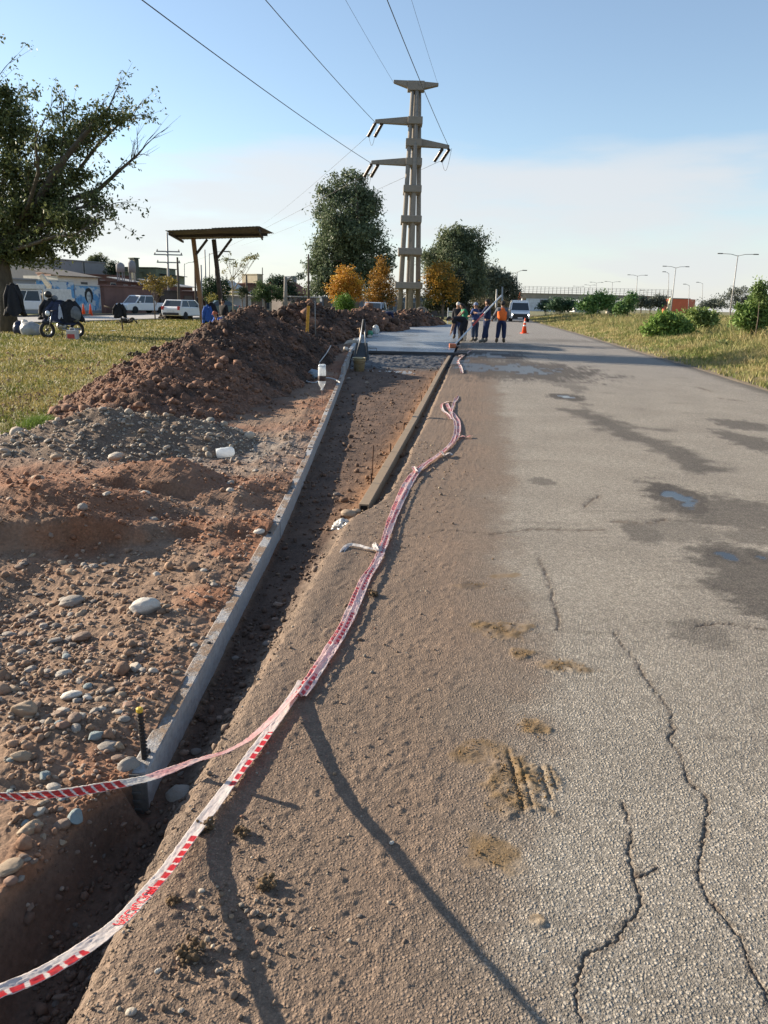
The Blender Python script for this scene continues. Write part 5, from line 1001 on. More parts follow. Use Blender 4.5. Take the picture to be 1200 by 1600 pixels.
# ---------------------------------------------------------------- right verge plants
def bz(px,Y): return float(zV(np.array([P(px,480,Y).x]),np.array([Y]))[0])
RB = [('leafy green bush with broad leaves in the verge grass, nearest the road',1042,40,[(1030,510,18,12),(1050,505,22,14),(1065,515,14,12),(1040,520,26,9),(1018,515,10,8)],5200,.17,(.08,.14,.03),(.19,.27,.07)),
 ('spreading leafy plant right behind the nearest bush',1098,42,[(1090,492,16,8),(1108,495,14,10),(1098,505,18,9)],2600,.15,(.09,.13,.03),(.20,.25,.08)),
 ('tall leafy bush at the right edge of the photo',1182,34,[(1186,470,14,12),(1170,490,18,14),(1194,492,14,22),(1176,506,18,12),(1160,500,10,10)],6000,.15,(.07,.12,.03),(.17,.24,.07)),
 ('thin tall stem plant rising above the right edge bush',1187,33,[(1188,452,5,8),(1190,462,6,8),(1187,446,3,6)],900,.12,(.07,.11,.03),(.13,.18,.06)),
 ('small dark weed in the straw grass below the right edge bush',1135,31,[(1134,545,9,6),(1128,540,5,4)],700,.10,(.06,.08,.03),(.12,.15,.05)),
 ('second small weed near the low right grass',1108,30,[(1110,552,6,7)],450,.10,(.07,.09,.03),(.13,.15,.05)),
 ('bright green bush under the footbridge, largest of the row',932,84,[(925,472,14,8),(935,468,14,8),(945,475,14,9),(915,478,12,8),(928,482,20,7),(942,465,5,7)],4200,.24,(.05,.11,.03),(.13,.21,.06)),
 ('tall green bush right of the largest one under the footbridge',980,88,[(985,475,8,9),(975,480,10,7),(989,465,4,6),(968,484,10,5)],2600,.24,(.045,.10,.035),(.12,.19,.06)),
 ('dark green bush left of the largest one, beside the far road',878,110,[(870,474,12,7),(888,474,10,8),(880,480,18,6),(862,480,8,5)],2600,.3,(.025,.055,.03),(.055,.095,.05)),
 ('dark low bush at the foot of the bridge pier',855,120,[(856,477,8,6),(848,480,6,4)],1000,.3,(.02,.045,.025),(.05,.085,.045)),
 ('low bluish shrub between the two bright bushes',958,96,[(958,481,8,6)],800,.26,(.03,.06,.04),(.07,.11,.06))]
for k,(lab,px,Y,lob,n,ls,c0,c1) in enumerate(RB):
    shrub('verge_bush',lab,px,Y,ragged(lob,k),int(n*1.3),ls*1.1,tuple(np.array(c0)*1.5),tuple(np.array(c1)*1.45),1300+k*3,'bush',clump=.28 if Y<60 else .55,base=bz(px,Y),stems=8 if n>500 and px!=1187 else 1,droop=-.1)
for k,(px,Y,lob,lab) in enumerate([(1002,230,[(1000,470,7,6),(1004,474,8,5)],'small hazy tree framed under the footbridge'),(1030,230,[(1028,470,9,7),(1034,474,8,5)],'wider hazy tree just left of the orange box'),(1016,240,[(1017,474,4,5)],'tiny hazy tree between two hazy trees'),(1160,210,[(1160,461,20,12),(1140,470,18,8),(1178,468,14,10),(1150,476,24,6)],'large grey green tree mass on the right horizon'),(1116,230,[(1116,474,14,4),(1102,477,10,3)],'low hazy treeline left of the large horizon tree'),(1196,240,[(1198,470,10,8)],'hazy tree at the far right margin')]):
    tree('far_tree',lab,onground(px,Y),pb(Y,lob),2600,.55,(.085,.105,.085),(.15,.165,.13),.2,1400+k,clump=1.3)  # grey green leaf tones hold the haze of distance
# ---------------------------------------------------------------- grass
def grass(name, label, x, y, z, h, w_, c0, c1, seed, bend=.35, m_=None):
    r = np.random.default_rng(seed); n = len(x); a = r.uniform(0,6.283,n); hh = h*r.uniform(.5,1.4,n); ww = w_*r.uniform(.6,1.3,n); d = r.uniform(0,6.283,n); bd = hh*bend*r.uniform(.2,1.4,n)
    px_,py_ = np.cos(a)*ww/2,np.sin(a)*ww/2; b1 = np.stack([x-px_,y-py_,z-.01],-1); b2 = np.stack([x+px_,y+py_,z-.01],-1)
    m1 = np.stack([x+px_*.7+np.cos(d)*bd*.35,y+py_*.7+np.sin(d)*bd*.35,z+hh*.55],-1); m0 = np.stack([x-px_*.7+np.cos(d)*bd*.35,y-py_*.7+np.sin(d)*bd*.35,z+hh*.55],-1); t = np.stack([x+np.cos(d)*bd,y+np.sin(d)*bd,z+hh*(1-.25*bend)],-1)
    V = np.stack([b1,b2,m1,m0,t],1).reshape(-1,3); i = np.arange(n)*5; Q = np.concatenate([np.stack([i,i+1,i+2,i+3],-1),np.stack([i+3,i+2,i+4,i+4],-1)])
    tt = np.clip(.5+fbm(x*.5,y*.5,seed,4)*1.2+r.normal(0,.25,n),0,1); c = lerpc(np.array(c0),np.array(c1),tt); c = np.repeat(c,5,0)
    me = bpy.data.meshes.new(name); T = np.concatenate([np.stack([i,i+1,i+2],-1),np.stack([i,i+2,i+3],-1),np.stack([i+3,i+2,i+4],-1)])
    o = np_mesh(name, V, T, mat('grass_blades', attr=True, rough=.6, var=.2, vs=2, trans=.3, spec=.25), None, False, cols=c); tag(o,label,'grass',kind='stuff'); return o
rg = np.random.default_rng(91)
n = 120000; y = 6.5*np.exp(rg.uniform(0,1,n)*math.log(62/6.5)); x = rg.uniform(-.60,.0,n)*y*1.05; ok = (x < dirt_left(y)+.4*fbm(x*.8,y*.8,91,4)) & (x > street_line(y)+.3); ok &= rg.uniform(0,1,n) < .55+.8*fbm(x*.6,y*.6,92,4)+.3; x,y = x[ok],y[ok]
grass('lawn_grass','short dry and green grass of the lawn left of the dirt',x,y,.03*fbm(x*.3,y*.3,95,3),.045+.0012*y,.006+.0011*y,(.12,.145,.03),(.36,.29,.11),93,.9)
n = 190000; y = 13*np.exp(rg.uniform(0,1,n)*math.log(120/13)); u = np.abs(rg.uniform(0,1,n))**1.3*np.minimum(.62*y+2, 60); x = xr(y)+.15+u; ok = (x < .60*y+1) & (rg.uniform(0,1,n) < np.clip(sst(.0,2.2,u+1.0*fbm(x*.5,y*.5,94,4))+.15,0,1)); x,y,u = x[ok],y[ok],u[ok]
hh = np.where(u<1.6,.12,.22+.62*sst(1.6,6,u)*(.55+.6*np.clip(fbm(x*.25,y*.25,96,3)+.3,0,1)))
grass('verge_grass','straw coloured tall grass on the right verge',x,y,zV(x,y),hh,.010+.0010*y,(.14,.18,.045),(.42,.34,.16),97,.55)
n = 2500; y = rg.uniform(7,9.5,n); x = P(65,670,8).x+rg.normal(0,.10,n)+(y-8)*-.1; gx = G(70,665); x = gx.x+rg.normal(0,.10,n); y = gx.y+rg.normal(0,.16,n)
grass('grass_tuft','bright green grass tuft at the lawn edge by the gravel heap',x,y,x*0,.12,.008,(.08,.15,.02),(.17,.24,.05),98,.8)['kind'] = 'stuff'
# ---------------------------------------------------------------- concrete pylon and its lines
M_conc = mat('weathered_concrete',(.285,.26,.225),.9,var=.32,vs=1.6,bump=.02,bs=9,col2=(.20,.18,.155))
M_insu = mat('dark_glaze',(.035,.02,.015),.3,var=.1)
PY = 90.0
pyl = thing('concrete_pylon','tall grey concrete high voltage pylon of joined columns with three crossarms','pylon',(P(640,480,PY).x,PY,0)); pb0 = Vector(pyl.location)
def PP(px,py,dy=0): return P(px,py,PY+dy)-pb0
for (xb_,xt,dy) in ((624,644.5,-1.2),(641,651.5,-1.6),(653,655.5,1.2),(637,649,1.4)):
    a_ = PP(xb_,486,dy*1.3); b_ = PP(xt,142,dy*.22); d = (b_-a_); a_ = a_ - d*(1.0/abs(d.z))*max(0,a_.z); mb = MB(); mb.tube([a_,a_.lerp(b_,.5),b_],[.31,.27,.20],12); mb.build('column', M_conc, pyl, True)
for (y_,xa_,xb_) in ((446,617,659),(394,622,658),(344,626,658),(297,630,658)):
    c0 = PP(xa_,y_,0); c1 = PP(xb_,y_,0); k = (y_-140)/346; dd = 2*(.62+2.15*k); mb = MB(); mb.box((c0.x,-dd/2,c0.z-.36),(c1.x,dd/2,c0.z+.34)); mb.build('ring_beam', M_conc, pyl, bevel=.05)
def arm(y_, xa_, xb_, tipx, tipy, name='crossarm'):
    c0 = PP(xa_,y_,0); c1 = PP(xb_,y_,0); tp = PP(tipx,tipy,0); mb = MB(); z = (c0.z+c1.z)/2
    mb.box((c0.x,-.95,z-.40),(c1.x,.95,z+.34)); st_ = c0.x if tipx < xa_ else c1.x; w_ = .45
    mb.add([(st_,-w_,z-.34),(st_,w_,z-.34),(st_,w_,z+.40),(st_,-w_,z+.40),(tp.x,-.18,tp.z-.1),(tp.x,.18,tp.z-.1),(tp.x,.18,tp.z+.26),(tp.x,-.18,tp.z+.26)],[(0,1,2,3),(4,7,6,5),(0,4,5,1),(1,5,6,2),(2,6,7,3),(3,7,4,0)])
    o = mb.build(name, M_conc, pyl, bevel=.05); return tp, o
tips = []
for (y_,xa_,xb_,tx,ty) in ((254,634,659,580,255),(224,634,659,702,231),(190,637,660,586,191)):
    tp,o = arm(y_,xa_,xb_,tx,ty); tips.append(tp+pb0); s_ = -1 if tx<640 else 1
    for k,dx_ in ((0,0),(1,-s_*.75)):
        a_ = tp+Vector((dx_,0,-.15)); e = a_+Vector((-.75,1.0,-1.05)); mb = MB(); pts = [a_.lerp(e,t) for t in np.linspace(0,1,25)]; mb.tube(pts,[.13 if q%2 else .20 for q in range(25)],10); mb.build('insulator', M_insu, o, True)
    # jumper loop
    mb = MB(); q0 = tp+Vector((-.7,1.0,-1.1)); q1 = tp+Vector((.2,-.8,-.2)); mb.tube([q0.lerp(q1,t)+Vector((0,0,-1.6*math.sin(math.pi*t))) for t in np.linspace(0,1,12)],.02,5); mb.build('jumper_cable', M_dark, o, True)
c0 = PP(615,129); c1 = PP(685,134); cm = PP(650,134); mb = MB()
for tp_ in (c0,c1):
    mb.add([(cm.x,-.6,cm.z-.50),(cm.x,.6,cm.z-.50),(cm.x,.6,cm.z+.34),(cm.x,-.6,cm.z+.34),(tp_.x,-.25,tp_.z-.05),(tp_.x,.25,tp_.z-.05),(tp_.x,.25,tp_.z+.22),(tp_.x,-.25,tp_.z+.22)],[(0,1,2,3),(4,7,6,5),(0,4,5,1),(1,5,6,2),(2,6,7,3),(3,7,4,0)])
mb.box((cm.x-.9,-.62,cm.z-.55),(cm.x+.9,.62,cm.z+.36)); mb.build('top_crossarm', M_conc, pyl, bevel=.04)
M_wire = mat('cable',(.06,.06,.065),.6,.2,var=0)
tipw = [tips[2],tips[0],tips[1],c0+pb0,c1+pb0]
for A_,px0,lab,rr_ in zip(tipw,(415,222,605,540,643),('power line from the upper left crossarm to the top of the photo','power line from the lowest left crossarm, leftmost at the top of the photo','power line from the right crossarm passing behind the pylon top','thin ground wire from the left end of the pylon top','thin ground wire from the right end of the pylon top'),(.026,.026,.026,.013,.013)):
    sag = 3.0; d = ray(px0,0); YB = 40.0
    for _ in range(30):
        t = (A_.y-YB)/200; zw = A_.z-4*sag*t*(1-t); YB = .5*YB+.5*(zw-H)*d.y/d.z
    xB = d.x*YB/d.y; sl = (A_.x-xB)/(A_.y-YB); pts = []
    for t in np.linspace(0,1,61): y_ = A_.y-200*t; pts.append(Vector((A_.x-sl*(A_.y-y_),y_,A_.z-4*sag*t*(1-t))))
    o_ = pts[0].copy(); mb = MB(); mb.tube([p-o_ for p in pts],rr_,6); ob = mb.build('power_line',M_wire,None,True); ob.location = o_; tag(ob,lab,'cable','lines over the pylon')
for A_,q,lab in ((tips[2]+Vector((-.7,1,-1.1)),(425,338),'faint power line from the upper left arm down towards the houses'),(tips[0]+Vector((-.7,1,-1.1)),(330,395),'faint power line from the lowest left arm down towards the houses'),(tips[1]+Vector((-.7,1,-1.1)),(405,372),'faint power line from the right arm down past the tall eucalyptus')):
    B_ = P(q[0],q[1],260); mb = MB(); pts = [A_.lerp(A_+(B_-A_)*1.35,t)+Vector((0,0,-2.0*4*t*(1-t)*.3)) for t in np.linspace(0,1,20)]; mb.tube([p-pts[0] for p in pts],.020,5); ob = mb.build('power_line',M_wire,None,True); ob.location = pts[0]; tag(ob,lab,'cable','lines over the pylon')
# ---------------------------------------------------------------- open shelter
M_post = mat('raw_post',(.24,.145,.08),.85,var=.3,vs=5,scale=(3,3,.6),bump=.004,bs=20); M_postd = mat('dark_post',(.055,.045,.04),.85,var=.3,vs=5); M_sheet = mat('old_sheet_roof',(.105,.090,.075),.8,.0,var=.35,vs=1.6,bump=.004,bs=9)
sh = thing('bus_shelter','open bus shelter with a flat sheet roof on two leaning posts and braces','shelter',(P(335,480,37).x,37,0)); sb = Vector(sh.location)
def SP(px,py,Y): return P(px,py,Y)-sb
zr = P(258,360,34.5).z
c = [SP(258,360,34.5),SP(405,354,34.5),SP(428,365,37.3),SP(412,371,39.3),SP(284,374,39.0)]
c = [Vector((q.x,q.y,q.z)) for q in c]
def roofsheet(cs, name, n=26):
    """corrugated sheet between four corners a-b (near edge) and d-c (far edge)"""
    a,b,c_,d = cs; vs=[]; fs=[]
    for i in range(n*4+1):
        t = i/(n*4); off = .006*math.sin(t*n*2*math.pi)
        for q in (a.lerp(b,t), d.lerp(c_,t)): vs.append(q+Vector((0,0,off)))
    for i in range(n*4): fs.append((2*i,2*i+2,2*i+3,2*i+1))
    mb = MB(); mb.add(vs,fs); o = mb.build(name,M_sheet,sh,True); sm = o.modifiers.new('s','SOLIDIFY'); sm.thickness=.012; return o
roofsheet((c[0],c[1],c[3],c[4]),'roof_sheet'); roofsheet((SP(330,358,35.0)+Vector((0,0,.05)),SP(405,355,35.2)+Vector((0,0,.05)),SP(428,366,37.3)+Vector((0,0,.05)),SP(385,371,38.9)+Vector((0,0,.08))),'roof_sheet',14)
mb = MB(); mb.bar(SP(270,368,36.6)-Vector((0,0,.02)),SP(418,366,36.9)-Vector((0,0,.02)),.08,.12); mb.bar(SP(264,363,35.0)-Vector((0,0,.06)),SP(286,375,38.9)-Vector((0,0,.08)),.07,.10); mb.bar(SP(404,357,35.0)-Vector((0,0,.06)),SP(410,371,38.9)-Vector((0,0,.08)),.07,.10); mb.build('roof_beam',M_postd,sh)
def post(a_,b_,w_,m_,nm='post'):
    mb = MB(); mb.bar(a_,b_,w_,w_); mb.build(nm,m_,sh,bevel=.01)
f0 = SP(319.5,517,38); f0.z = -.2; post(f0,SP(302,372,37.0),.17,M_post)
f1 = SP(351,510,38.4); f1.z = -.2; post(f1,SP(334,374,37.4),.17,M_postd)
post(SP(306,398,37.1),SP(324,374,37.2),.11,M_postd,'brace'); post(SP(340,403,37.5),SP(362,373,37.6),.11,M_postd,'brace')
# ---------------------------------------------------------------- poles and street lights
M_pole = mat('pole_grey',(.30,.30,.29),.6,.3,var=.15,vs=2); M_poled = mat('pole_wood_dark',(.08,.065,.05),.9,var=.3,vs=3); M_lamp = mat('lamp_head',(.09,.09,.09),.5,var=.1)
def pole(px_t, py_t, Y, r, label, m_, arms=(), lamp=None, px_b=None, name='utility_pole', cat='pole', group=None):
    c = P(px_t,py_t,Y); b = Vector((P(px_b if px_b else px_t+2,480,Y).x if px_b else c.x,Y,0)); root = thing(name,label,cat,tuple(b),0,group); mb = MB(); tp = c-b
    mb.tube([(0,0,-.6),tp*.5,tp],[r*1.3,r,r*.7],8); mb.build('shaft',m_,root,True)
    for py,hw in arms:
        z = P(px_t,py,Y).z; mb = MB(); mb.box((tp.x-hw,-.06,z-.07),(tp.x+hw,.06,z+.07)); o = mb.build('crossarm',M_poled if m_ is M_poled else m_,root)
        for s_ in (-1,1): k = MB(); k.lathe([(.05,0),(.08,.08),(.05,.16),(.03,.2)],8,(tp.x+s_*(hw-.12),0,z+.07)); k.build('insulator',M_insu,o,True)
    if lamp:
        kind, aw = lamp
        for s_ in ((-1,1) if kind=='double' else (aw/abs(aw),)):
            mb = MB(); e = tp+Vector((s_*abs(aw),0,.25 if kind=='double' else .35)); mb.tube([tp-Vector((0,0,.1)),tp.lerp(e,.4)+Vector((0,0,.08)),e],r*.45,6); a = mb.build('lamp_arm',m_,root,True)
            mb = MB(); mb.box((e.x-.45*1,-.16,e.z-.10),(e.x+.45,.16,e.z+.06)); mb.build('lamp_head',M_lamp,a,bevel=.04)
    return root
for k,(px,py,aw,lab) in enumerate([(1153,399,3.1,'nearest twin armed street light at the right, its pole leaning outward'),(1056,418,2.9,'second twin armed street light from the right, beside the orange box'),(996,431,2.8,'third twin armed street light from the right'),(957,441,2.8,'fourth twin armed street light from the right'),(932,442,2.4,'fifth twin armed street light from the right'),(922,446,2.2,'sixth twin armed light, just left of the fifth'),(904,448,2.4,'seventh twin armed light, far off over the footbridge'),(893,452,2.0,'farthest twin armed light over the footbridge')]):
    hz_ = 474+(px-600)*.0245; Y = 10.4*1180/(hz_-py)*1.0; Y = min(Y,420); pole(px,py,Y,.11,lab,M_pole,lamp=('double',aw*(.9 if k else 1)),px_b=px-(11 if k==0 else 7 if k==1 else 3),name='street_light',cat='street light',group='twin armed lights along the highway')
for px,py,Y,aw,lab in ((1045,427,200,-1.2,'single curved lamp post left of the second twin armed light'),(1077,446,230,-1.4,'small lamp post above the orange box'),(1098,443,240,-1.6,'lamp post with a short bar right of the orange box'),(808,425,150,1.4,'lamp post rising behind the orange bridge tower'),(288,412,140,2.0,'small curved street light right of the green factory'),(327,396,118,2.6,'curved street light between the shelter posts, the taller'),(336,408,128,2.6,'curved street light between the shelter posts, the shorter'),(1010,455,300,-2,'far lamp behind the footbridge rail')):
    pole(px,py,Y,.09,lab,M_pole,lamp=('single',aw),px_b=px,name='street_light',cat='street light')
for px,py,Y,r,lab,m_,arms,pbx in ((261,363,95,.13,'tall thin pole with three crossarms left of the shelter',M_pole,((393,1.4),(398,1.7),(410,1.4)),264),
    (277,402,80,.13,'dark wooden pole left of the shelter roof corner post',M_poled,(),280),(304,404,85,.10,'thin dark pole hidden behind the left shelter post',M_poled,(),306),(314,414,90,.12,'grey pole just right of the left shelter post',M_pole,(),315),(320,390,96,.10,'thin grey mast between the shelter posts',M_pole,(),322),
    (385,430,88,.13,'dark pole before the brick house, right of the sapling',M_poled,(),386),(446,432,90,.24,'thick grey concrete pole with an angled bracket by the dark tree',M_conc,(),446),(482,397,90,.13,'slim dark pole just left of the tall eucalyptus',M_poled,(),482),
    (776,452,90,.12,'thin grey pole behind the workers, nearer the road',M_pole,(),776),(785,448,105,.14,'pale pole behind the workers, right one',M_pole,(),785)):
    o = pole(px,py,Y,r,lab,m_,arms,None,pbx)
    if px == 446:
        mb = MB(); a_ = P(446,440,Y)-Vector(o.location); e = P(457,432,Y)-Vector(o.location); mb.tube([a_,e],.12,8); mb.build('bracket',M_conc,o,True)
# ---------------------------------------------------------------- footbridge
M_deck = mat('bridge_concrete',(.30,.27,.21),.85,var=.2,vs=.4); M_orange = mat('orange_wall',(.62,.14,.06),.7,var=.12,vs=.5)
BY = 285.0; fb = thing('footbridge','long concrete footbridge over the highway with a thin railing','footbridge',(P(925,480,BY).x,BY,0)); fo = Vector(fb.location)
zt = P(925,461,BY).z; x0 = P(800,461,BY).x-fo.x; x1 = P(1046,461,BY).x-fo.x; mb = MB(); mb.box((x0,-1.6,zt-1.7),(x1,1.6,zt)); mb.box((x0,-1.9,zt),(x1,1.9,zt+.15)); mb.build('deck',M_deck,fb)
mb = MB(); n_ = 40
for k in range(n_+1): x_ = x0+(x1-x0)*k/n_; mb.box((x_-.08,-1.85,zt+.15),(x_+.08,-1.7,zt+2.4))
for z_ in (.7,1.3,1.9,2.4): mb.box((x0,-1.82,zt+z_),(x1,-1.73,zt+z_+.07))
mb.build('railing',M_pole,fb)
for px in (818,950,1040): x_ = P(px,480,BY).x-fo.x; mb = MB(); mb.box((x_-.5,-1.2,-1),(x_+.5,1.2,zt-1.7)); mb.build('pier',M_deck,fb)
o = thing('stair_tower','orange bridge tower with two peaked side walls above the van','bridge tower',(P(808,480,BY-6).x,BY-6,0)); oo = Vector(o.location)
def TQ(px,py,dy=0): return P(px,py,BY-6+dy)-oo
for q in (((804.5,478),(808,478),(803,464),(801.5,457)),((810,478),(815,478),(812.5,457),(810.5,464))):
    vs = [TQ(*p_) for p_ in q]+[TQ(*p_)+Vector((0,1.2,0)) for p_ in q]; mb = MB(); mb.add(vs,[(0,1,2,3),(7,6,5,4),(0,4,5,1),(1,5,6,2),(2,6,7,3),(3,7,4,0)]); mb.build('side_wall',M_orange,o)
q = ((806,478),(812,478),(811,466),(804.5,466)); vs = [TQ(*p_)+Vector((0,.3,0)) for p_ in q]+[TQ(*p_)+Vector((0,1.0,0)) for p_ in q]; mb = MB(); mb.add(vs,[(0,1,2,3),(7,6,5,4),(0,4,5,1),(1,5,6,2),(2,6,7,3),(3,7,4,0)]); mb.build('stair_wall',mat('orange_pale',(.62,.22,.12),.7,var=.1),o)
ob = thing('ramp_building','orange red block at the right end of the footbridge with a pale ramp edge','building',(P(1068,480,BY-8).x,BY-8,0)); oo = Vector(ob.location)
xa_ = P(1047,480,BY-8).x-oo.x; xb_ = P(1076,480,BY-8).x-oo.x; xc_ = P(1094,480,BY-8).x-oo.x; z1 = P(1060,467,BY-8).z; mb = MB(); mb.add([(xa_,0,-1),(xb_,0,-1),(xc_,5,-1),(xc_,9,-1),(xa_,9,-1),(xa_,0,z1),(xb_,0,z1),(xc_,5,z1),(xc_,9,z1),(xa_,9,z1)],[(0,1,6,5),(1,2,7,6),(2,3,8,7),(3,4,9,8),(4,0,5,9),(5,6,7,8,9)]); mb.build('walls',M_orange,ob)
mb = MB(); mb.add([(xa_-1.6,-.2,-1),(xa_-.2,-.2,-1),(xa_+.3,-.2,z1+.3),(xa_-.3,-.2,z1+.3),(xa_-1.6,.6,-1),(xa_-.2,.6,-1),(xa_+.3,.6,z1+.3),(xa_-.3,.6,z1+.3)],[(0,1,2,3),(7,6,5,4),(0,4,5,1),(1,5,6,2),(2,6,7,3),(3,7,4,0)]); mb.build('ramp_edge',mat('pale_yellow_paint',(.70,.62,.38),.7),ob)
mb = MB(); mb.box((xa_-.3,-.15,z1),(xb_+.3,9.2,z1+.25)); mb.build('roof_edge',M_deck,ob)
# ---------------------------------------------------------------- buildings
M_glass = mat('window_glass',(.04,.05,.06),.15,var=.1); M_frame = mat('window_frame',(.5,.48,.45),.6)
def bmat(c,nm,v=.18,c2=None): return mat(nm,c,.9,var=v,vs=.7,col2=c2,bump=.01,bs=3)
B_RED = bmat((.20,.105,.085),'rendered_red_brown'); B_GREY = bmat((.27,.27,.28),'grey_render',c2=(.21,.21,.22)); B_BRICK = bmat((.17,.085,.065),'old_brick',.3,(.10,.06,.05)); B_GREEN = bmat((.15,.17,.11),'green_render'); B_YEL = bmat((.62,.52,.22),'yellow_render'); B_WHITE = bmat((.55,.53,.49),'white_render'); B_DARK = bmat((.09,.07,.06),'dark_planks',.3); B_BEI = bmat((.34,.30,.22),'beige_render'); B_BLUEG = bmat((.16,.19,.23),'blue_grey_render'); B_TILE = bmat((.24,.09,.05),'roof_tile',.3)
def building(label, A_, B_, depth_, pyt, m_, ops=(), roof=None, roofm=None, name='house', cat='building', base=0.0, eave=.15, extra=None, pyb=None):
    a = Vector((P(A_[0],480,A_[1]).x,A_[1],0)); b = Vector((P(B_[0],480,B_[1]).x,B_[1],0)); u = (b-a); Lh = u.length; u.normalize(); n_ = Vector((u.y,-u.x,0)); 
    if n_.y > 0: n_ = -n_
    root = thing(name,label,cat,tuple(a),math.atan2(u.y,u.x)); zt = P(A_[0],pyt,A_[1]).z; z0 = base if pyb is None else P(A_[0],pyb,A_[1]).z
    mb = MB(); mb.box((0,0,z0-.3 if pyb is None else z0),(Lh,depth_,zt)); wl = mb.build('wall',m_,root)
    for (u0,u1,v0,v1,kind) in ops:
        x0,x1,zz0,zz1 = u0*Lh,u1*Lh,z0+v0*(zt-z0),z0+v1*(zt-z0)
        mb = MB(); mb.box((x0-.06,-.05,zz0-.06),(x1+.06,-.012,zz1+.06)); f = mb.build('door' if kind=='door' else 'window',M_frame if kind!='door' else mat('door_dark',(.10,.07,.05),.6),root)
        mb = MB(); mb.box((x0,-.065,zz0),(x1,-.052,zz1)); mb.build('pane' if kind!='door' else 'door_leaf',M_glass if kind!='door' else mat('door_leaf',(.16,.12,.09),.6),f)
    if roof is None: mb = MB(); mb.box((-eave,-eave,zt),(Lh+eave,depth_+eave,zt+.14)); mb.build('parapet',roofm or m_,root)
    elif roof=='gable':
        mb = MB(); h = depth_*.22; mb.add([(-.3,-.4,zt),(Lh+.3,-.4,zt),(Lh+.3,depth_+.4,zt),(-.3,depth_+.4,zt),(-.3,depth_/2,zt+h),(Lh+.3,depth_/2,zt+h)],[(0,1,5,4),(2,3,4,5),(0,4,3),(1,2,5),(0,3,2,1)]); mb.build('roof',roofm or B_TILE,root)
    elif roof=='slope':
        mb = MB(); mb.add([(-.2,-.5,zt-.05),(Lh+.2,-.5,zt-.05),(Lh+.2,depth_,zt+.8),(-.2,depth_,zt+.8),(-.2,-.5,zt+.05),(Lh+.2,-.5,zt+.05),(Lh+.2,depth_,zt+.9),(-.2,depth_,zt+.9)],[(0,3,2,1),(4,5,6,7),(0,1,5,4),(1,2,6,5),(2,3,7,6),(3,0,4,7)]); mb.build('roof',roofm or M_sheet,root)
    return root, Lh, zt
# painted wall: sky blue and white brushwork round a plain made-up portrait with dark curls
def mural(label,A_,B_,pyt,portrait,seed,name='painted_wall'):
    a = Vector((P(A_[0],480,A_[1]).x,A_[1],0)); b = Vector((P(B_[0],480,B_[1]).x,B_[1],0)); u = b-a; Lh = u.length; u.normalize(); root = thing(name,label,'wall',tuple(a),math.atan2(u.y,u.x)); zt = P(A_[0],pyt,A_[1]).z
    mb = MB(); mb.box((0,0,-.3),(Lh,.3,zt)); mb.build('wall',B_GREY,root); mb = MB(); mb.box((-.05,-.06,zt),(Lh+.05,.36,zt+.12)); mb.build('coping',B_WHITE,root)
    nx,nz = 260,120; X,Zz = np.meshgrid(np.linspace(0,Lh,nx),np.linspace(.25,zt-.02,nz)); n1 = fbm(X*.9,Zz*1.3,seed,5); n2 = fbm(X*3,Zz*2,seed+2,4); sky_ = np.array([.13,.30,.50]); wh = np.array([.50,.53,.55]); bl = np.array([.07,.17,.36]); sa = np.array([.42,.36,.24])
    C = lerpc(wh*np.ones(X.shape+(3,)),sky_,sst(-.1,.12,n1)); C = lerpc(C,bl,sst(.2,.32,n2)); 
    if not portrait: C = lerpc(C,sa,sst(.5,.8,gauss(X,Zz,Lh*.62,zt*.5,.9,.7)+.4*n2)*.8); lines = (np.mod(Zz,.42)<.16)&(fbm(X*5,Zz*.2,seed+4,2)>.05)&(Zz>zt*.35)&(Zz<zt*.8)&(X<Lh*.62); C[lines] = C[lines]*.45
    else:
        cx,cz = Lh*.47,zt*.60; hr = np.hypot((X-cx)/.62,(Zz-cz-.12)/.72)+.10*fbm(X*5,Zz*5,seed+6,3); C[hr<1] = (.02,.018,.018); fc = np.hypot((X-cx)/.34,(Zz-cz+.02)/.52)<1; C[fc] = (.50,.50,.48)
        sh_ = fc&(X>cx+.12); C[sh_] = (.30,.32,.34); nk = (abs(X-cx)<.2)&(Zz<cz-.4)&(Zz>cz-.75); C[nk] = (.42,.42,.42); bd = (np.hypot((X-cx)/.75,(Zz-.25)/.75)<1)&(Zz<cz-.6); C[bd] = (.45,.55,.62); C[bd&(np.mod(X,.3)<.13)] = (.16,.33,.52)
        for ex in (-.13,.13): C[np.hypot((X-cx-ex)/.08,(Zz-cz-.07)/.035)<1] = (.03,.03,.03); C[(abs(X-cx-ex)<.10)&(abs(Zz-cz-.16)<.022)] = (.03,.03,.03)
        C[(abs(X-cx)<.10)&(abs(Zz-cz+.28)<.022)] = (.12,.08,.08); C[(abs(X-cx-.03)<.025)&(abs(Zz-cz+.07)<.1)] = (.25,.25,.25)
    V = np.stack([X,np.full(X.shape,-.006),Zz],-1).reshape(-1,3); i = np.arange(nx*nz).reshape(nz,nx); Q = np.stack([i[:-1,:-1],i[:-1,1:],i[1:,1:],i[1:,:-1]],-1).reshape(-1,4); np_mesh('mural',V,Q,mat('mural_paint',attr=True,rough=.8,var=.08,vs=4),root,False,cols=C.reshape(-1,3))
mural('wall painted blue and white with a dark haired portrait, near the two cones',(119,74.5),(163,78.5),446,True,1500)
mural('blue and white painted wall with faded lines of brushwork behind the white truck',(60,71),(118,74.3),438,False,1520)
building('plain grey white wall behind the cab of the white truck',(8,68),(59,70.8),.4,436,B_GREY,name='boundary_wall',cat='wall')
building('flat roofed grey block standing above the painted wall',(86,118),(171,128),9,405,B_GREY,((.55,.58,.0,1,'window'),(.18,.26,.35,.6,'window')),name='flat_building')
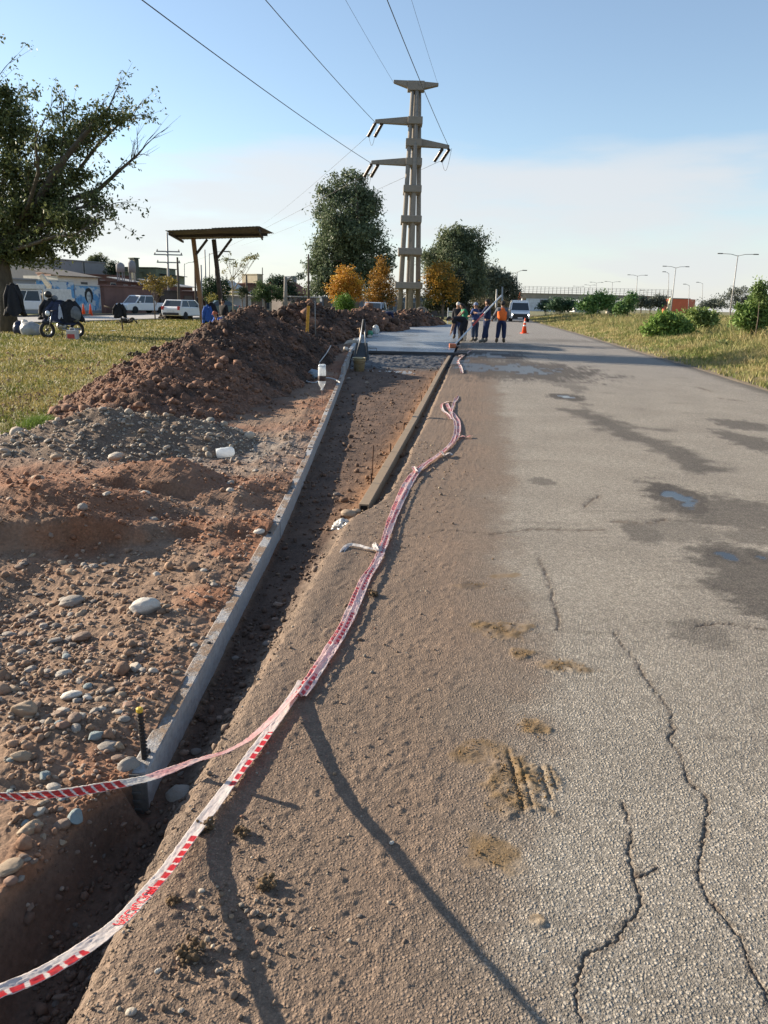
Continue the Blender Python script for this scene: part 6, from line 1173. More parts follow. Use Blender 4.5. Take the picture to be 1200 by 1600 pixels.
building('white flat shed roof strip right above the painted wall',(94,90),(156,95),6,431,B_WHITE,((.15,.35,.55,.8,'window'),(.55,.72,.6,.85,'window')),roof='slope',name='shed')
building('long dark brick wall storey above the painted wall, under the grey block',(84,108),(206,116),5,427,B_BRICK,((.2,.26,.6,.8,'window'),(.6,.66,.65,.85,'window')),name='brick_house')
building('brown red rendered wall with a thin coping behind the white pickup',(165,78),(236,88),.5,447,B_RED,name='boundary_wall',cat='wall')
building('weathered lighter part of the red wall behind the street tree',(237,88.2),(252,91),.5,450,bmat((.23,.14,.12),'faded_red'),name='boundary_wall',cat='wall')
building('brick parapet with openings just above the brown red wall',(170,98),(219,104),5,440,B_BRICK,((.1,.25,.75,.95,'window'),(.5,.62,.7,.9,'window'),(.75,.9,.7,.9,'window')),name='brick_house')
building('dark plank fence between the red wall and the wooden pole',(252,90),(280,92),.3,455,B_DARK,name='plank_fence',cat='fence')
building('low green factory wall left of the high green gable',(221,130),(247,134),14,425,B_GREEN,name='factory')
building('high green factory block with a dark roof edge',(247,130),(277,136),16,419,B_GREEN,roofm=bmat((.05,.06,.05),'dark_roof'),name='factory')
building('lower sloping annex at the right of the green factory',(277,131),(290,136),10,431,B_GREEN,roof='slope',roofm=bmat((.06,.06,.055),'dark_roof2'),name='factory')
building('house under corrugated pale roof behind the plank fence',(219,106),(234,108),5,444,B_BRICK,roof='slope',roofm=mat('pale_corrugated',(.38,.36,.33),.6,.2,var=.2,vs=3),name='house')
building('house with striped metal roof right of the wooden pole',(281,100),(302,103),6,448,B_BRICK,((.3,.5,.3,.7,'window'),),roof='slope',roofm=mat('pale_corrugated',(.38,.36,.33),.6,.2),name='house')
building('dark brick garage front left of the shelter post',(283,93),(318,97),5,456,B_BRICK,((.15,.5,.05,.8,'door'),(.65,.85,.4,.75,'window')),name='garage')
building('grey brown wall seen between the shelter posts',(318,97.5),(352,101),4,460,bmat((.16,.13,.12),'grey_brown'),((.4,.6,.3,.7,'window'),),name='house')
building('dark shop front under a pale flat roof right of the shelter',(350,96),(366,98),6,457,B_BRICK,((.2,.4,.1,.6,'window'),(.6,.8,.1,.6,'window')),roofm=B_WHITE,name='house')
building('bright yellow house with pale trim behind the sapling',(365,95),(389,97),6,457,B_YEL,((.2,.38,.15,.7,'door'),(.55,.8,.3,.7,'window')),roofm=B_WHITE,name='house')
building('upper yellow gable end over the yellow house',(366,99),(380,100),5,452,B_YEL,roof='gable',roofm=B_WHITE,name='house')
building('two storey dark red brick house behind the yellow one',(387,108),(404,110),7,444,B_BRICK,((.25,.45,.55,.75,'window'),(.6,.8,.2,.45,'window')),name='brick_house')
building('white open carport with pillars left of the bushy green tree',(392,93),(411,95),5,463,B_WHITE,((.08,.42,.0,.85,'door'),(.55,.9,.0,.85,'door')),name='carport',eave=.5)
building('beige tower block with a thin mast behind the bushy tree',(403,160),(411,161),5,429,B_BEI,name='tower_block')
o = pole(410,418,159,.12,'mast on the beige tower block',M_poled,(),None,410,name='mast',cat='mast')
building('tiled brown house behind the bushy green tree',(411,110),(458,114),8,462,B_BEI,((.1,.2,.2,.7,'window'),(.3,.38,.1,.8,'door'),(.6,.72,.2,.7,'window')),roof='gable',name='house')
building('house with brown tiled roof right of the grey pole',(452,116),(486,119),8,459,bmat((.26,.18,.14),'pinkish_brown'),((.2,.35,.3,.7,'window'),(.6,.75,.3,.7,'window')),roof='gable',name='house')
building('long low grey wall under a pale slab right of the grey pole',(455,99),(494,102),4,464,bmat((.20,.175,.16),'taupe_render'),((.75,.9,.1,.7,'door'),),roofm=B_WHITE,name='garage')
building('distant slender tower over the dark trees',(457,240),(464,241),6,432,B_BLUEG,((.2,.8,.6,.64,'window'),(.2,.8,.7,.74,'window'),(.2,.8,.8,.84,'window'),(.2,.8,.9,.94,'window')),name='tower_block')
building('small pale yellow house left of the tall eucalyptus trunk',(488,104),(502,105),4,465,bmat((.42,.38,.22),'pale_yellow'),((.3,.5,.1,.7,'door'),),name='house')
building('blue grey gate and wall behind the green shrub',(503,100),(570,104),.5,465,B_BLUEG,((.05,.18,.05,.9,'door'),(.35,.48,.05,.9,'door'),(.7,.85,.05,.9,'door')),name='boundary_wall',cat='wall')
building('grey house wall seen behind the pylon feet',(600,108),(668,112),5,466,B_BLUEG,((.1,.2,.3,.8,'window'),(.35,.45,.3,.8,'window'),(.6,.7,.3,.8,'window'),(.8,.9,.3,.8,'window')),name='house')
building('low dark wall behind the dark tree trunk',(668,113),(735,118),3,474,B_DARK,name='boundary_wall',cat='wall')
building('white far building seen under the footbridge behind the van',(818,330),(868,335),20,464,bmat((.55,.58,.60),'haze_tinted_white'),((.5,.9,.6,.85,'window'),),name='warehouse')  # distance haze mixed into the white of the far walls
building('small white far building under the middle of the footbridge',(898,360),(935,362),10,474,bmat((.5,.5,.48),'haze_tinted_white2'),name='warehouse')
for px,Y,py,r,h,lab in ((192,104,417,.55,1.2,'pale water tank on a frame above the brick parapet'),(210,106,418,.5,1.6,'round grey water tank left of the green tower')):
    root = thing('water_tank',lab,'water tank',(P(px,480,Y).x,Y,P(px,py+8,Y).z-.6)); mb = MB(); mb.lathe([(r,0),(r,h*.75),(r*.6,h*.92),(r*.2,h)],14,(0,0,.6)); mb.build('tank_body',B_GREY,root,True); mb = MB()
    for sx in (-1,1):
        for sy in (-1,1): mb.bar((sx*r*.6,sy*r*.6,-3.5),(sx*r*.6,sy*r*.6,.6),.1,.1)
    mb.bar((-r*.6,-r*.6,-.2),(r*.6,-r*.6,-.2),.08,.08); mb.build('stand',B_GREY,root)
building('dark green chimney tower beside the factory',(214.5,128),(221,128.6),1.4,404,bmat((.09,.10,.075),'tower_green'),name='chimney_tower',cat='chimney')
# ---------------------------------------------------------------- vehicles
M_cw = mat('car_white',(.72,.73,.74),.25,var=.03,coat=.5); M_cs = mat('car_silver',(.50,.56,.62),.3,.3,var=.03,coat=.5); M_ct = mat('car_teal',(.05,.10,.10),.3,.2,var=.03,coat=.5)
M_blk = mat('black_trim',(.015,.015,.017),.5); M_rub = mat('tyre_rubber',(.018,.018,.018),.85); M_rim = mat('wheel_rim',(.35,.35,.36),.35,.8); M_head = mat('headlight_glass',(.75,.78,.8),.1); M_lit = mat('headlight_lit',(.9,.9,.85),.2,emit=((1,.95,.8),6)); M_tail = mat('tail_light',(.45,.03,.03),.2); M_plate = mat('plate',(.65,.65,.65),.5)
def car(name,label,loc,rz,Lc,Wc,low,cab,m_,wheel_r,wx,lit=False,bed=None,grille=True,cat='car',sid=()):
    """low: side outline (x,z) of the lower body, front at +x; cab: glasshouse corners (x_back0,x_front0,z0,x_back1,x_front1,z1)"""
    root = thing(name,label,cat,loc,rz); hw = Wc/2
    mb = MB(); n = len(low); 
    vs = [(x,-hw,z) for x,z in low]+[(x,hw,z) for x,z in low]; mb.add(vs,[tuple(range(n))]+[tuple(range(2*n-1,n-1,-1))]+[(i,i+n,(i+1)%n+n,(i+1)%n) for i in range(n)]); body = mb.build('body',m_,root,bevel=.07)
    xb0,xf0,z0,xb1,xf1,z1 = cab; i0 = .04; i1 = .17
    def loft(e0,e1,t0,t1,g=0.0):
        a = [(xb0+e0-g,-hw+i0-g),(xf0-e0+g,-hw+i0-g),(xf0-e0+g,hw-i0+g),(xb0+e0-g,hw-i0+g)]; b = [(xb1-g,-hw+i1-g),(xf1+g,-hw+i1-g),(xf1+g,hw-i1+g),(xb1-g,hw-i1+g)]
        f = lambda t: [Vector((a[k][0]*(1-t)+b[k][0]*t,a[k][1]*(1-t)+b[k][1]*t,z0*(1-t)+z1*t)) for k in range(4)]
        return f(t0)+f(t1)
    mb = MB(); mb.add(loft(0,0,-.05,.92),[(0,3,2,1),(4,5,6,7),(0,1,5,4),(1,2,6,5),(2,3,7,6),(3,0,4,7)]); mb.build('windows',M_glass,root)
    mb = MB(); v = loft(0,0,.86,1.0,.012); mb.add(v,[(0,3,2,1),(4,5,6,7),(0,1,5,4),(1,2,6,5),(2,3,7,6),(3,0,4,7)]); mb.build('roof',m_,root,bevel=.05)
    mb = MB(); v = loft(0,0,0,.95,.012)
    for k in range(4): mb.bar(v[k],v[k+4],.08,.08)
    for sy in (0,2):
        for t in (.42,): p0 = v[sy].lerp(v[sy+1],t); p1 = v[sy+4].lerp(v[sy+5],t); mb.bar(p0,p1,.07,.05)
    mb.build('pillars',m_,root)
    for x_ in wx:
        for s_ in (-1,1):
            Mx = Matrix.Translation((x_,s_*(hw-.10),wheel_r))@Matrix.Rotation(math.pi/2,4,'X'); mb = MB(); mb.lathe([(wheel_r*.62,-.11),(wheel_r*.94,-.11),(wheel_r,-.07),(wheel_r,.07),(wheel_r*.94,.11),(wheel_r*.62,.11)],20,M=Mx); wh = mb.build('wheel',M_rub,root,True)
            mb = MB(); mb.lathe([(.04,-.10),(wheel_r*.62,-.09),(wheel_r*.62,.09),(.04,.10)],12,M=Mx); mb.build('rim',M_rim,wh)
            mb = MB(); Mx2 = Matrix.Translation((x_,s_*(hw+.003),wheel_r+.02))@Matrix.Rotation(math.pi/2,4,'X'); 
    xf = max(x for x,z in low); xk = min(x for x,z in low); zf = [z for x,z in low if x > xf-.15]; zh = max(zf)-.10
    for s_ in (-1,1):
        mb = MB(); mb.box((xf-.14,s_*(hw-.24)-.16,zh-.10),(xf+.03,s_*(hw-.24)+.16,zh+.06)); mb.build('headlight',M_lit if lit else M_head,root,bevel=.03)
        mb = MB(); mb.box((xk-.025,s_*(hw-.14)-.10,.72),(xk+.10,s_*(hw-.14)+.10,.98)); mb.build('tail_light',M_tail,root,bevel=.02)
        mb = MB(); mb.box((xf0-.45,s_*(hw+.10)-.09,z0+.02),(xf0-.30,s_*(hw+.10)+.09,z0+.18)); mb.build('mirror',M_blk if m_ is not M_cw else m_,root,bevel=.02)
    mb = MB(); mb.box((xf-.05,-hw+.15,.30),(xf+.045,hw-.15,.48)); mb.build('bumper',M_blk,root,bevel=.03)
    mb = MB(); mb.box((xk-.04,-hw+.15,.34),(xk+.05,hw-.15,.52)); mb.build('rear_bumper',M_blk,root,bevel=.03)
    if grille: mb = MB(); mb.box((xf-.05,-hw*.45,zh-.18),(xf+.02,hw*.45,zh+.02)); mb.build('grille',M_blk,root,bevel=.01)
    mb = MB(); mb.box((xf+.046,-.26,.36),(xf+.055,.26,.48)); mb.build('number_plate',M_plate,root); mb = MB(); mb.box((xk-.046,-.26,.58),(xk-.026,.26,.70)); mb.build('number_plate',M_plate,root)
    return root
def hd(x,y): return math.atan2(y,x)
o = car('pickup_truck','white double cab pickup parked by the red wall, facing left','', hd(-.5,-.86),5.3,1.85,[(-2.65,.45),(-2.65,1.08),(-1.0,1.08),(1.35,1.06),(2.45,.98),(2.65,.80),(2.65,.32),(-2.4,.32)],(-.95,1.5,1.04,-.75,.75,1.76),M_cw,.37,(-1.6,1.65),cat='pickup') if False else None
def gat(px,Y): return (P(px,480,Y).x,Y,.02)
o = car('pickup_truck','white double cab pickup parked by the red wall, facing left',gat(222,79),hd(-.52,-.85),5.3,1.85,[(-2.65,.45),(-2.65,1.08),(-1.0,1.08),(1.35,1.06),(2.45,.98),(2.65,.80),(2.65,.32),(-2.4,.32)],(-.95,1.5,1.04,-.75,.75,1.78),M_cw,.38,(-1.6,1.65),cat='pickup')
mb = MB(); mb.box((-2.5,-.78,1.0),(-1.05,.78,1.085)); mb.build('load_bed',M_blk,o)
car('hatchback_car','white hatchback seen from behind on the side street left of the shelter',gat(289,61),hd(.33,.94),3.9,1.7,[(-1.9,.42),(-1.92,.85),(-1.75,.98),(.95,.95),(1.85,.80),(1.95,.55),(1.93,.28),(-1.8,.28)],(-1.72,.95,.93,-1.35,.25,1.47),M_cw,.31,(-1.2,1.25))
car('minivan','silver blue minivan facing the camera behind the reddish mound',gat(585,74),hd(-.15,-1),4.3,1.75,[(-2.1,.42),(-2.12,.95),(1.3,1.0),(2.0,.82),(2.12,.55),(2.1,.30),(-2.0,.30)],(-2.05,1.25,.98,-1.85,.45,1.66),M_cs,.32,(-1.35,1.35))
car('parked_car','dark teal car half hidden between the shelter posts',gat(342,82),hd(-.9,-.4),4.2,1.7,[(-2.0,.42),(-2.05,.90),(-1.2,.98),(1.0,.95),(1.95,.80),(2.05,.55),(2.0,.28),(-1.9,.28)],(-1.4,1.0,.93,-1.0,.3,1.45),M_ct,.31,(-1.25,1.3))
o = car('delivery_van','white high roofed van with headlights on, coming up the road',gat(811.5,86),hd(-.10,-1),5.2,2.0,[(-2.5,.42),(-2.5,1.3),(1.5,1.28),(2.35,1.05),(2.55,.85),(2.55,.34),(-2.3,.34)],(-2.45,1.75,1.25,-2.4,1.05,2.08),M_cw,.35,(-1.6,1.7),lit=True,cat='van')
mb = MB(); mb.box((2.50,-.82,.40),(2.585,.82,.84)); mb.build('front_panel',M_blk,o,bevel=.03); mb = MB(); mb.box((-2.4,-.86,2.05),(.9,.86,2.25)); mb.build('raised_roof',M_cw,o,bevel=.08)
o = car('work_truck','white work truck with a raised tipper body parked at the left edge',gat(52,60),hd(-.90,-.43),4.9,1.95,[(-2.6,.62),(-2.6,.80),(-.6,.80),(-.6,1.15),(1.45,1.15),(2.25,1.08),(2.45,.90),(2.45,.45),(-2.4,.50)],(-.55,1.5,1.12,-.45,.85,1.95),M_cw,.42,(-1.55,1.6),cat='truck')
mb = MB(); mb.box((-2.75,-1.02,.95),(-.75,1.02,2.05)); mb.box((-.9,-1.0,1.98),(1.0,1.0,2.35)); mb.build('tipper_body',mat('worn_white',(.55,.54,.50),.6,var=.15),o,bevel=.05)
for k in range(3): mb = MB(); mb.box((.35+k*.16,-.985,.98),(.45+k*.16,-.978,1.03)); mb.build('door_marking',mat('dark_marking',(.08,.1,.16),.5),o)
g = thing('backhoe','pale digger arm standing folded between the truck and the motorcycle','digger',gat(77,63)); go = Vector(g.location); M_arm = mat('pale_machine_paint',(.52,.46,.36),.5,var=.2)
def QQ(px,py): return P(px,py,63)-go
for pts,w_,nm in (((( 64,430),(78,448)),.34,'boom'),(((78,446),(74,462)),.26,'dipper_arm'),(((60,463),(95,470)),.5,'chassis')): mb = MB(); mb.bar(QQ(*pts[0]),QQ(*pts[1]),w_,w_); mb.build(nm,M_arm,g,bevel=.04)
mb = MB(); mb.bar(QQ(67,437),QQ(76,455),.12,.12); mb.build('ram',M_steel,g); mb = MB(); q = QQ(74,463); mb.box((q.x-.45,-.35,q.z-.5),(q.x+.35,.35,q.z+.05)); mb.build('bucket',mat('dark_bucket',(.08,.075,.07),.6),g,bevel=.06)
mb = MB(); q = QQ(99,472); mb.box((q.x-.8,-.6,q.z-.4),(q.x+.7,.6,q.z+.3)); mb.build('body_panel',M_arm,g,bevel=.05)
for px in (84,104):
    q = QQ(px,480); Mx = Matrix.Translation((q.x,-.5,.45))@Matrix.Rotation(math.pi/2,4,'X'); mb = MB(); mb.lathe([(.28,-.14),(.45,-.12),(.47,0),(.45,.12),(.28,.14)],18,M=Mx); w0 = mb.build('wheel',M_rub,g,True); mb = MB(); mb.lathe([(.04,-.12),(.28,-.11),(.28,.11),(.04,.12)],12,M=Mx); mb.build('rim',M_rim,w0)
cone((P(130,480,64).x,64,.02),.95,'left one of two orange cones in front of the portrait wall',False); cone((P(141,480,64.5).x,64.5,.02),.95,'right one of two orange cones in front of the portrait wall',False)
# ---------------------------------------------------------------- motorcycle and belongings under the tree
MY = 30.2; mc = thing('motorcycle','parked motorcycle heaped with dark jackets beside the shade tree','motorcycle',(P(95,480,MY).x,MY,0),math.atan2(-.80,-.60)); 
def wheel(par,x,r,nm='wheel'):
    Mx = Matrix.Translation((x,0,r))@Matrix.Rotation(math.pi/2,4,'X'); mb = MB(); k=24
    mb.lathe([(r*.70,-.05),(r*.90,-.075),(r,-.03),(r,.03),(r*.90,.075),(r*.70,.05),(r*.70,-.05)],k,M=Mx,cap=False); w0 = mb.build(nm,M_rub,par,True); mb = MB(); mb.lathe([(r*.70,-.04),(r*.72,0),(r*.70,.04),(r*.62,.04),(r*.62,-.04),(r*.70,-.04)],k,M=Mx,cap=False)
    for q in range(10): a_ = q*math.pi/5; mb.tube([Mx@Vector((.03*math.cos(a_),.03*math.sin(a_),0)),Mx@Vector((r*.78*math.cos(a_+.2),r*.78*math.sin(a_+.2),0))],.006,4)
    mb.lathe([(.04,-.07),(.06,0),(.04,.07)],10,M=Mx); mb.build('rim',mat('dark_rim',(.08,.08,.085),.4,.6),w0,True)
wheel(mc,.64,.31); wheel(mc,-.60,.31)
mb = MB()
for s_ in (-1,1): mb.tube([(.64,s_*.08,.31),(.50,s_*.08,.72),(.42,s_*.08,.98)],.022,8)
mb.build('fork',M_rim,mc,True); mb = MB(); mb.tube([(.42,-.36,1.05),(.46,-.15,1.02),(.46,.15,1.02),(.42,.36,1.05)],.016,8); mb.build('handlebar',M_blk,mc,True)
mb = MB(); mb.tube([(.42,0,.95),(.1,0,.62),(-.15,0,.45),(-.6,0,.31)],.03,8); mb.tube([(.42,0,.95),(-.1,0,.78),(-.65,0,.80)],.03,8); mb.build('frame',M_blk,mc,True)
def blob(name,loc,s,m_,par=None,seed=1,amp=.2,sub=3,f=1.4):
    V,T = ico(sub); n = fbm(V[:,0]*f+seed,V[:,1]*f+V[:,2]*1.3,seed,3); q = V*(1+amp*n[:,None])*np.array(s)+(np.array(loc) if par is not None else 0); me = bpy.data.meshes.new(name); me.from_pydata([tuple(v) for v in q],[],[tuple(t) for t in T]); o = link(name,me,m_,par,True)
    if par is None: o.location = loc
    return o
blob('fuel_tank',(.18,0,.86),(.24,.14,.13),M_blk,mc,3,.08); blob('seat',(-.32,0,.86),(.38,.13,.07),M_blk,mc,4,.08); blob('engine',(.02,0,.45),(.20,.16,.18),M_rim,mc,5,.3); blob('headlamp',(.56,0,.93),(.09,.09,.10),M_head,mc,6,.02)
mb = MB(); mb.tube([(.1,.12,.35),(-.2,.14,.28),(-.65,.16,.34)],.045,10); mb.build('exhaust',M_rim,mc,True); mb = MB(); mb.tube([(-.05,-.1,.38),(-.12,-.28,.0)],.015,6); mb.build('kickstand',M_blk,mc,True)
blob('front_mudguard',(.64,0,.60),(.22,.07,.05),M_blk,mc,7,.02)
M_cloth = mat('black_cloth',(.012,.013,.018),.9,var=.3,vs=8,bump=.01,bs=8); M_navy = mat('navy_cloth',(.022,.03,.065),.9,var=.3,vs=8,bump=.01,bs=8); M_gcl = mat('grey_cloth',(.13,.14,.15),.9,var=.3,vs=8,bump=.01,bs=8); M_ltb = mat('pale_cloth',(.38,.42,.50),.9,var=.15,vs=8)
def jacket(label, loc, rz, w_, h_, m_, seed, sleeves=True, name='jacket', cat='jacket'):
    """cloth hung from one point: gathered at the top, folds widening downwards"""
    r = np.random.default_rng(seed); nu,nv = 40,26; U_,Vv = np.meshgrid(np.linspace(0,2*math.pi,nu,endpoint=False),np.linspace(0,1,nv)); rad = (.25+.75*Vv**.6)*(1+.22*np.sin(U_*5+seed)*Vv+.10*np.sin(U_*9+2*seed)*Vv)*(1+.2*fbm(U_*1.2,Vv*3,seed,3)); X = np.cos(U_)*rad*w_/2; Y_ = np.sin(U_)*rad*w_*.26; Zz = -Vv*h_*(1+.10*np.sin(U_*3+seed)*Vv); V = np.stack([X,Y_,Zz],-1).reshape(-1,3)
    Q = [(i*nu+k,i*nu+(k+1)%nu,(i+1)*nu+(k+1)%nu,(i+1)*nu+k) for i in range(nv-1) for k in range(nu)]; root = thing(name,label,cat,loc,rz)
    np_mesh('cloth',V,Q,m_,root,True,cols=None)
    top = MB(); top.lathe([(.12*w_,.0),(.10*w_,.04),(.04*w_,.06)],12); top.build('collar',m_,root,True)
    if sleeves:
        for s_ in (-1,1): mb = MB(); mb.tube([(s_*w_*.18,0,-.04),(s_*w_*.42,-.03,-h_*.4),(s_*w_*.46,-.04,-h_*.85)],[.09,.075,.06],10); mb.build('sleeve',m_,root,True)
    return root
def hang(px,py,Y): return tuple(P(px,py,Y))
jacket('dark jackets draped over the middle of the motorcycle',hang(93,471,MY-.1),.3,1.15,.80,M_navy,11,name='draped_jacket'); jacket('black jacket over the motorcycle handlebar',hang(78,468,MY-.1),.1,.85,.70,M_cloth,12,name='draped_jacket'); jacket('black coat over the motorcycle seat',hang(108,470,MY-.15),.2,.85,.72,M_cloth,13,name='draped_jacket')
jacket('pale blue strip of cloth hanging on the motorcycle jackets',hang(93,478,MY-.42),.3,.16,.45,M_ltb,14,False,name='cloth')
blob('backpack',hang(118,491,MY-.2),(.20,.16,.30),M_gcl,None,21,.15); tag(bpy.data.objects['backpack'],'grey backpack hanging at the rear of the motorcycle','backpack')
o = blob('helmet',hang(75,460,MY-.1),(.14,.13,.13),M_blk,None,22,.03); tag(o,'black helmet on top of the motorcycle','helmet'); o = blob('helmet',hang(84,466,MY+.1),(.15,.14,.12),M_gcl,None,23,.05); tag(o,'grey helmet beside the black one on the motorcycle','helmet')
root = thing('jerry_can','white plastic can with red contents beside the motorcycle','can',(P(110,480,MY-.9).x,MY-.9,0)); mb = MB(); mb.box((-.20,-.13,.0),(.20,.13,.34)); mb.build('can_body',mat('milky_plastic',(.55,.52,.50),.4,trans=.2),root,bevel=.03); mb = MB(); mb.box((-.16,-.135,.03),(.12,-.131,.20)); mb.build('red_label',mat('red_label',(.45,.05,.04),.5),root); mb = MB(); mb.tube([(-.1,0,.34),(-.08,0,.42),(.08,0,.42),(.1,0,.34)],.015,6); mb.build('handle',M_plate,root,True)
jacket('black jacket hung on the trunk of the shade tree',hang(19,444,LT-1.0),.0,.80,1.2,M_cloth,31); jacket('black jacket hung on a short stake on the lawn',hang(186,475,38),.0,.62,.62,M_cloth,33)
root = thing('stake','short dark stake on the lawn carrying a black jacket','stake',(P(190,480,38).x,38,0)); mb = MB(); mb.tube([(0,0,-.2),(-.05,0,.6),(-.15,0,P(186,474,38).z)],.035,8); mb.build('rod',M_poled,root,True); mb = MB(); mb.tube([(-.85,0,P(168,478,38).z),(-.15,0,P(186,474,38).z-.35)],.03,6); mb.build('branch',M_poled,root,True)
o = bag('sack','big pale grey woven sack leaning by the tree trunk','sack',tuple(Vector((P(45,480,31.6).x,31.6,0))),(.42,.30,.30),(.38,.39,.40),51,None,4,.25); o = bag('sack','dark blue bag between the trunk and the pale sack','bag',(P(27,480,32.2).x,32.2,0),(.24,.24,.30),(.02,.03,.07),52,None,4,.2); bag('plastic_bag','small white bag on top of the pale sack','bag',(P(36,480,31.8).x,31.8,.38),(.12,.10,.13),(.62,.6,.55),53)
jacket('black tarp hanging from the right shelter post',hang(330,474,37.6),.2,.85,.85,M_cloth,41,False,'tarp','tarp'); jacket('bright blue jacket hanging left of the black tarp',hang(324,478,37.3),.1,.45,.75,mat('blue_cloth',(.03,.10,.38),.9,var=.2,vs=8),42,True)
g_ = P(664,495,66); root = thing('concrete_ring','pale concrete ring standing behind the far mound','concrete ring',(g_.x,66,.0)); Mx = Matrix.Translation((-.3,0,.55+.3))@Matrix.Rotation(math.pi/2,4,'X'); mb = MB(); mb.lathe([(.42,-.25),(.55,-.25),(.55,.25),(.42,.25),(.42,-.25)],24,M=Mx,cap=False); mb.build('ring',M_conc,root,True)
g_ = P(706,495,70); root = thing('sign_board','small white board on posts on the far grass by the slab end','board',(g_.x,70,0)); mb = MB(); mb.box((-.30,-.04,.15),(.32,.04,.95)); mb.build('board',mat('cream_board',(.72,.66,.48),.6),root)
for s_ in (-1,1): mb = MB(); mb.box((s_*.36-.04,-.05,-.1),(s_*.36+.04,.05,1.35)); mb.build('leg',M_plate,root)
mb = MB(); mb.box((-.36,-.03,1.0),(.36,.03,1.08)); mb.build('top_bar',M_plate,root)
for px,py,w_,lab in ((200,503,18,'dark stump like clump of soil on the lawn beside the jacket stake'),(268,497,26,'dark grass heap at the street edge behind the street tree'),(232,590,26,'dark clod alone on the lawn left of the ridge'),(215,556,20,'group of dark clods on the lawn near the ridge foot')):
    g_ = G(px,py+2,.0); r2 = np.random.default_rng(px); n = 70; s0 = w_*depth(g_)/F; o_ = r2.normal(0,1,(n,3))*[.36,.36,.12]*s0; o_[:,2] = np.abs(o_[:,2]); tag(scatter('soil_clod', np.array(g_)+o_, np.full(n,s0*.10)*np.exp(r2.normal(0,.4,n)), np.array([.07,.055,.035])*r2.uniform(.6,1.2,(n,1)), M_clod, sub=1, seed=px, jit=.2, flat=(.6,1), smooth=False),lab,'clod')
# ---------------------------------------------------------------- people
M_skin = mat('skin',(.30,.16,.10),.6,var=.08,vs=8); 
def skinmesh(name, V, Ed, R, m_, parent, sub=2, root=0):
    me = bpy.data.meshes.new(name); me.from_pydata([tuple(v) for v in V], Ed, []); o = link(name, me, m_, parent)
    sk = o.modifiers.new('skin','SKIN'); sk.use_smooth_shade = True
    lay = me.skin_vertices[0].data if me.skin_vertices else None
    if lay is None:
        bm = bmesh.new(); bm.from_mesh(me); bm.verts.layers.skin.verify(); bm.to_mesh(me); bm.free(); lay = me.skin_vertices[0].data
    for i,r in enumerate(R): lay[i].radius = (r,r) if not isinstance(r,tuple) else r; lay[i].use_root = (i==root)
    ss = o.modifiers.new('sub','SUBSURF'); ss.levels = sub; ss.render_levels = sub
    # bake the modifiers so that the figure is one plain surface
    bpy.context.view_layer.update(); dg = bpy.context.evaluated_depsgraph_get(); me2 = bpy.data.meshes.new_from_object(o.evaluated_get(dg)); o.modifiers.clear(); me2.name = name; o.data = me2
    if len(me2.polygons): me2.polygons.foreach_set('use_smooth',[True]*len(me2.polygons))
    if not me2.materials: me2.materials.append(m_)
    return o
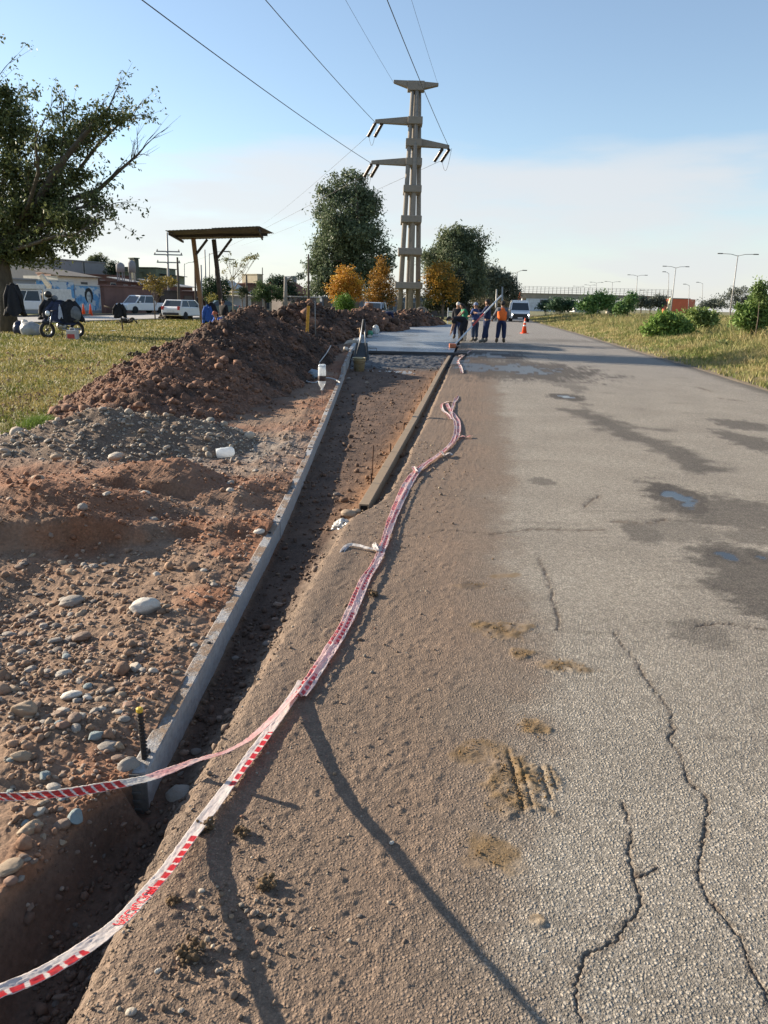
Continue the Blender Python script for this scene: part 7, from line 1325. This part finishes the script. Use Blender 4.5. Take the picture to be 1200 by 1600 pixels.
def person(label, loc, rz, J, shirt, trousers, boots, head=('hair',(.02,.015,.012)), sleeves='long', vest=None, scale=1.0, skin=None):
    """J gives the joints in metres, the figure facing +y"""
    root = thing('person',label,'person',loc,rz); root.scale = (scale,)*3; j = {k:Vector(v) for k,v in J.items()}
    V=[]; E_=[]; R=[]; idx={}
    def add(k,p,r,par=None): idx[k]=len(V); V.append(p); R.append(r); (E_.append((idx[par],idx[k])) if par else None)
    add('pelvis',j['pelvis'],.125); add('spine',j['spine'],.115,'pelvis'); add('chest',j['chest'],.135,'spine'); add('neck',j['neck'],.055,'chest')
    hdv = (j['head']-j['neck']).normalized(); fw = Vector(J.get('face',(0,1,0))).normalized()
    add('jaw',j['neck']+hdv*.07+fw*.02,.062,'neck'); add('head',j['head'],.088,'jaw'); add('crown',j['head']+hdv*.085-fw*.01,.070,'head'); add('nose',j['head']+fw*.098-hdv*.02,.012,'head')
    sd_ = hdv.cross(fw).normalized()
    for q,s_ in (('earL',1),('earR',-1)): add(q,j['head']+sd_*s_*.092-hdv*.015,.014,'head')
    for s_ in 'LR':
        add('sh'+s_,j['sh'+s_],.058,'chest'); add('el'+s_,j['el'+s_],.040,'sh'+s_); add('wr'+s_,j['wr'+s_],.027,'el'+s_)
        d = (j['wr'+s_]-j['el'+s_]).normalized(); pl = j['wr'+s_]+d*.06; add('palm'+s_,pl,.030,'wr'+s_); sx = d.cross(Vector((.2,.9,.1))).normalized()
        for q,(o_,l_) in enumerate(((-.03,.075),(-.01,.085),(.01,.08),(.03,.062))):
            p1 = pl+d*.035+sx*o_; add(f'f{q}a'+s_,p1,.0095,'palm'+s_); add(f'f{q}b'+s_,p1+d*l_*.8+fw*.02,.008,f'f{q}a'+s_)
        add('th'+s_,pl-sx*.045+d*.01,.010,'palm'+s_); add('ti'+s_,pl-sx*.060+d*.05,.008,'th'+s_)
        add('hp'+s_,j['hp'+s_],.088,'pelvis'); add('kn'+s_,j['kn'+s_],.056,'hp'+s_); add('an'+s_,j['an'+s_],.038,'kn'+s_); add('toe'+s_,j['toe'+s_],.032,'an'+s_)
    skinmesh('body',V,E_,R,skin or M_skin,root,2)
    def part(nm,keys,edges,rad,m_):
        Vv=[j[k] if k in j else V[idx[k]] for k in keys]; skinmesh(nm,Vv,[(keys.index(a),keys.index(b)) for a,b in edges],rad,m_,root,2)
    mid = lambda a,b,t: j[a].lerp(j[b],t)
    j['hemS'] = mid('pelvis','spine',-.25); j['collar'] = mid('chest','neck',.55)
    ks=['chest','spine','hemS','collar','shL','elL','shR','elR']; ed=[('chest','spine'),('spine','hemS'),('chest','collar'),('chest','shL'),('shL','elL'),('chest','shR'),('shR','elR')]; rd=[(.215,.165),(.20,.165),(.21,.175),.085,.10,.075,.10,.075]
    if sleeves=='long':
        j['cfL']=mid('elL','wrL',.92); j['cfR']=mid('elR','wrR',.92); ks+=['cfL','cfR']; ed+=[('elL','cfL'),('elR','cfR')]; rd+=[.055,.055]
    else: j['elL0'],j['elR0']=j['elL'],j['elR']; 
    if sleeves!='long':
        t_ = .75 if sleeves=='short' else .2
        j['slL']=mid('shL','elL',t_); j['slR']=mid('shR','elR',t_); ks=['chest','spine','hemS','collar','shL','slL','shR','slR']; ed=[('chest','spine'),('spine','hemS'),('chest','collar'),('chest','shL'),('shL','slL'),('chest','shR'),('shR','slR')]
    part('shirt',ks,ed,rd,shirt)
    if vest is not None:
        part('safety_vest',['chest','spine','hemS','collar','shL','shR'],[('chest','spine'),('spine','hemS'),('chest','collar'),('chest','shL'),('chest','shR')],[(.235,.185),(.225,.185),(.23,.19),.10,.11,.11],vest)
    j['knl']=mid('knL','anL',.80); j['knr']=mid('knR','anR',.80); j['wst']=mid('pelvis','spine',.15)
    part('trousers',['pelvis','wst','hpL','knL','knl','hpR','knR','knr'],[('pelvis','wst'),('pelvis','hpL'),('hpL','knL'),('knL','knl'),('pelvis','hpR'),('hpR','knR'),('knR','knr')],[.19,.19,.145,.105,.088,.145,.105,.088],trousers)
    for s_ in 'LR': 
        j['bt']=mid('kn'+s_,'an'+s_,.70); part('boot',['bt','an'+s_,'toe'+s_],[('bt','an'+s_),('an'+s_,'toe'+s_)],[.075,.072,.062],boots)
    hp = j['head']+hdv*.035-fw*.018; kind,colr = head; mh = mat('head_%s_%d'%(kind,int(colr[0]*1000)),colr,.8,var=.2,vs=20); V_,T = ico(3)
    q = V_*np.array([.104,.112,.108]); q[:,2] = np.maximum(q[:,2],-.035) if kind!='hair' else np.where((V_[:,1]>.25)&(V_[:,2]<.25), q[:,2]*.0+.02, q[:,2])
    Rm = Matrix((sd_,fw,hdv)).transposed(); qq=[tuple(hp+Rm@Vector(v)) for v in q]; me=bpy.data.meshes.new(kind); me.from_pydata(qq,[],[tuple(t) for t in T]); link('cap' if kind!='hair' else 'hair',me,mh,root,True)
    if kind=='cap': mb=MB(); c0=hp+fw*.09-hdv*.02; mb.add([c0-sd_*.07,c0+sd_*.07,c0+sd_*.05+fw*.09-hdv*.01,c0-sd_*.05+fw*.09-hdv*.01,c0-sd_*.07-hdv*.012,c0+sd_*.07-hdv*.012,c0+sd_*.05+fw*.09-hdv*.022,c0-sd_*.05+fw*.09-hdv*.022],[(0,1,2,3),(7,6,5,4),(0,4,5,1),(1,5,6,2),(2,6,7,3),(3,7,4,0)]); mb.build('cap_peak',mh,root)
    return root
STD = dict(pelvis=(0,0,.95),spine=(0,-.01,1.14),chest=(0,0,1.34),neck=(0,.01,1.50),head=(0,.03,1.63),shL=(-.19,0,1.41),shR=(.19,0,1.41),elL=(-.25,-.03,1.14),elR=(.25,-.03,1.14),wrL=(-.24,.06,.90),wrR=(.24,.06,.90),hpL=(-.10,0,.90),hpR=(.10,0,.90),knL=(-.12,.03,.50),knR=(.12,.03,.50),anL=(-.13,-.02,.09),anR=(.13,-.02,.09),toeL=(-.15,.14,.045),toeR=(.15,.14,.045))
def pose(**k): d=dict(STD); d.update(k); return d
cl = lambda nm,c: mat('cloth_'+nm,c,.9,var=.25,vs=9,bump=.008,bs=9)
C_navy=cl('navy',(.018,.028,.075)); C_blue=cl('blue',(.03,.055,.16)); C_jean=cl('jeans',(.045,.065,.11)); C_black=cl('black',(.012,.012,.016)); C_grey=cl('grey',(.12,.13,.15)); C_green=cl('green',(.03,.20,.10)); C_boot=cl('boots',(.10,.075,.05)); C_bootd=cl('boots_grey',(.14,.13,.11)); C_vest=mat('vest_orange',(.95,.17,.02),.7,var=.1,vs=8,bump=.006,bs=8); C_paleb=cl('pale_jeans',(.13,.15,.19))
PZ = .012
def pg(px,py): g=G(px,py); return (g.x,g.y,PZ)
def pyY(px,Y): return (P(px,480,Y).x,Y,PZ)
person('worker in an orange safety vest and navy trousers, standing with his back turned',pyY(785.5,34.8),-.15,pose(elL=(-.33,.05,1.14),wrL=(-.40,.25,.98),elR=(.27,-.06,1.13),wrR=(.20,.12,.98),knL=(-.12,.04,.50),anL=(-.17,-.04,.09),toeL=(-.19,.12,.045)),C_grey,C_navy,C_boot,vest=C_vest,scale=1.03,face=None) if False else person('worker in an orange safety vest and navy trousers, standing with his back turned',pyY(785.5,34.8),-.15,pose(elL=(-.33,.05,1.14),wrL=(-.40,.25,.98),elR=(.27,-.06,1.13),wrR=(.20,.12,.98),anL=(-.17,-.04,.09),toeL=(-.19,.12,.045)),C_grey,C_navy,C_boot,vest=C_vest,scale=1.03)
person('tall worker in a navy jacket and trousers, hands on the long pole',pyY(762,34.4),math.pi*.42,pose(elR=(.24,.20,1.22),wrR=(.10,.40,1.36),elL=(-.26,.18,1.16),wrL=(-.14,.42,1.20),anL=(-.12,.12,.09),toeL=(-.12,.28,.045)),C_navy,C_navy,C_bootd,scale=1.06)
person('worker in a blue cap, blue top and jeans, steadying the long pole',pyY(744,35.3),math.pi*.25,pose(elR=(.30,.12,1.18),wrR=(.22,.34,1.36),elL=(-.22,.14,1.14),wrL=(-.05,.36,1.14)),C_blue,C_jean,C_bootd,head=('cap',(.16,.20,.30)),sleeves='short',scale=.98)
person('worker in a white and green sleeveless top, leaning left behind the others',pyY(728,36.4),math.pi*.55,pose(chest=(0,.10,1.32),neck=(0,.17,1.47),head=(0,.21,1.60),shL=(-.19,.10,1.39),shR=(.19,.10,1.39),elL=(-.22,.30,1.18),wrL=(-.16,.50,1.02),elR=(.22,.28,1.16),wrR=(.18,.46,1.0)),C_green,C_black,C_boot,head=('hair',(.02,.015,.012)),sleeves='none',scale=.97)
person('worker in black with a white cap, farthest of the group',pyY(716,38.0),math.pi*.9,pose(),C_black,C_navy,C_boot,head=('cap',(.55,.53,.50)),scale=.98)
BEND = dict(pelvis=(0,-.25,.88),spine=(0,-.10,.98),chest=(0,.16,.99),neck=(0,.34,.98),head=(0,.46,.96),face=(0,.3,-1),shL=(-.18,.22,.97),shR=(.18,.22,.97),elL=(-.20,.26,.68),elR=(.20,.26,.68),wrL=(-.14,.34,.42),wrR=(.14,.34,.42),hpL=(-.10,-.24,.84),hpR=(.10,-.24,.84),knL=(-.14,-.06,.46),knR=(.14,-.06,.46),anL=(-.15,-.14,.09),anR=(.15,-.14,.09),toeL=(-.16,.02,.045),toeR=(.16,.02,.045))
person('worker in black bending far forward over the right edge of the slab',pyY(719,35.0),math.pi*.52,pose(**BEND),C_black,C_black,C_boot,head=('hair',(.03,.022,.018)),sleeves='short',scale=1.02)
person('worker in a navy top bending down at the left edge of the slab',pyY(607,50.0),-math.pi*.45,pose(**BEND),C_navy,C_paleb,C_bootd,head=('hair',(.02,.015,.012)),scale=1.0)
SQ = dict(pelvis=(0,-.18,.32),spine=(0,-.12,.50),chest=(0,.02,.70),neck=(0,.12,.84),head=(0,.17,.97),shL=(-.18,.05,.76),shR=(.18,.05,.76),elL=(-.24,.22,.52),elR=(.24,.22,.52),wrL=(-.14,.40,.44),wrR=(.14,.40,.44),hpL=(-.10,-.14,.30),hpR=(.10,-.14,.30),knL=(-.18,.24,.48),knR=(.18,.24,.48),anL=(-.16,.02,.09),anR=(.16,.02,.09),toeL=(-.18,.18,.045),toeR=(.18,.18,.045))
person('person crouching in a blue jacket behind the ridge by the right shelter post',(P(341,480,34).x,34,.0),math.pi*.75,pose(**SQ),cl('bright_blue',(.04,.12,.45)),C_navy,C_boot,head=('cap',(.35,.10,.05)))
person('person in dark clothes standing behind the crouching one, arms low',(P(349,480,36.2).x,36.2,.0),math.pi*.8,pose(),C_black,C_grey,C_boot,scale=.92)
# the long float pole
a_ = G(708,541,.07); b_ = P(783,462,35.2); root = thing('float_pole','long white and red pole slanting from the slab edge up past two workers','pole',tuple(a_)); d = b_-a_
mb = MB(); mb.tube([d*0,d*.36],.035,8); mb.build('lower_shaft',mat('pole_white',(.62,.62,.62),.4,.2,var=.1),root,True); mb = MB(); mb.tube([d*.36,d*.60],.037,8); mb.build('red_grip',mat('pole_red',(.55,.06,.04),.5),root,True); mb = MB(); mb.tube([d*.60,d],.035,8); mb.build('upper_shaft',mat('pole_white',(.62,.62,.62),.4),root,True)
mb = MB(); mb.box((-.16,-.25,-.05),(.10,.05,.10)); mb.build('float_head',mat('float_orange',(.45,.14,.06),.6,var=.2),root,bevel=.02)
g_ = pyY(727,35.6); root = thing('bucket','white bucket standing behind the long pole among the workers','bucket',g_); mb = MB(); mb.lathe([(.10,0),(.13,.30),(.14,.31),(.13,.32)],18); mb.build('pail',mat('white_pail',(.65,.64,.60),.5,var=.1),root,True); mb = MB(); mb.tube([(.13*math.cos(q),0,.30-.12*math.sin(q)) for q in np.linspace(0,math.pi,10)],.006,5); mb.build('handle',M_pin,root,True)
for k,(px,py) in enumerate([(717,541),(723,548),(728,553),(733,540),(722,556)]):
    g_ = G(px,py,.02); tag(blob('mortar_lump',tuple(g_),(.10,.09,.035),mat('pale_mortar',(.30,.24,.21),.9,var=.3,vs=9),None,70+k,.35),'pale mortar splash on the asphalt beside the slab corner','rubble','mortar splashes by the slab')
